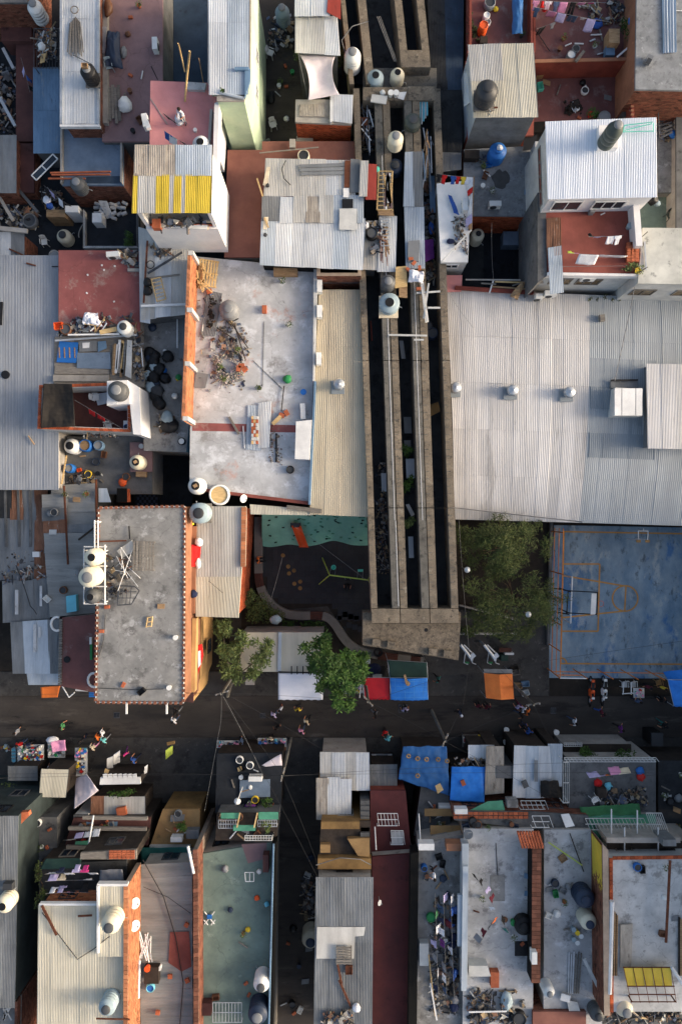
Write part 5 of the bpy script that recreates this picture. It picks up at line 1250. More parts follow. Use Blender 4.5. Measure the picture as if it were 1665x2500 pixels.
for k,(x,y) in enumerate(((654,454),(648,574))):blob('small dark bundle at the left edge of the patched shed, %s'%('upper' if k==0 else 'lower'),x,y,8.1,.14,'pdark','bundle','bundle')
h=corrhouse('narrow ribbed roof over the left viaduct trough',[(882,392),(898,392),(894,480),(878,480)],8.4,'zincwarm','concdark',6.3,l=5);
panel('brown red ribbed sheet strip over the viaduct',[(898,400),(920,402),(918,488),(892,488)],8.3,'redsheet',.04)
h=corrhouse('white ribbed shack roof over the left viaduct trough',[(884,540),(922,538),(920,660),(880,658)],7.,'zincwarm','concdark',5.3,l=6,jit=.02)
h=corrhouse('second white ribbed shack roof over the viaduct',[(928,526),(968,528),(964,664),(922,664)],7.05,'zinc','concdark',5.3,l=6,jit=.02)
h=corrhouse('long grey ribbed strip roof along the middle viaduct beam',[(990,372),(1028,370),(1032,505),(986,505)],7.05,['zincblue','zincdark'],'concdark',5.3,l=6,jit=.02,w=.5)
h=corrhouse('long white ribbed strip roof below the grey one on the viaduct',[(988,505),(1033,505),(1036,656),(992,656)],7.,'zincblue','concdark',5.3,l=6,jit=.01)
panel('grey mattress slab on the long white strip roof',[(996,590),(1024,588),(1022,640),(994,640)],7.15,'pgrey',.14,'mattress','mattress')
for k,(x,y) in enumerate(((1003,632),(1010,642),(1024,654),(996,658),(1022,705))):single(MB().box(P(x,y,7.3),(.32,.2,.14),k*.8),'brick','terracotta','orange brick on the viaduct strip roof, %s from the top'%ORD[k],'brick')
cloth('white plastic bag tied over a box on the viaduct',[(997,660),(1033,660),(1032,690),(996,688)],7.4,'tarpwhite','plastic_sheet','sheet',-.2,.2,14,freq=3)
cloth('purple blanket hanging beside the viaduct',[(1036,585),(1058,585),(1060,632),(1037,640)],[6.5,6.1,6.1,6.5],'cpurple','blanket','blanket',.05,.1,14,freq=2)
def rack(label,x0,y0,x1,y1,z,n,m='wood',skew=0):
 t=thing('timber_rack',label,'rack',tuple(P((x0+x1)/2,(y0+y1)/2,z-1)))
 for x in (x0,x1):MB().tube([P(x,y0,z),P(x+skew,y1,z)],.06,5).build('rail',m,t)
 for k in range(n+1):MB().tube([P(x0+skew*k/n,y0+(y1-y0)*k/n,z+.05),P(x1+skew*k/n,y0+(y1-y0)*k/n,z+.05)],.035,5).build('slat',m,t)
 for x in (x0,x1):
  q=P(x,y1,z);MB().tube([q,q-Vector((0,0,1.2))],.05,5).build('leg',m,t)
 return t
rack('pale timber rack with rungs standing on the viaduct',924,418,958,512,7.5,9,'woodpale',-4)
rack('white steel lattice rack below the timber rack',930,535,950,600,7.4,8,'galv')
for k in range(10):bar('loose board in the timber rack on the viaduct',934+rnd.uniform(0,18),420+rnd.uniform(0,30),936+rnd.uniform(0,20),490+rnd.uniform(0,25),7.55,None,.12,.05,rnd.choice(['woodpale','woodgrey','whitepaint','mauve']),'board',group='boards in the timber rack')
single(MB().lathe([(.16,0),(.2,.12),(.02,.16)],14,P(920,415,7.5)),'basin','pteal','mint green basin at the top of the timber rack','basin',smooth=True)
blob('white and pink bag on the shack roof over the viaduct',894,552,7.1,(.2,.26),'cwhite','bag','bag');barrel('black oil drum pile on the shack roof',908,568,7.1,.4,.6,'pblack','pcharcoal')
heap('scrap_pile','dark scrap on the shack roofs over the viaduct',[(900,545),(945,540),(950,620),(905,625)],7.1,70,'rubble',.1,.5,.3,.4)
for k in range(6):bar('steel bar leaning over the shack roofs',926+k*3,545+rnd.uniform(0,20),930+k*4,640+rnd.uniform(-25,10),7.4,None,.06,m=rnd.choice(['rust','galv','wood']),name='steel_bar',cat='bar',rnd_=True,group='bars on the shack roofs')
panel('timber board with plants in front of the black channel',[(922,514),(958,514),(962,528),(924,526)],7.3,'wood',.1)
panel('tall plywood board standing beside the dark tank',[(966,652),(992,650),(994,700),(964,704)],7.2,'woodpale',.05);panel('second plywood board below the tall one',[(974,704),(994,700),(994,728),(974,726)],7.1,'wood',.05)
vd=thing('viaduct','unfinished concrete viaduct of three open trough beams','viaduct',tuple(P(980,900,0)))
VZ=6.8
def vx(y):return 862+.0350*(y-215)
def vbeam(o0,o1,y0,y1,z0,z1,m,nm):
 q=wpts([(vx(y0)+o0,y0),(vx(y0)+o1,y0),(vx(y1)+o1,y1),(vx(y1)+o0,y1)],VZ)
 return MB().prism(q,z0,z1).build(nm,m,vd)
for ki,(o0,o1,o2,o3) in enumerate(((0,15,51,69),(71,88,123,141),(143,161,195,212))):
 for (y0,y1) in ((216,520),(521,880),(881,1240),(1241,1486)):
  vbeam(o0,o1,y0,y1-1,VZ-2.2,VZ+.004*ki,'viaduct' if ki != 1 else 'viaduct','trough_wall')
  vbeam(o2,o3,y0,y1-1,VZ-2.2,VZ+.004*ki+.002,'viaductgrey' if ki<2 else 'viaduct','trough_wall')
 vbeam(o1,o2,216,1486,VZ-2.2,VZ-1.9,'yard','trough_floor')
 vbeam(o0,o3,1486.5,1521,VZ-2.2,VZ+.01+.003*ki,'viaduct','end_block')
 vbeam(o0+3,o3-3,215,1521,VZ-3.0,VZ-2.21,'viaductgrey','soffit')
for (o,y0,y1) in ((60,380,1270),(132,380,1270),(66,1271,1480)):
 vbeam(o+4,o+5.2,y0,y1,VZ,VZ+.02,'whitepaint','joint_strip') if o<66 else vbeam(o,o+1.2,y0,y1,VZ,VZ+.02,'whitepaint','joint_strip')
for o0,o1 in ((0,15),(71,88),(143,161),(195,212)):
 for k in range(44):
  y=700+k*18;vbeam(o0+1.5,o0+(o1-o0)*.55,y,y+2,VZ+.01,VZ+.03,'viaductgrey','formwork_rib')
cp=[(887,1495),(905,1493),(907,1520.5),(1122,1520.5),(1124,1490),(1119,1612),(886,1575)]
cp=[(886,1496),(905,1496),(907,1522),(1118,1522),(1120,1496),(1125,1496),(1119,1612),(885,1575)]
MB().prism(wpts(cp,5.9),4.3,5.9).build('pier_cap','piercap',vd)
for k,(x,y) in enumerate(((919,1568),(955,1574),(1056,1591),(1092,1596))):
 c=P(x,y,6.05);MB().box(c,(.58,.48,.3),-.1).build('bearing_block','viaduct',vd)
c=P(1040,1538,5.9);MB().lathe([(.14,-.02),(.14,.012),(.10,.012)],16,c).build('drain_hole','pblack',vd)
for (x,y) in ((950,1545),(1060,1555),(960,900),(1040,900),(960,500),(1040,500)):
 c=P(x,y,3.7);MB().lathe([(.7,-3.7),(.7,.25)],20,c).build('pier','viaductgrey',vd,smooth=True)
MB().prism(wpts(rect(886,166,1066,214),5.9),4.3,5.9).build('pier_cap','viaductgrey',vd)
MB().prism(wpts(rect(886,213,994,245),6.85),5.92,6.85).build('end_block','viaduct',vd);MB().prism(wpts(rect(996,211,1064,245),6.86),5.92,6.86).build('end_block','viaduct',vd)
def nb(x00,x01,x10,x11,y0,y1,z0,z1,m,nm):MB().prism(wpts([(x00,y0),(x01,y0),(x11,y1),(x10,y1)],z1),z0,z1).build(nm,m,vd)
for (a,b,c,d,yb) in ((832,843,873,893,205),(963,981,1017,1035,122)):
 s=.105;dx=s*(yb+100);o=s*100
 nb(a-o,b-o,a-o+dx,b-o+dx,-100,yb,4.6,6.8,'viaduct','trough_wall');nb(c-o,d-o,c-o+dx,d-o+dx,-100,yb,4.6,6.8,'viaduct','trough_wall')
 nb(b-o,c-o,b-o+dx,c-o+dx,-100,yb,4.6,4.9,'yarddark','trough_floor')
 if yb<150:nb(a-o+dx,d-o+dx,a-o+dx+3,d-o+dx+3,yb+.5,164,4.6,6.81,'viaduct','end_block')
for k,(x,y,zb,r,h_,bm,lm,lb) in enumerate(((861,126,6.,.58,1.8,'pwhite','pgrey','tallest white water tank at the top of the viaduct'),(917,183,5.9,.58,1.2,'ptrans','open','pale grey open tank beside the small white buckets'),(971,176,5.9,.5,1.1,'pcream','open','cream open tank with a rag on the upper viaduct'),(967,331,6.8,.54,1.3,'pcream','pgrey','cream tank with white pipe on its lid on the viaduct'),(1009,291,6.3,.58,1.2,'pgreengrey','pcharcoal','dark green grey tank on the viaduct'),(948,686,6.8,.52,1.1,'pcharcoal','pgrey','dark ribbed tank above the white cone tank'),(951,738,6.8,.72,.75,'ptrans','open','grey white cone tank with black hole on a square slab'),(965,402,5.9,.55,1.0,'pnavy','pdark','dark blue tank half hidden in the viaduct trough'))):
 tank(lb,x,y,zb,r,h_,bm,lm)
box_('square pale slab under the white cone tank',rect(925,722,972,776),6.8,6.88,'ccream','slab','slab')
barrel('dark blue drum standing in the right trough',1056,812,5.,.4,1.0,'pnavy','pdark');barrel('black drum above the dark blue drum in the right trough',1046,794,5.,.34,1.0,'pblack','pdark')
for k,(x,y) in enumerate(((954,226),(967,226))):bucket('white paint bucket on the viaduct end block, %s'%('left of two' if k==0 else 'right of two'),x,y,6.86,.19,.4)
panel('white torn board beside the paint buckets',[(975,226),(992,225),(985,245),(970,240)],6.9,'whitepaint',.05);panel('stack of pale boards on the viaduct end block',[(908,232),(946,236),(942,256),(904,250)],7.,'dirtywhite',.1)
panel('brown plywood sheet near the viaduct end block',[(832,236),(862,232),(862,263),(833,265)],5.3,'woodgrey',.05)
blob('small pile of white rag on the viaduct',934,228,6.9,.2,'pwhite','rag','rag')
for k in range(6):bar('pale blue pipe standing in the right trough',1022+k*4,232+k*2,1020+k*4.5,318-k*7,6.6,None,.1,m=('pcyan' if k%2 else 'galv'),name='pipe',rnd_=True,group='pale blue pipes in the trough')
for k in range(12):bar('scrap bar in the left viaduct trough',880+rnd.uniform(0,26),252+rnd.uniform(0,80),884+rnd.uniform(0,30),290+rnd.uniform(0,90),6.2+rnd.uniform(0,.4),None,.07,m=rnd.choice(['galv','whitepaint','darkwood','steel']),name='scrap_bar',cat='bar',group='scrap bars in the left trough')
for k in range(14):bar('scrap bar tangled in the right viaduct trough',1030+rnd.uniform(0,22),300+rnd.uniform(0,90),1030+rnd.uniform(0,28),340+rnd.uniform(0,130),6.3+rnd.uniform(0,.6),None,.07,m=rnd.choice(['galv','wood','darkwood','steel','bluesheet']),name='scrap_bar',cat='bar',group='scrap bars in the right trough')
heap('trough_clutter','dark household clutter in the right viaduct trough',[(1034,380),(1056,380),(1062,690),(1036,690)],5.,260,'rubble',.15,.6,1.0,.6)
heap('trough_clutter','dark clutter in the left viaduct trough',[(880,255),(912,255),(914,370),(882,370)],5.,110,'rubble',.15,.5,.9,.6)
heap('trough_rubbish','pale rubbish heaped in the lower left trough',[(916,1130),(944,1130),(954,1400),(920,1400)],4.92,330,'rubble',.06,.3,.35,.6)
box_('rusty brown box in the left trough',rect(877,286,898,306),5.,6.3,'rust')
panel('blue grey panel edge in the right trough',[(1046,430),(1062,430),(1066,520),(1050,520)],5.9,'bluesheet',.05);blob('blue cloth lying in the right trough',1052,558,5.7,(.2,.6),'cblue','cloth','cloth')
for k,(x0,y0,x1,y1,m) in enumerate(((985,1018,1003,1058,'zincdark'),(990,1120,1014,1168,'zincblue'),(930,1155,944,1200,'zincblue'),(996,1310,1008,1362,'zincblue'),(986,1075,1002,1105,'zincdark'))):panel('%s loose ribbed sheet lying in the viaduct troughs'%ORD[k],[(x0,y0),(x1,y0),(x1+2,y1),(x0+2,y1)],5.2,m,.03)
for k,(x,y,m) in enumerate(((995,1185,'leaf'),(992,1105,'leaf'),(1000,1272,'leafdull'))):shrub('green shrub growing in the middle trough, %s from the top'%('second','first','third')[k],x,y,5.,(.45,.8) if k==0 else .5,200,m,h=1.0)
panel('white grey panel leaning in the middle trough',[(974,832),(984,832),(990,876),(980,876)],5.7,'zincdark',.04);bar('red painted pipe in the left trough',905,784,908,832,5.3,None,.1,m='redwall',name='pipe',rnd_=True)
cloth('ochre cloth sack hanging in the right trough',[(1046,990),(1070,980),(1074,1004),(1050,1018)],[5.6,5.9,5.9,5.6],'ochre','cloth','cloth',.1,.1,10)
bar('small orange red bar beside the middle wall',969,1320,970,1345,6.6,None,.07,m='porange',name='bar',cat='bar')
panel('purple white board lying in the middle trough',[(990,1232),(998,1230),(1012,1256),(1004,1262)],5.2,'dirtywhite',.04)
for k,(x0,y0,x1,y1) in enumerate(((948,818,1042,820),(1016,716,1074,712),(1046,692,1034,778),(1028,694,1042,786),(1010,830,1034,830),(1044,752,1074,752))):bar('white steel strut over the viaduct, %s from the top'%('fifth','second','first','third','sixth','fourth')[k],x0,y0,x1,y1,7.1+.05*k,None,.12,.08,'dirtywhite','strut')
panel('long white board leaning by the struts',[(1026,690),(1034,690),(1046,786),(1038,788)],7.05,'whitepaint',.06)
cable('white arched cable at the top of the viaduct',[(900,52,8.1),(860,64,8.3),(834,98,7.8),(842,128,7.2)],.03,'wirepale',n=6)
for k in range(3):cable('grey cable over the top trough, %s'%ORD[k],[(920+k*4,40,7.1),(962+k*3,150,6.7)],.02,'wirepale')
flat('viaduct_underside_ground',rect(760,-200,1180,700),2.6,'yard')
h=corrhouse('dark ribbed roof strip right of the upper viaduct',[(1040,-100),(1130,-100),(1126,380),(1062,380)],5.4,['zincdark'],'concdark',2.6,l=5,jit=.03)
for c_ in h.children:
 if c_.name.startswith('corrugated'):c_.data.materials[0]=MATS['darkblue'] if rnd.random()<.5 else MATS['yard']
house('dark flat roof between the upper trough beams',[(892,-100),(972,-100),(985,175),(905,175)],4.6,'concdark','yard',2.6)
h=corrhouse('white ribbed roof shack at the top centre',[(722,-80),(806,-80),(804,40),(721,40)],8.2,'zinc','concdark',2.6,l=5)
panel('pink red ribbed sheet beside the white shack roof',[(804,-60),(832,-60),(832,48),(798,30)],8.3,'redsheet',.03)
h=corrhouse('grey and white ribbed roof shack below the white one',[(722,40),(822,40),(829,136),(723,130)],8.0,['fibre','zincwarm','zinc'],'concdark',2.6,l=2,jit=.03,sides={1:'redwall'})
cl=cloth('stretched pale pink shade sail in the upper centre',[(732,134),(818,138),(828,230),(752,244)],7.6,'tarppink','shade_sail','shade sail',.3,.03,26,stretch=.28)
h=house('small brick house with pale slab roof under the shade sail',[(722,243),(858,243),(858,304),(721,298)],7.0,'brick','plaster',2.6)
sheets(h,[(733,255),(806,255),(804,286),(732,284)],7.06,'fibre',l=3);sheets(h,[(808,230),(860,232),(858,302),(808,296)],7.12,'zinc',l=4)
MB().prism(wpts([(806,244),(810,244),(810,298),(806,298)],7.3),7.01,7.3).build('kerb','whitepaint',h)
house('small concrete outbuilding below the brick house',rect(724,332,764,396),5.0,'plaster','plaster',2.6)
barrel('pale tank with dark lid in the small outbuilding',741,378,6.3,.42,.5,'pcream','pdark')
bar('grey pole across the brown roof',634,374,778,360,6.9,None,.08,m='woodgrey',name='pole');bar('pale beam on the brown roof by the outbuilding',708,355,722,355,6.5,None,.6,.3,'plaster','beam')
tank('pale blue water tank in the dark alley by the green house',688,18,2.5,.54,1.8,'ptrans','pgrey')
chair('white plastic chair low in the dark alley',668,312,2.5,.3);chair('second white chair high in the dark alley',662,138,2.5,1.2)
dish('grey satellite dish at the foot of the green house',654,350,3.6,.35,3.0,.3,'pgrey')
blob('dark bag lying in the alley beside the green house',662,240,2.5,(.3,.5),'pblack')
heap('alley_clutter','dark clutter at the upper end of the alley',[(655,40),(720,40),(718,120),(655,130)],2.5,60,'rubble',.1,.5,.5)
shrub('green bush between shade sail and viaduct',838,190,4.0,(.9,1.3),420,'leafdull',h=2.6)
shrub('leafy bush left of the shade sail',730,160,4.0,.6,150,'leafdull',h=2.0)
cable('thin pale cord left of the shade sail',[(728,130,8),(752,242,7.2)],.015,'wirepale')
h=corrhouse('long tan ribbed roof between the light slab and the viaduct',[(780,708),(892,708),(900,1262),(757,1256)],6.3,'tansheet','plaster',0,l=4.6,jit=.004,amp=.016,pitch=.13)
house('brick back wall strip above the tan roof',[(774,650),(880,650),(882,690),(774,690)],6.2,'brickdull','concdark',0,wtop=7.5)
vent('round turbine vent on the tan ribbed roof',828,942,6.35)
sheets(h,[(612,1232),(760,1242),(760,1258),(614,1256)],6.2,'creamsheet',l=2);bar('grey plank on the lower end of the tan roof',700,1238,785,1248,6.4,None,.3,.05,'woodgrey')
def zbig(p):return 0
def bigz(y):# roof height along the photo's vertical
 u=(y-712)/(1278-712);return 5.3+2.2*u-3.6*u*u
hb=house('large hall with pale ribbed roof right of the viaduct',[(1080,716),(1430,724),(1412,1266),(1104,1266)],3.6,'plaster','darkwood',0)
hb2=house('large hall with grey ribbed roof at the right edge',[(1434,724),(2300,760),(2300,1300),(1416,1270)],3.5,'plaster','darkwood',0)
def bigsheets(root,xt0,xt1,xb0,xb1,yt0,yt1,yb0,yb1,mats,n,dz=0.0,v0=0.,v1=1.,m=5):
 for j in range(m):
  for i in range(n):
   a0=v0+(v1-v0)*j/m;a1=v0+(v1-v0)*(j+1)/m
   def fn(u,v):
    uu=(i+u*1.04)/n;vv=a0+(a1-a0)*v*(1.02 if j<m-1 else 1)
    yt=yt0+(yt1-yt0)*uu;yb=yb0+(yb1-yb0)*uu;y=yt+(yb-yt)*vv
    zt=bigz(712);zb=bigz(1278)
    pt=P(xt0+(xt1-xt0)*uu,yt,zt);pb=P(xb0+(xb1-xb0)*uu,yb,zb)
    p=pt.lerp(pb,vv);z=5.3+2.2*vv-3.6*vv*vv
    wid=(xt1-xt0)/M2(5)
    z+=.013*math.sin(2*math.pi*uu*round(wid/.14))+.012*(i%2)+.045*(m-j)+dz
    return (p.x,p.y,z)
   wid=(xt1-xt0)/M2(5)/n
   MB().grid(fn,max(4,int(wid/.14)*4),4).build('roof_sheet',mats if isinstance(mats,str) else mats[i%len(mats)],root,smooth=True)
bigsheets(hb,1086,1434,1108,1412,708,722,1268,1276,'bigroof',11)
bigsheets(hb2,1434,2200,1412,2190,722,752,1276,1300,'bigroofgrey',22)
bigsheets(hb2,1432,1586,1424,1578,722,729,1276,1282,'bigroofdark',5,.09,.28,.71,2)
h=corrhouse('raised light ribbed roof section at the right edge',[(1578,888),(2000,894),(2010,1102),(1582,1095)],6.6,'bigroof','zincdark',4.9,l=8,jit=.004)
t=thing('duct_box','white metal duct housing on the grey hall roof','duct',tuple(P(1530,980,5.6)))
MB().prism(wpts([(1502,946),(1568,950),(1565,1016),(1497,1015)],6.6),5.4,6.6).build('casing','dirtywhite',t)
MB().prism(wpts([(1490,930),(1556,930),(1556,947),(1490,947)],6.0),5.3,6.0).build('duct','zincdark',t)
for (x0,x1) in ((1500,1516),(1518,1550),(1552,1567)):MB().prism(wpts(rect(x0,948,x1,1014),6.66),6.605,6.66).build('panel','whitepaint',t)
bar('black frame rail above the duct housing',1490,929,1556,928,6.1,None,.12,m='blackmetal',name='rail')
for k,(x,y) in enumerate(((1109,950),(1247,956),(1384,961))):vent('round turbine vent on the pale hall roof, %s'%('next to the viaduct','middle of three','nearest the duct housing')[k],x,y,5.75)
cable('long white wire running down over the grey hall roof',[(1548,700,8.6),(1540,745,7.8),(1500,930,6.6)],.025,'wirepale')
cable('white pipe line along the lower edge of the hall roofs',[(1098,1238,4.6),(1420,1274,4.4)],.05,'wirepale')
bar('short grey box on the hall roof near its top edge',1466,770,1468,786,5.8,None,.35,.25,'woodgrey','box')
for k in range(7):shrub('dry weed tuft on the hall gutter under the white wall, %s from the left'%ORD[k],1436+k*18+rnd.uniform(-4,4),728+rnd.uniform(-2,8),5.4,.16,24,'leafolive','weed','weed',.3,.1,.05)
# ------------------------------------------------------------------ north-east block
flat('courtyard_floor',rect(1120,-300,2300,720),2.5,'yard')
RW='redwall'
h=corrhouse('house with white ribbed roof carrying a big black tank',[(1143,110),(1299,106),(1311,287),(1157,288)],9.0,['zincwarm','zincwarm','creamsheet'],'zincx',4.0,l=3.0,jit=.012,sides={2:'zincdark',3:'zincblue'})
h2=house('red plinth under the house with the black tank',[(1136,150),(1306,140),(1302,330),(1140,340)],6.0,RW,'redfloor',2.5)
tank('big black ribbed water tank on a metal stand on the white ribbed roof',1192,211,9.05,.72,1.5,'pdark','pdark',stand=.35)
bar('rusty rail below the black tank stand',1162,263,1214,263,9.15,None,.1,m='rust',name='rail')
panel('pale blue ribbed sheet on the left side of the red plinth',[(1132,180),(1144,170),(1147,250),(1132,262)],[7.0,7.4,7.4,7.0],'zincblue',.04)
h=house('red floored terrace with orange water cooler at the top',rect(1140,-100,1292,130),6.0,RW,'redgrey',2.5,par=.9,parm={0:None,1:RW,2:None,3:RW})
barrel('bright orange drum on the red floored terrace',1181,60,6.0,.32,.9,'porange','porange')
barrel('white round stool beside the orange drum',1188,36,6.0,.24,.5,'pwhite','pwhite','stool','stool');barrel('second white stool below the first',1190,52,6.0,.24,.35,'pwhite','pgrey','stool','stool')
blob('yellow toy on the red floored terrace',1209,24,6.0,.2,'pyellow','toy','toy');heap('dry_weeds','dry weeds along the left wall of the red floored terrace',[(1140,30),(1165,30),(1170,105),(1140,105)],6.02,90,'leafdull',.05,.3,.1,.2)
cl=cloth('blue and white plastic sheet rolled along the terrace wall',[(1250,-20),(1276,-20),(1276,84),(1250,84)],6.7,'tarpblueworn','plastic_sheet','sheet',-.25,.14,18,freq=2)
barrel('dark tub at the top of the red floored terrace',1196,4,6.0,.4,.5,'pgrey','pdark');pot('potted plant at the end of the rolled sheet',1271,90,6.0,.16,.3,'pdark','leafdull',.2,40)
box_('dark box beside the orange drum',rect(1172,88,1190,104),6.0,6.5,'darkwood')
h=house('dark red terrace full of laundry at the top right',rect(1294,-100,1540,146),6.0,RW,'redgrey',2.5,par=.8,parm={0:None,1:'orangewall',2:None,3:RW})
laundry('at the top of the laundry terrace, upper line',(1300,0,8.0),(1480,6,8.0),[(.05,'shirt','cpink',.45,.6),(.14,'sock','cred',.3,.4),(.22,'shirt','cwhite',.5,.6),(.33,'shirt','cdenim',.4,.6),(.43,'towel','cpink',.55,.8),(.56,'trousers','cblack',.4,.9),(.68,'towel','cpink',.5,.6),(.80,'shirt','cmagenta',.4,.5),(.93,'towel','cdenim',.6,.5)])
laundry('across the laundry terrace, lower line',(1300,16,8.0),(1490,54,8.0),[(.06,'shirt','cdenim',.4,.6),(.16,'shirt','cred',.4,.5),(.26,'towel','cpink',.6,.9),(.38,'towel','clilac',.6,.6),(.53,'trousers','cdenim',.6,1.0),(.66,'shirt','cwhite',.4,.6),(.76,'towel','clilac',.6,.8),(.86,'shirt','cnavy',.5,.6),(.95,'shirt','cblack',.4,.6)])
laundry('low over the laundry terrace floor',(1310,70,7.2),(1360,50,7.2),[(.3,'trousers','cblack',.5,.9),(.8,'shirt','cgrey',.4,.5)])
blob('blue white cloth bundle beside the laundry',1455,62,6.0,(.4,.35),'cblue','bundle','bundle');blob('bright blue cloth on the right wall of the laundry terrace',1540,55,6.8,(.26,.42),'pblue','cloth','cloth')
heap('terrace_clutter','grey pots and clutter at the upper right of the laundry terrace',[(1400,10),(1530,0),(1530,60),(1450,60)],6.02,150,'rubble',.1,.4,.3)
barrel('white round tub by the lower wall of the laundry terrace',1395,132,6.0,.32,.5,'pgrey','pwhite');box_('brown wooden cupboard on the laundry terrace',rect(1486,70,1512,105),6.0,7.0,'wood','cupboard','cupboard')
shrub('dark plants at the right wall of the laundry terrace',1525,85,6.0,(.5,.9),200,'leaf',h=.9);box_('blue grey crate in the corner of the laundry terrace',rect(1478,112,1500,134),6.0,6.5,'bluesheet','crate','crate')
cable('dark rod lying on the laundry terrace',[(1306,72,6.1),(1342,126,6.1)],.03,name='rod')['category']='rod'
fl=slabtop('terrace_floor',rect(1296,146,1552,302),4.6,'redgrey',.3)
t=thing('red_wall','long red painted wall between the two upper right terraces','wall',tuple(P(1420,150,4.6)))
MB().prism(wpts([(1298,152),(1545,146),(1545,140),(1298,146)],6.5),4.6,6.5).build('wall',RW,t);MB().prism(wpts([(1297,153),(1545,147),(1545,139),(1297,145)],6.56),6.5,6.56).build('coping','orangewall',t)
t=thing('red_wall','red painted wall at the right of the lower red court','wall',tuple(P(1540,220,4.6)))
MB().prism(wpts([(1538,147.5),(1545,147.5),(1548,292),(1541,292)],6.5),4.6,6.5).build('wall',RW,t)
for k in range(14):c=P(1542,150+k*10,6.55);MB().box(c,(.2,.12,.1)).build('coping_brick','orangewall',t)
crate('green plastic stool crate against the red wall',1361,176,4.6,.5,.5,.45,.1,'pgreen');crate('yellow orange plastic chair frame by the ribbed roof',1313,184,4.6,.5,.6,.5,.1,'tanfloor');crate('teal green crate below the yellow frame',1316,216,4.6,.4,.55,.4,.2,'pteal')
heap('burnt_heap','black heap of burnt scrap on the red court floor',[(1375,248),(1415,250),(1418,278),(1380,280)],4.62,60,'tarpblack',.1,.45,.4,.5)
for k in range(5):bar('grey broken rod in the burnt heap',1378+rnd.uniform(0,20),248+rnd.uniform(0,10),1390+rnd.uniform(0,24),262+rnd.uniform(0,18),5.0,None,.06,m='galv',name='rod',group='rods in the burnt heap')
pot('red flowering pot plant near the white ribbed roof',1438,284,4.6,.2,.3,'pred','leaf',.4,90);shrub('green plants beside the red pot',1452,288,4.6,(.5,.2),100,h=.5)
barrel('grey round tub behind the white ribbed roof',1476,284,4.6,.45,.6,'pgrey','pgrey');box_('grey steel tank at the right wall of the red court',rect(1518,246,1534,284),4.6,5.6,'steel','steel_tank','tank')
bar('grey timber post leaning on the red wall',1404,152,1424,126,6.6,None,.2,.12,'woodgrey','post');bar('white rail by the corner of the red wall',1505,140,1540,110,6.6,None,.12,m='whitepaint',name='rail')
bar('short timber at the red court corner',1536,272,1552,250,6.2,None,.15,m='woodgrey',name='timber')
h=house('flat grey streaked concrete roof with brick side at the top right',[(1556,-200),(2100,-200),(2100,226),(1550,218)],8.2,'brickdull','conctrowel',2.5,sides={3:'orangewall'})
t=thing('sheet_stack','bundle of galvanised ribbed strips on the streaked concrete roof','sheet stack',tuple(P(1635,60,8.2)))
sheets(t,[(1616,-60),(1645,-60),(1648,128),(1620,130)],8.28,'zincblue',l=9,pitch=.2,amp=.06,w=.7)
bar('thin white rod beside the ribbed strips',1648,26,1680,28,8.22,None,.05,m='whitepaint',name='rod')
t=thing('air_cooler','small grey cooler box tipped on the streaked concrete roof','appliance',tuple(P(1582,148,8.2)))
MB().box(P(1582,146,8.45),(.42,.5,.35),-.5,.2).build('casing','pgrey',t);MB().box(P(1583,149,8.66),(.3,.34,.05),-.5,.2).build('grille','pdark',t)
h=corrhouse('house with brilliant white ribbed roof and tall tank',[(1332,297),(1599,287),(1601,482),(1338,487)],11.3,'whitesheet','whitewall',2.5,l=7.5,jit=.003,sides={3:'dirtywhite'})
for k,u in enumerate((.22,.42,.62,.82)):wallwin(h,1336,300,1342,484,11.2,u,9.3,1.0,.55,frame='woodgrey',pane='redwall',bars=0)
wallwin(h,1345,485,1596,480,11.2,.20,10.1,1.9,1.3,bars=1);wallwin(h,1345,485,1596,480,11.2,.62,10.1,2.1,1.1,bars=2)
box_('white plinth under the tall tank on the white roof',[(1461,306),(1508,304),(1508,360),(1461,361)],11.32,11.75,'whitewall','plinth','plinth')
tank('tall dark grey water tank on the brilliant white roof',1509,304,11.75,.52,2.1,'pgreengrey','pgrey')
t=thing('antenna_frame','thin green frame lying beside the tall tank','frame',tuple(P(1560,312,11.4)))
for (a,b) in (((1524,306),(1592,298)),((1520,322),(1594,320)),((1594,300),(1594,322)),((1524,318),(1590,302)),((1524,306),(1520,322))):MB().tube([P(*a,11.6),P(*b,11.6)],.03,5).build('pipe','pteal',t)
h=house('grey concrete terrace with wet patch and blue tank',[(1132,365),(1312,355),(1306,528),(1130,526)],5.6,'brickdull','conctrowel',2.5,sides={2:'brick'})
MB().prism(wpts([(1306,345),(1316,345),(1312,530),(1304,530)],7.0),5.61,7.0).build('side_wall','concblue',h)
tank('bright blue water tank on the grey terrace',1217,364,5.6,.62,1.25,'pblue','pblue');blob('white cloth on the blue tank lid',1219,362,6.95,.2,'cwhite','rag','rag')
c=P(1222,437,5.6);mb=MB();pts=[(c.x+(.66+.28*mnoise.noise(Vector((math.cos(a*.35),math.sin(a*.35),3))*2))*math.cos(a*.349),c.y+(.7+.3*mnoise.noise(Vector((math.cos(a*.35),math.sin(a*.35),7))*2))*math.sin(a*.349)) for a in range(18)]
wp_=MB().add([(p[0],p[1],5.606) for p in pts],[tuple(range(18))]).build('wet_patch',mat('wet',(58,60,62),(46,48,50),2,.35),h)
box_('dark cabinet at the top left of the grey terrace',rect(1134,366,1170,386),5.6,6.2,'darkwood','cabinet','cabinet');acunit('white air conditioner at the lower edge of the grey terrace',1204,506,5.7,0)
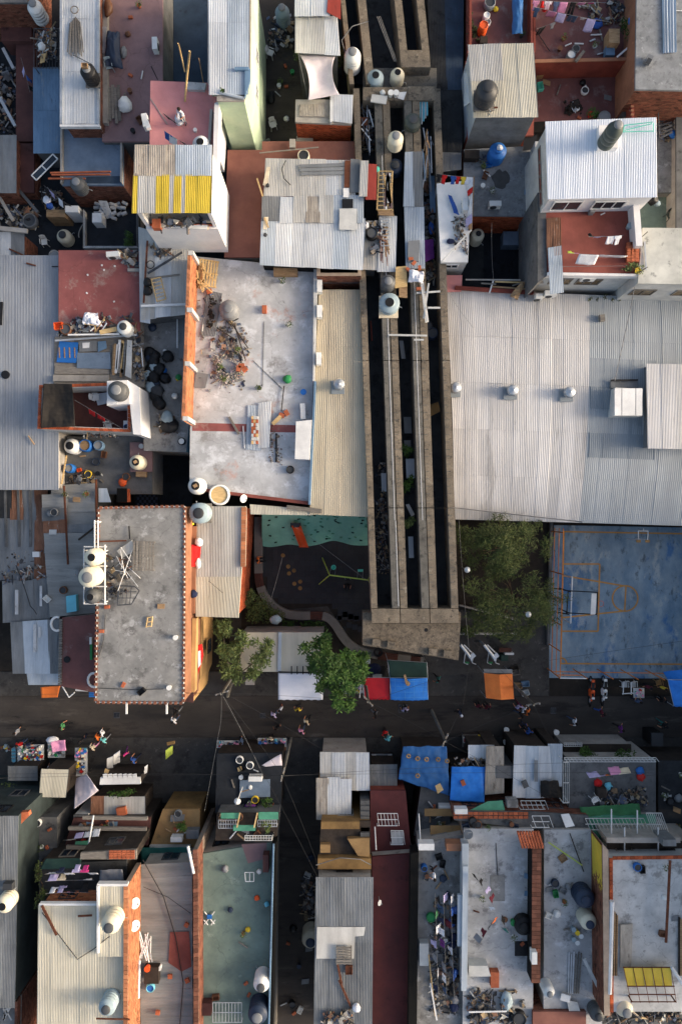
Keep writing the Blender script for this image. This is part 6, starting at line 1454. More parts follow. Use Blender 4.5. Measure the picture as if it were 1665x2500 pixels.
single(MB().box(P(1300,480,5.75),(.2,.4,.25)),'brick','terracotta','single brick at the right wall of the grey terrace','brick');panel('black gutter opening beside the white roof house',[(1278,330),(1312,332),(1300,365),(1276,368)],5.8,'pblack',.02,'hatch','hatch')
panel('broken brick screen at the corner of the white roof house',[(1290,300),(1330,298),(1322,324),(1284,326)],5.4,'brickdull',.1)
heap('terrace_clutter','scraps around the blue tank',[(1150,385),(1205,375),(1205,402),(1150,402)],5.61,30,'rubble',.05,.25,.1)
h=house('small bright white roof with blue cloth beside the viaduct',[(1066,448),(1150,440),(1142,640),(1076,640)],7.2,'dirtywhite','whiteroof',2.5,sides={3:'dirtywhite'})
MB().prism(wpts([(1146,436),(1158,430),(1152,560),(1144,560)],7.4),5.0,7.4).build('side_ledge','wood',h)
laundry('along the top of the bright white roof',(1066,424,8.6),(1152,432,8.6),[(.08,'shirt','cblack',.4,.5),(.22,'shirt','cred',.4,.5),(.36,'shirt','cwhite',.4,.5),(.49,'shirt','cblue',.4,.5),(.62,'shirt','cred',.35,.5),(.78,'shirt','cyellow',.4,.5),(.93,'towel','cwhite',.4,.5)])
laundry('down the right side of the bright white roof',(1155,430,8.6),(1152,560,8.4),[(.1,'towel','cwhite',.6,.7),(.24,'towel','cred',.4,.6),(.4,'sheet','cwhite',.9,.9),(.58,'towel','cwhite',.7,.7),(.78,'towel','clilac',.6,.8)],'top')
cloth('long blue cloth draped on the bright white roof',[(1093,474),(1103,478),(1122,524),(1108,520)],7.4,'cblue','cloth','cloth',-.05,.12,14,freq=2.5)
blob('dark blue bundle on the bright white roof',1099,590,7.2,(.3,.18),'cnavy','bundle','bundle');heap('terrace_clutter','white scrap and pipes at the lower right of the bright white roof',[(1105,530),(1146,530),(1140,620),(1108,610)],7.22,70,'rubble',.08,.35,.25,.4)
bar('long grey pole across the lower end of the bright white roof',1076,640,1150,562,7.6,None,.1,m='dirtywhite',name='pole');acunit('white unit on the right edge of the bright white roof',1132,508,7.2,R(90))
wallwin(h,1076,640,1142,640,7.2,.45,6.4,1.0,.7)
panel('faded pink ribbed sheet beside the viaduct',[(1076,672),(1128,672),(1126,712),(1080,714)],5.6,'pink',.03);
corrhouse('small grey ribbed roof above the bright white roof',[(1072,372),(1124,374),(1124,415),(1074,420)],5.6,'zincdark','concdark',2.5,l=3)
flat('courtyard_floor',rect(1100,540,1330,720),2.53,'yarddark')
t=thing('pit_wall','long orange painted wall at the right of the dark pit','wall',tuple(P(1310,620,2.5)))
MB().prism(wpts([(1311,530),(1320,530),(1318,690),(1312,690)],7.0),2.5,7.0).build('wall','redwall',t);MB().prism(wpts([(1310.5,529),(1330,529),(1326,691),(1311.5,691)],7.1),7.0,7.1).build('coping','plaster',t)
tank('cream open tank beside the bright white roof',1168,570,3.4,.48,1.4,'pcream','open');box_('grey blue covered bin in the dark pit',rect(1228,565,1270,598),2.55,3.5,'slate','bin','bin')
bar('thin white rod against the orange pit wall',1274,596,1292,584,4.0,None,.06,m='whitepaint',name='rod');box_('small dark blue box on the dark pit floor',rect(1274,630,1288,652),2.55,3.2,'pnavy')
for k,(x0,y0,x1,y1,m) in enumerate(((1174,692,1210,694,'woodgrey'),(1200,700,1290,706,'wood'),(1208,688,1270,690,'woodpale'),(1194,716,1204,684,'whitepaint'),(1250,698,1312,676,'woodgrey'),(1136,683,1270,684,'plaster'))):bar('timber pole over the lower edge of the dark pit, %s'%ORD[k],x0,y0,x1,y1,5.8,None,.1,m=m,name='pole')
cloth('folded orange parasol lying over the pit edge',[(1272,686),(1282,690),(1262,732),(1243,724)],[6.3,6.2,5.9,5.9],'wood','parasol','parasol',-.15,.16,16,freq=2.2);COL.objects[-1]
bar('grey concrete edge beam below the dark pit',1110,704,1300,716,5.6,None,.25,.2,'redwall','beam')
h=house('red roof terrace with white sheets drying',[(1332,510),(1548,512),(1556,668),(1336,664)],9.0,'dirtywhite','redfloor',4.0)
h.children[-1].data.materials[0]=MATS['redfloor']
MB().prism(wpts([(1545,500),(1560,498),(1568,600),(1552,600)],9.9),9.01,9.9).build('parapet','whitewall',h);MB().prism(wpts([(1336,664.5),(1556,668.5),(1558,674),(1336,672)],9.12),8.6,9.12).build('edge','whitewall',h)
for u,w_ in ((.22,1.5),(.55,1.7)):wallwin(h,1340,664,1556,668,9.0,u,7.2,w_,1.1,frame='woodgrey',pane='glassbrown',bars=2)
MB().prism(wpts([(1312,470),(1332,470),(1334,672),(1312,690)],9.0),4.0,9.0).build('side_ledge','concdark',h)
acunit('white air conditioner on the edge of the red sheet terrace',1430,682,8.0,0,.95);acunit('small white air conditioner on the wall corner near the hall roof',1338,722,5.9,0);acunit('second small unit near the orange parasol',1310,730,5.7,0,.5)
t=thing('loose_sheets','rusty and blue ribbed sheets along the left of the red terrace','sheet stack',tuple(P(1350,620,9.0)))
sheets(t,[(1334,530),(1366,530),(1368,622),(1336,626)],9.1,['rustsheet','zincdark'],l=5,w=.5,jit=.05);sheets(t,[(1338,605),(1368,600),(1374,714),(1344,718)],9.14,'zincblue',l=5)
laundry('upper line of the red sheet terrace',(1436,578,10.4),(1522,574,10.4),[(.1,'shirt','cblack',.35,.45),(.3,'shirt','clilac',.5,.6),(.48,'shirt','cdenim',.35,.5),(.66,'towel','cwhite',.5,.5),(.86,'shirt','cwhite',.45,.5)])
laundry('lower line of the red sheet terrace',(1388,618,10.4),(1536,624,10.4),[(.04,'shirt','clime',.4,.5),(.14,'towel','cpink',.3,.4),(.34,'sheet','cwhite',1.3,.75),(.75,'sheet','cwhite',1.8,1.1)])
h3=thing('brick_stack','stack of orange bricks at the right edge of the red terrace','brick stack',tuple(P(1545,620,9.0)))
for k in range(36):c=P(1534+(k%3)*9+rnd.uniform(-1,1),596+((k // 3)%6)*8,9.12+.22*(k // 18));MB().box(c,(.3,.2,.2),rnd.uniform(-.1,.1)).build('brick','terracotta',h3)
pot('potted plant at the lower right of the red terrace',1552,664,9.0,.18,.3,'pyellow','leafdull',.35,80);shrub('climbing plants in the corner of the red terrace',1530,655,9.0,(.5,.25),130,'leafdull',h=.5);pot('small green plant above the brick stack',1550,584,9.0,.14,.25,'pdark','leafdull',.22,40)
bucket('white bucket at the right wall of the red terrace',1537,551,9.0,.2,.35,'ptrans');box_('small dark stool top near the upper wall of the red terrace',rect(1441,507,1452,518),9.0,9.5,'pgrey','stool','stool')
bar('white rod on the red terrace floor',1465,525,1476,520,9.0,None,.07,m='whitepaint',name='rod');cable('pale cord across the red terrace',[(1372,651,10),(1530,649,10)],.012,'wirepale')
h=house('pale roof with black mould patches at the right edge',[(1568,556),(2100,560),(2100,700),(1556,692)],9.2,'dirtywhite','concmottle',4.0)
wallwin(h,1558,692,2100,700,9.2,.07,7.4,1.6,1.1,frame='woodgrey',pane='glassbrown',bars=1);wallwin(h,1558,692,2100,700,9.2,.27,7.4,1.6,1.1,frame='woodgrey',pane='glassbrown',bars=1)
bar('steel channel at the left of the mould patched roof',1572,590,1576,660,9.25,None,.1,m='galv',name='channel');bar('thin rod sticking from the mould patched roof',1564,580,1580,566,9.6,None,.05,m='darkwood',name='rod');bar('second rod sticking from the mould patched roof',1560,665,1580,652,9.6,None,.05,m='darkwood',name='rod')
house('pale green courtyard floor at the right edge',[(1562,440),(1760,440),(1760,560),(1562,560)],3.4,'plaster','greenfloor',2.5);house('pale concrete terrace right of the white roof',rect(1602,300,1660,470),4.2,'plaster','conc',2.5)
house('brown roofs at the far right beside the white roof',rect(1650,280,1800,560),5.0,'plaster','concdark',2.5)
t=thing('stair_grille','dark spiral steel stair at the corner of the brick side','stair',tuple(P(1630,300,3)))
for k in range(7):MB().box(P(1622+k*.5,276+k*9,4.0+.25*k),(1.0,.12,.05),.1+.06*k).build('tread','steel',t)
MB().tube([P(1606,275,5.5),P(1608,335,5.5)],.04,5).build('rail','steel',t)
blob('blue bag beside the steel stair',1640,330,4.5,.3,'pblue');heap('yard_clutter','dark clutter below the steel stair',[(1605,300),(1660,290),(1660,350),(1605,345)],4.22,60,'rubble',.1,.4,.4)
chair('dark green chair in the pale green courtyard',1628,532,3.4,.5,'pgreengrey');blob('dark bundle under the white roof corner',1590,490,4.5,.4,'pblack','bundle','bundle');blob('pale blue bundle beside the dark one',1602,498,4.5,.25,'ptrans','bundle','bundle')
for k,(x0,y0,x1,y1,z) in enumerate(((1990,1330,2300,1640,9.5),(2030,1850,2350,2180,14.5),(2030,2184,2350,2600,14.0),(2310,1300,2700,1840,15.0))):  # unseen blocks added, heights set to shade the court and street
 house('unseen block added beyond the right edge to cast shade, number %s from the top'%ORD[k],rect(x0,y0,x1,y1),z,'plaster','conc',0)
# ------------------------------------------------------------------ playground
pf=flat('play_ground',[(630,1255),(905,1255),(905,1480),(880,1600),(800,1480),(680,1490),(630,1400)],.085,'earth')
t=thing('play_floor','dark rubber tile floor of the playground','play floor',tuple(P(760,1400,.09)))
mb_n=0
for i in range(22):
 for j in range(15):
  x=640+i*13.2;y=1316+j*13.2
  if x>896 or (y>1474 and x<805+(y-1474)*.6) or (x<650 and y>1400) or (x<690 and y>1455+(x-650)*.3):continue
  c=P(x+6,y+6,.11);MB().box(c,(.425,.425,.05)).build('rubber_tile','playfloor',t)
for k in range(12):
 x=800+(k%6)*14+(k // 6)*10;y=1500+(k // 6)*26+(k%3)*5
 if x>815+(y-1500)*.5:MB().box(P(x,y,.11),(.425,.425,.05)).build('rubber_tile','playfloor',t)
t=thing('climbing_slope','sloped green climbing wall with hand holds in the playground','climbing wall',tuple(P(770,1290,0)))
def slope(u,v):
 x=640+262*u;y=1250+(80+5*math.sin(u*7)+4*math.sin(u*15+1))*v
 z=2.6*(1-v)**1.2+.12+.05*mnoise.noise(Vector((u*6,v*3,0)))
 p=P(x,y,z);return p
MB().grid(slope,40,12).build('slope','playgreen',t,smooth=True)
for k in range(58):
 u=rnd.uniform(.03,.97);v=rnd.uniform(.06,.92);p=Vector(slope(u,v));MB().box(p+Vector((0,0,.03)),(.2,.09,.1),rnd.uniform(-.4,.4),rnd.uniform(-.4,.4)).build('hand_hold','greenpanel' if rnd.random()<.6 else 'tarpgreen',t)
t=thing('slide','bright orange red slide on the green climbing slope','slide',tuple(P(735,1315,.1)))
def sld(u,v):
 x0=P(724,1284,2.2);x1=P(743,1336,.35);p=x0.lerp(x1,v);p.z=2.2-1.9*v**1.1 if v<.9 else 2.2-1.9*.9**1.1
 return p+Vector(((u-.5)*.62,0,.18*(2*u-1)**4))
MB().grid(sld,8,12).build('chute','porange',t,smooth=True,solid=.03)
for s in (0,1):MB().tube([Vector(sld(s,v/10))+Vector((0,0,.06)) for v in range(11)],.05,6).build('side_rail','porange',t,smooth=True)
MB().box(P(722,1282,2.2),(.8,.35,.12)).build('platform','pdark',t)
for x in (716,729):q=P(x,1280,2.2);MB().tube([q,q-Vector((0,0,2))],.04,6).build('leg','blackmetal',t)
t=thing('swing_set','yellow green swing frame with hanging seats','swing',tuple(P(850,1410,.1)))
zs=2.5;A=P(805,1404,zs);B=P(899,1416,zs)
MB().tube([A,B],.05,8).build('top_beam','plime',t)
for top,feet in ((A,((787,1362),(779,1426))),(B,((906,1398),(908,1432)))):
 for f in feet:MB().tube([top,P(*f,.12)],.045,7).build('leg','plime',t)
for k,(u,m) in enumerate(((.06,'pteal'),(.45,'pblack'),(.78,'pteal'))):
 p=A.lerp(B,u);sw=.5 if k != 1 else -.35
 seat=p+Vector((0.1,sw,-1.7))
 for s in (-.2,.2):MB().tube([p+Vector((s,0,0)),seat+Vector((s,0,0))],.012,4).build('chain','galv',t)
 if k==0:MB().lathe([(.12,0),(.2,.22),(.2,.26),(.16,.26),(.1,.05),(.01,.05)],14,seat).build('seat',m,t)
 else:MB().box(seat,(.44,.2,.05)).build('seat',m,t)
person('child on the middle swing of the playground',848,1424,3.1,'cblack','cblack','sit',z=.15)
person('person in orange top sitting on the bench by the playground',632,1366,-1.5,'corange','cblack','sit',z=.1)
for k,(x,y) in enumerate(((704,1383),(718,1393),(706,1400),(691,1356),(719,1425),(733,1420),(733,1436))):
 single(MB().lathe([(.17,0),(.17,.012),(.1,.02),(.02,.02)],10,P(x,y,.135)),'floor_mark','ochre','ochre hopscotch dot on the play floor, %s from the top left'%ORD[k],'floor mark')
t=thing('curved_bench','long curved concrete bench around the playground','bench',tuple(P(700,1480,.08)))
path=[(631,1262),(631,1310),(631,1380),(632,1420),(640,1446),(656,1470),(678,1490),(706,1502),(740,1504),(775,1502),(800,1506),(818,1524),(832,1548),(848,1570),(872,1588),(910,1598),(960,1606),(1004,1612),(1034,1615)]
pts=[]
for i in range(len(path)-1):
 for k in range(4):pts.append(Vector(path[i]).lerp(Vector(path[i+1]),k/4))
pts.append(Vector(path[-1]))
for _ in range(3):pts=[pts[0]]+[(pts[i-1]+pts[i]*2+pts[i+1])/4 for i in range(1,len(pts)-1)]+[pts[-1]]
zb=.55;W2=10.0;L_,R_=[],[]
for i,p in enumerate(pts):
 d=(pts[min(i+1,len(pts)-1)]-pts[max(i-1,0)]).normalized();n=Vector((-d.y,d.x))
 L_.append(P(*(p+n*W2),zb));R_.append(P(*(p-n*W2),zb))
wood=[(i,j) for i,j in ((10,14),(34,38),(61,65),(68,71))]
i=0;N_=len(pts)-1
cuts=[0]+[c for w in wood for c in w]+[N_]
for c0,c1 in zip(cuts[:-1],cuts[1:]):
 if c1<=c0:continue
 isw=(c0,c1) in wood
 if not isw:
  q=[v.xy for v in L_[c0:c1+1]]+[v.xy for v in reversed(R_[c0:c1+1])]
  n=c1-c0+1;mb=MB()
  vs=[(v.x,v.y,zb) for v in L_[c0:c1+1]]+[(v.x,v.y,zb) for v in R_[c0:c1+1]]+[(v.x,v.y,.08) for v in L_[c0:c1+1]]+[(v.x,v.y,.08) for v in R_[c0:c1+1]]
  fs=[]
  for k in range(n-1):fs+=[(k,n+k,n+k+1,k+1),(k,k+1,2*n+k+1,2*n+k),(n+k,3*n+k,3*n+k+1,n+k+1)]
  fs+=[(0,2*n,3*n,n),(n-1,2*n-1,4*n-1,3*n-1)]
  mb.add(vs,fs).build('bench_segment','benchconc',t)
 else:
  for k in range(5):
   mb=MB();f0,f1=k/5+.02,(k+1)/5-.02
   for s in range(c0,c1):mb.prism(ccw([L_[s].lerp(R_[s],f0).xy,L_[s].lerp(R_[s],f1).xy,L_[s+1].lerp(R_[s+1],f1).xy,L_[s+1].lerp(R_[s+1],f0).xy]),zb-.05,zb+.02)
   mb.build('wooden_slat','benchwood',t)
c=P(923,1592,.6);single(MB().tube([c+Vector((.3*math.cos(a*.3927),.3*math.sin(a*.3927),.1)) for a in range(17)],.09,8),'tyre','pblack','black tyre lying on the curved bench','tyre',smooth=True)
flat('planting_bed',[(590,1440),(650,1480),(705,1515),(800,1518),(850,1580),(880,1620),(800,1620),(590,1560)],.1,'earth')
heap('bed_plants','dark ground cover plants below the curved bench',[(690,1515),(790,1515),(800,1540),(690,1540)],.1,160,'leaf',.1,.3,.4,.3)
# ------------------------------------------------------------------ trees
tree('dense bright green tree beside the white market awning',(850,1640),[(770,1592,5.0,1.0,.8,.6),(806,1622,5.6,1.2,.9,.8),(858,1618,5.2,1.1,.9,.7),(834,1696,4.8,.7,1.2,.6),(788,1566,4.4,.6,.8,.5),(786,1662,4.4,.6,.7,.5),(872,1652,4.9,.7,1.0,.6),(770,1628,4.6,.7,.6,.5),(830,1655,5.5,1.0,.9,.7),(884,1610,4.6,.5,.6,.4),(850,1720,4.0,.5,.6,.4)],6000,'leaf','trunk',.30,.11,sub=6)
tree('sparse grey green tree in front of the yellow building',(556,1700),[(556,1580,5.0,.9,1.1,.7),(602,1562,5.2,1.0,.8,.6),(640,1604,5.0,.8,.8,.6),(566,1640,4.6,.8,1.0,.6),(545,1536,4.8,.7,.8,.5),(610,1640,4.4,.8,.6,.5),(655,1580,4.6,.5,.5,.4)],2600,'leafdull','trunkpale',.28,.10,sub=6)
def parktree(lb,base,x0,y0,x1,y1,n,seed):
 r=random.Random(seed);cl=[]
 for k in range(n):
  a=r.uniform(0,6.28);d=math.sqrt(r.random())
  cl.append(((x0+x1)/2+(x1-x0)/2*d*math.cos(a),(y0+y1)/2+(y1-y0)/2*d*math.sin(a),6.6-2.0*d+r.uniform(-.5,.5),r.uniform(.55,1.2),r.uniform(.5,1.0),r.uniform(.35,.6)))
 tree(lb,base,cl,6400,'leafolive','trunk',.34,.045,.3,.10,sub=6)
parktree('feathery olive tree at the top of the park',(1240,1350),1120,1276,1345,1400,30,3)
parktree('feathery olive tree at the foot of the park',(1260,1455),1125,1395,1355,1545,30,5)
shrub('bush at the bend of the curved bench',650,1480,.1,(1.6,1.3),700,'leafdull',h=2.2,L_=.2)
shrub('dark bush left of the curved bench',612,1465,.1,(.9,1.0),350,'leafdull',h=2.0,L_=.2);blob('grey plastic bag on the bush by the curved bench',674,1512,2.0,(.45,.35),'ptrans')
shrub('yellow green bush in the park triangle',1145,1540,.1,(.9,.5),260,'leafdull',h=.9)
t=thing('park_wall','low concrete wall running across the park','wall',tuple(P(1200,1500,.05)))
MB().prism(wpts([(1116,1478),(1126,1478),(1260,1510),(1258,1516)],.7),.05,.7).build('wall','plaster',t);MB().prism(wpts([(1122,1545),(1262,1545),(1262,1550),(1122,1550)],.5),.05,.5).build('wall','plaster',t)
MB().prism(wpts([(1116,1486),(1250,1516),(1250,1540),(1116,1512)],.3),.05,.3).build('planter_soil','pavement',t)
for k,(x,y) in enumerate(((1140,1391),(1289,1500))):
 c=P(x,y,7.2);t=thing('street_lamp','round grey street lamp head among the park trees, %s one'%('upper left' if k==0 else 'lower right'),'street lamp',(c.x,c.y,.05))
 MB().tube([(c.x,c.y,.05),(c.x,c.y,7.1)],.05,8).build('pole','steel',t);MB().lathe([(.06,0),(.21,.02),(.19,.09),(.11,.12),(.10,.2),(.02,.21)],18,c).build('lamp_head','galv',t,smooth=True)
# ------------------------------------------------------------------ kiosks and awnings
h=house('flat pale green kiosk roof behind the sparse tree',[(590,1544),(790,1544),(782,1640),(584,1640)],3.2,'plaster','creamsheet',.08)
MB().prism(wpts([(680,1544),(688,1544),(686,1640),(678,1640)],3.3),3.21,3.3).build('ridge_strip','zincblue',h)
for k in range(5):bar('dark rail between the kiosk roof and the white awning' if k==0 else 'short dark bracket on the kiosk roof, %s from the left'%ORD[k],680 if k==0 else 698+k*14,1640 if k==0 else 1626,786 if k==0 else 698+k*14,1643 if k==0 else 1646,3.35,None,.08,m='blackmetal',name='rail' if k==0 else 'bracket')
bar('pale gutter at the left of the kiosk roof',600,1664,622,1664,2.2,None,.45,.15,'plaster','bench')
def awning(label,pts,z,m,zf,fl=.35,ribs=0,hump=.0,st=0):
 t=thing('awning',label,'awning',tuple(P(sum(p[0] for p in pts)/4,sum(p[1] for p in pts)/4,.08)))
 zz=z if isinstance(z,(list,tuple)) else [z]*4
 q=[P(p[0],p[1],c) for p,c in zip(pts,zz)];sd=rnd.uniform(0,50)
 def fn(u,v):
  p=bil(q,u,v);return p+Vector((0,0,.03*mnoise.noise(Vector((p.x*1.5+sd,p.y*1.5,0)))-.06*math.sin(math.pi*v)+hump*math.sin(math.pi*u)))
 for k in range(st):MB().tube([Vector(fn((k+.5)/st,v/8))+Vector((0,0,.02)) for v in range(9)],.007,4).build('stripe','skyblue',t);MB().tube([Vector(fn(v/8,(k+.5)/st))+Vector((0,0,.02)) for v in range(9)],.007,4).build('stripe','skyblue',t)
 MB().grid(fn,24,16).build('canopy',m,t,smooth=True,solid=.012)
 def fl_(u,v):
  a=q[3].lerp(q[2],u);b=a+Vector((0,-.10,-fl));p=a.lerp(b,v);return p+Vector((0,.03*math.sin(u*40)*v,hump*math.sin(math.pi*u)))
 MB().grid(fl_,30,3).build('valance',m,t,smooth=True,solid=.012)
 for c in q:
  MB().tube([c+Vector((0,0,-.04)),(c.x,c.y,.08)],.03,6).build('pole','galv',t)
 for k in range(ribs):MB().tube([q[0].lerp(q[1],(k+.5)/ribs)+Vector((0,0,.05)),q[3].lerp(q[2],(k+.5)/ribs)+Vector((0,0,.05))],.03,5).build('rib',m,t)
 for a,b in ((0,1),(1,2),(2,3),(3,0)):MB().tube([q[a]-Vector((0,0,.06)),q[b]-Vector((0,0,.06))],.025,5).build('frame_bar','galv',t)
 return t
awning('white market awning beside the dense tree',[(680,1644),(786,1644),(788,1708),(680,1708)],[3.1,3.1,2.7,2.7],'tarpwhite',0,.3)
awning('bright blue market awning with thin white stripes',[(952,1655),(1043,1655),(1045,1708),(954,1708)],[3.2,3.2,2.7,2.7],'tarpblue',0,.35,hump=.25,st=4)
awning('dark red market awning left of the blue one',[(886,1655),(952,1655),(952,1706),(890,1706)],[2.9,2.9,2.6,2.6],'tarpred',0,.12)
awning('dark green shade awning behind the blue awning',[(946,1612),(1042,1618),(1044,1656),(952,1654)],[3.0,3.0,3.0,3.0],'tarpgreen',0,.05)
ta=thing('awning','orange ridged market awning on the right','awning',tuple(P(1220,1675,.08)))
zr_=3.0
def oa(u,v):
 p=bil([P(1181,1643,2.6),P(1250,1645,2.6),P(1254,1706,2.4),P(1186,1704,2.4)],u,v);p.z+=.5*(1-abs(2*u-1))*.8+.025*mnoise.noise(Vector((p.x*3,p.y*3,0)));return p
MB().grid(oa,20,12).build('canopy','tarporange',ta,smooth=False,solid=.012)
for u in (0,1):
 for v in (0,1):p=Vector(oa(u,v));MB().tube([p,(p.x,p.y,.08)],.03,6).build('pole','galv',ta)
def sk(u,v):
 p=Vector(oa(u,1));return p+Vector((0,-.06*v,-.4*v))
MB().grid(sk,20,3).build('valance','tarporange',ta,solid=.012)
MB().add([P(1180,1633,2.5),P(1250,1634,2.5),P(1250,1644,2.55),P(1181,1643,2.55)],[(3,2,1,0)]).build('back_flap','zincdark',ta,solid=.02)
awning('blue market awning cut by the right edge',[(1630,1660),(1720,1660),(1722,1724),(1645,1724)],[3.2,3.2,2.9,2.9],'tarpblue',0,.3,hump=.2)
cloth('loose blue tarpaulin behind the right edge awning',[(1618,1640),(1700,1630),(1700,1662),(1630,1660)],[1.5,2.4,2.9,2.4],'tarpblue',wr=.1)
def stalltable(label,pts,z,m='woodgrey'):
 t=thing('stall_table',label,'table',tuple(P(pts[0][0],pts[0][1],.08)));q=wpts(pts,z);MB().prism(q,z-.05,z).build('table_top',m,t)
 for p in inset(q,.12):MB().tube([(p[0],p[1],.08),(p[0],p[1],z-.05)],.03,5).build('leg','steel',t)
 return t
GC=['pred','pyellow','pblue','pwhite','pcream','pgreen','ppink','pcyan','pwhite','pgrey','pbrown','pnavy','pdark','ptrans']
def goods(label,group,x0,y0,x1,y1,z,n,s=.22,names='packet'):
 s *= .7;n=int(n*1.5)
 for k in range(n):
  c=P(rnd.uniform(x0,x1),rnd.uniform(y0,y1),z);sz=s*rnd.uniform(.6,1.3)
  o=single(MB().box(c+Vector((0,0,sz*.3)),(sz,sz*rnd.uniform(.5,1),sz*.6),rnd.uniform(0,3)),names,rnd.choice(GC),label,names,group)
stalltable('market table under the dense tree',[(826,1668),(886,1664),(888,1692),(832,1694)],.9,'dirtywhite');goods('small packet on the market table under the dense tree','packets on the table under the tree',834,1670,884,1690,.92,14,.2)
box_('white cooler box at the back of the red awning',rect(890,1610,904,1620),.1,1.0,'whitepaint','cooler_box','cooler');box_('white sink on the back counter of the red awning stall',rect(910,1646,932,1654),.1,.95,'dirtywhite','sink','sink')
blob('dark blue bundle behind the red awning',915,1632,.9,(.5,.45),'cnavy','bundle','bundle');stalltable('dark counter behind the red awning',[(892,1624),(940,1626),(940,1650),(892,1648)],.9,'blackmetal')
single(MB().tube([P(882,1650,3),P(878,1704,2.4)],.03,6),'pole','whitepaint','white leaning pole at the left of the red awning','pole')
panel('blue shade board on the blue awning',[(985,1648),(990,1646),(996,1668),(990,1670)],3.6,'wood',.03);single(MB().lathe([(.16,0),(.16,.2),(.02,.24)],12,P(995,1668,3.4)),'lamp','wood','brown pot lamp hanging over the blue awning','lamp')
for k,(x,y,m) in enumerate(((1263,1672,'wood'),(1280,1668,'bluesheet'),(1257,1640,'woodgrey'),(1280,1690,'dirtywhite'),(1254,1630,'darkwood'))):crate('market crate at the right of the orange awning, %s'%['brown one','blue grey one','upper grey one','white one','topmost dark one'][k],x,y,.09,.6,.4,.35,.1*k,m)
stalltable('dark bench table above the orange awning',[(1218,1582),(1248,1582),(1248,1592),(1218,1592)],.7,'benchwood');box_('white sign board lying above the orange awning',rect(1232,1594,1254,1599),.1,.8,'whitepaint','sign_board','board');box_('green rubbish bin above the orange awning',rect(1223,1600,1240,1614),.1,1.0,'tarpgreen','rubbish_bin','bin')
box_('dark steel bin by the park trees',rect(1222,1550,1252,1566),.1,.9,'blackmetal','rubbish_bin','bin')
for k,(x,y) in enumerate(((1148,1598),(1205,1598))):
 t=thing('exercise_machine','white outdoor exercise machine below the park, %s'%('left one' if k==0 else 'right one'),'exercise machine',tuple(P(x,y,.08)))
 MB().tube([P(x-24,y-24,2.3),P(x,y+6,2.2)],.12,8).build('main_beam','galv',t);MB().tube([P(x-16,y-24,2.2),P(x+8,y,2.1)],.05,6).build('side_bar','whitepaint',t)
 q=P(x+3,y+14,2.2);MB().tube([q,(q.x,q.y,.08)],.09,8).build('post','galv',t);q=P(x-20,y-20,2.2);MB().tube([q,(q.x,q.y,.08)],.09,8).build('post','galv',t)
 for d in (-12,8):MB().tube([P(x+d,y-4+d*.3,1.6),P(x+d-4,y+20,1.0),P(x+d+6,y+24,1.0)],.035,6).build('pedal_arm','whitepaint',t)
 MB().box(P(x-8,y+20,1.0),(.3,.14,.06)).build('pedal','pgreen',t);MB().box(P(x+4,y+4,2.25),(.5,.35,.1),.7).build('seat','galv',t)
def motorcycle(label,px,py,rz,m):
 t=thing('motorcycle',label,'motorcycle',(0,0,0))
 for y in (-.66,.66):
  w=MB().tube([(0,y+.28*math.cos(a*.3927),.31+.28*math.sin(a*.3927)) for a in range(17)],.05,8,False).build('wheel','pblack',t,smooth=True);MB().tube([(-.03,y,.31),(.03,y,.31)],.1,10).build('hub','galv',w)
 MB().add([(-.09,-.8,.72),(.09,-.8,.72),(.12,-.2,.78),(-.12,-.2,.78),(-.12,-.8,.86),(.12,-.8,.86),(.16,-.2,.88),(-.16,-.2,.88)],[(3,2,1,0),(4,5,6,7),(0,1,5,4),(1,2,6,5),(2,3,7,6),(3,0,4,7)]).build('tail',m,t)
 MB().lathe([(.02,0),(.15,.04),(.17,.14),(.10,.24),(.02,.26)],12,(0,.12,.72)).build('fuel_tank',m,t,smooth=True);t.children[-1].scale=(1,1.6,1);t.children[-1].location=(0,-.08,0)
 for s in (-1,1):MB().add([(s*.1,-.1,.5),(s*.2,.1,.45),(s*.2,.5,.6),(s*.1,.62,.9),(s*.14,.1,.9)],[(0,1,2,3,4)]).build('side_fairing',m,t,solid=.03)
 MB().box((0,-.3,.86),(.24,.62,.09)).build('seat','pblack',t);MB().box((0,.02,.45),(.26,.4,.4)).build('engine','steel',t)
 MB().tube([(-.36,.42,1.02),(-.12,.5,1.0),(.12,.5,1.0),(.36,.42,1.02)],.02,6).build('handlebar','blackmetal',t);MB().tube([(0,.5,.98),(0,.66,.32)],.04,6).build('fork','galv',t)
 MB().add([(-.08,.55,.62),(.08,.55,.62),(.08,.95,.60),(-.08,.95,.60),(-.08,.55,.66),(.08,.55,.66),(.06,.95,.63),(-.06,.95,.63)],[(3,2,1,0),(4,5,6,7),(0,1,5,4),(1,2,6,5),(2,3,7,6),(3,0,4,7)]).build('mudguard',m,t);MB().box((0,.62,.94),(.2,.14,.2)).build('headlight','pwhite',t)
 t.location=P(px,py,.006);t.rotation_euler=(0,0,rz);return t
motorcycle('orange and black motorcycle parked below the court fence',1437,1678,3.1,'porange');motorcycle('white and black motorcycle parked beside the orange one',1467,1676,3.1,'pwhite')
stalltable('food stall table below the court fence',[(1545,1680),(1572,1680),(1572,1704),(1546,1704)],.85,'dirtywhite');goods('small pot on the food stall table','pots on the food stall',1550,1682,1570,1700,.88,10,.18,'pot')
for k,(x,y,m) in enumerate(((1518,1668,'dirtywhite'),(1539,1668,'dirtywhite'),(1601,1664,'tanfloor'))):chair('folding chair at the food stall, %s'%['left white one','second white one','tan one on the right'][k],x,y,.01,.1*k,m)
t=thing('hand_cart','white frame hand cart at the food stall','cart',tuple(P(1525,1690,0)))
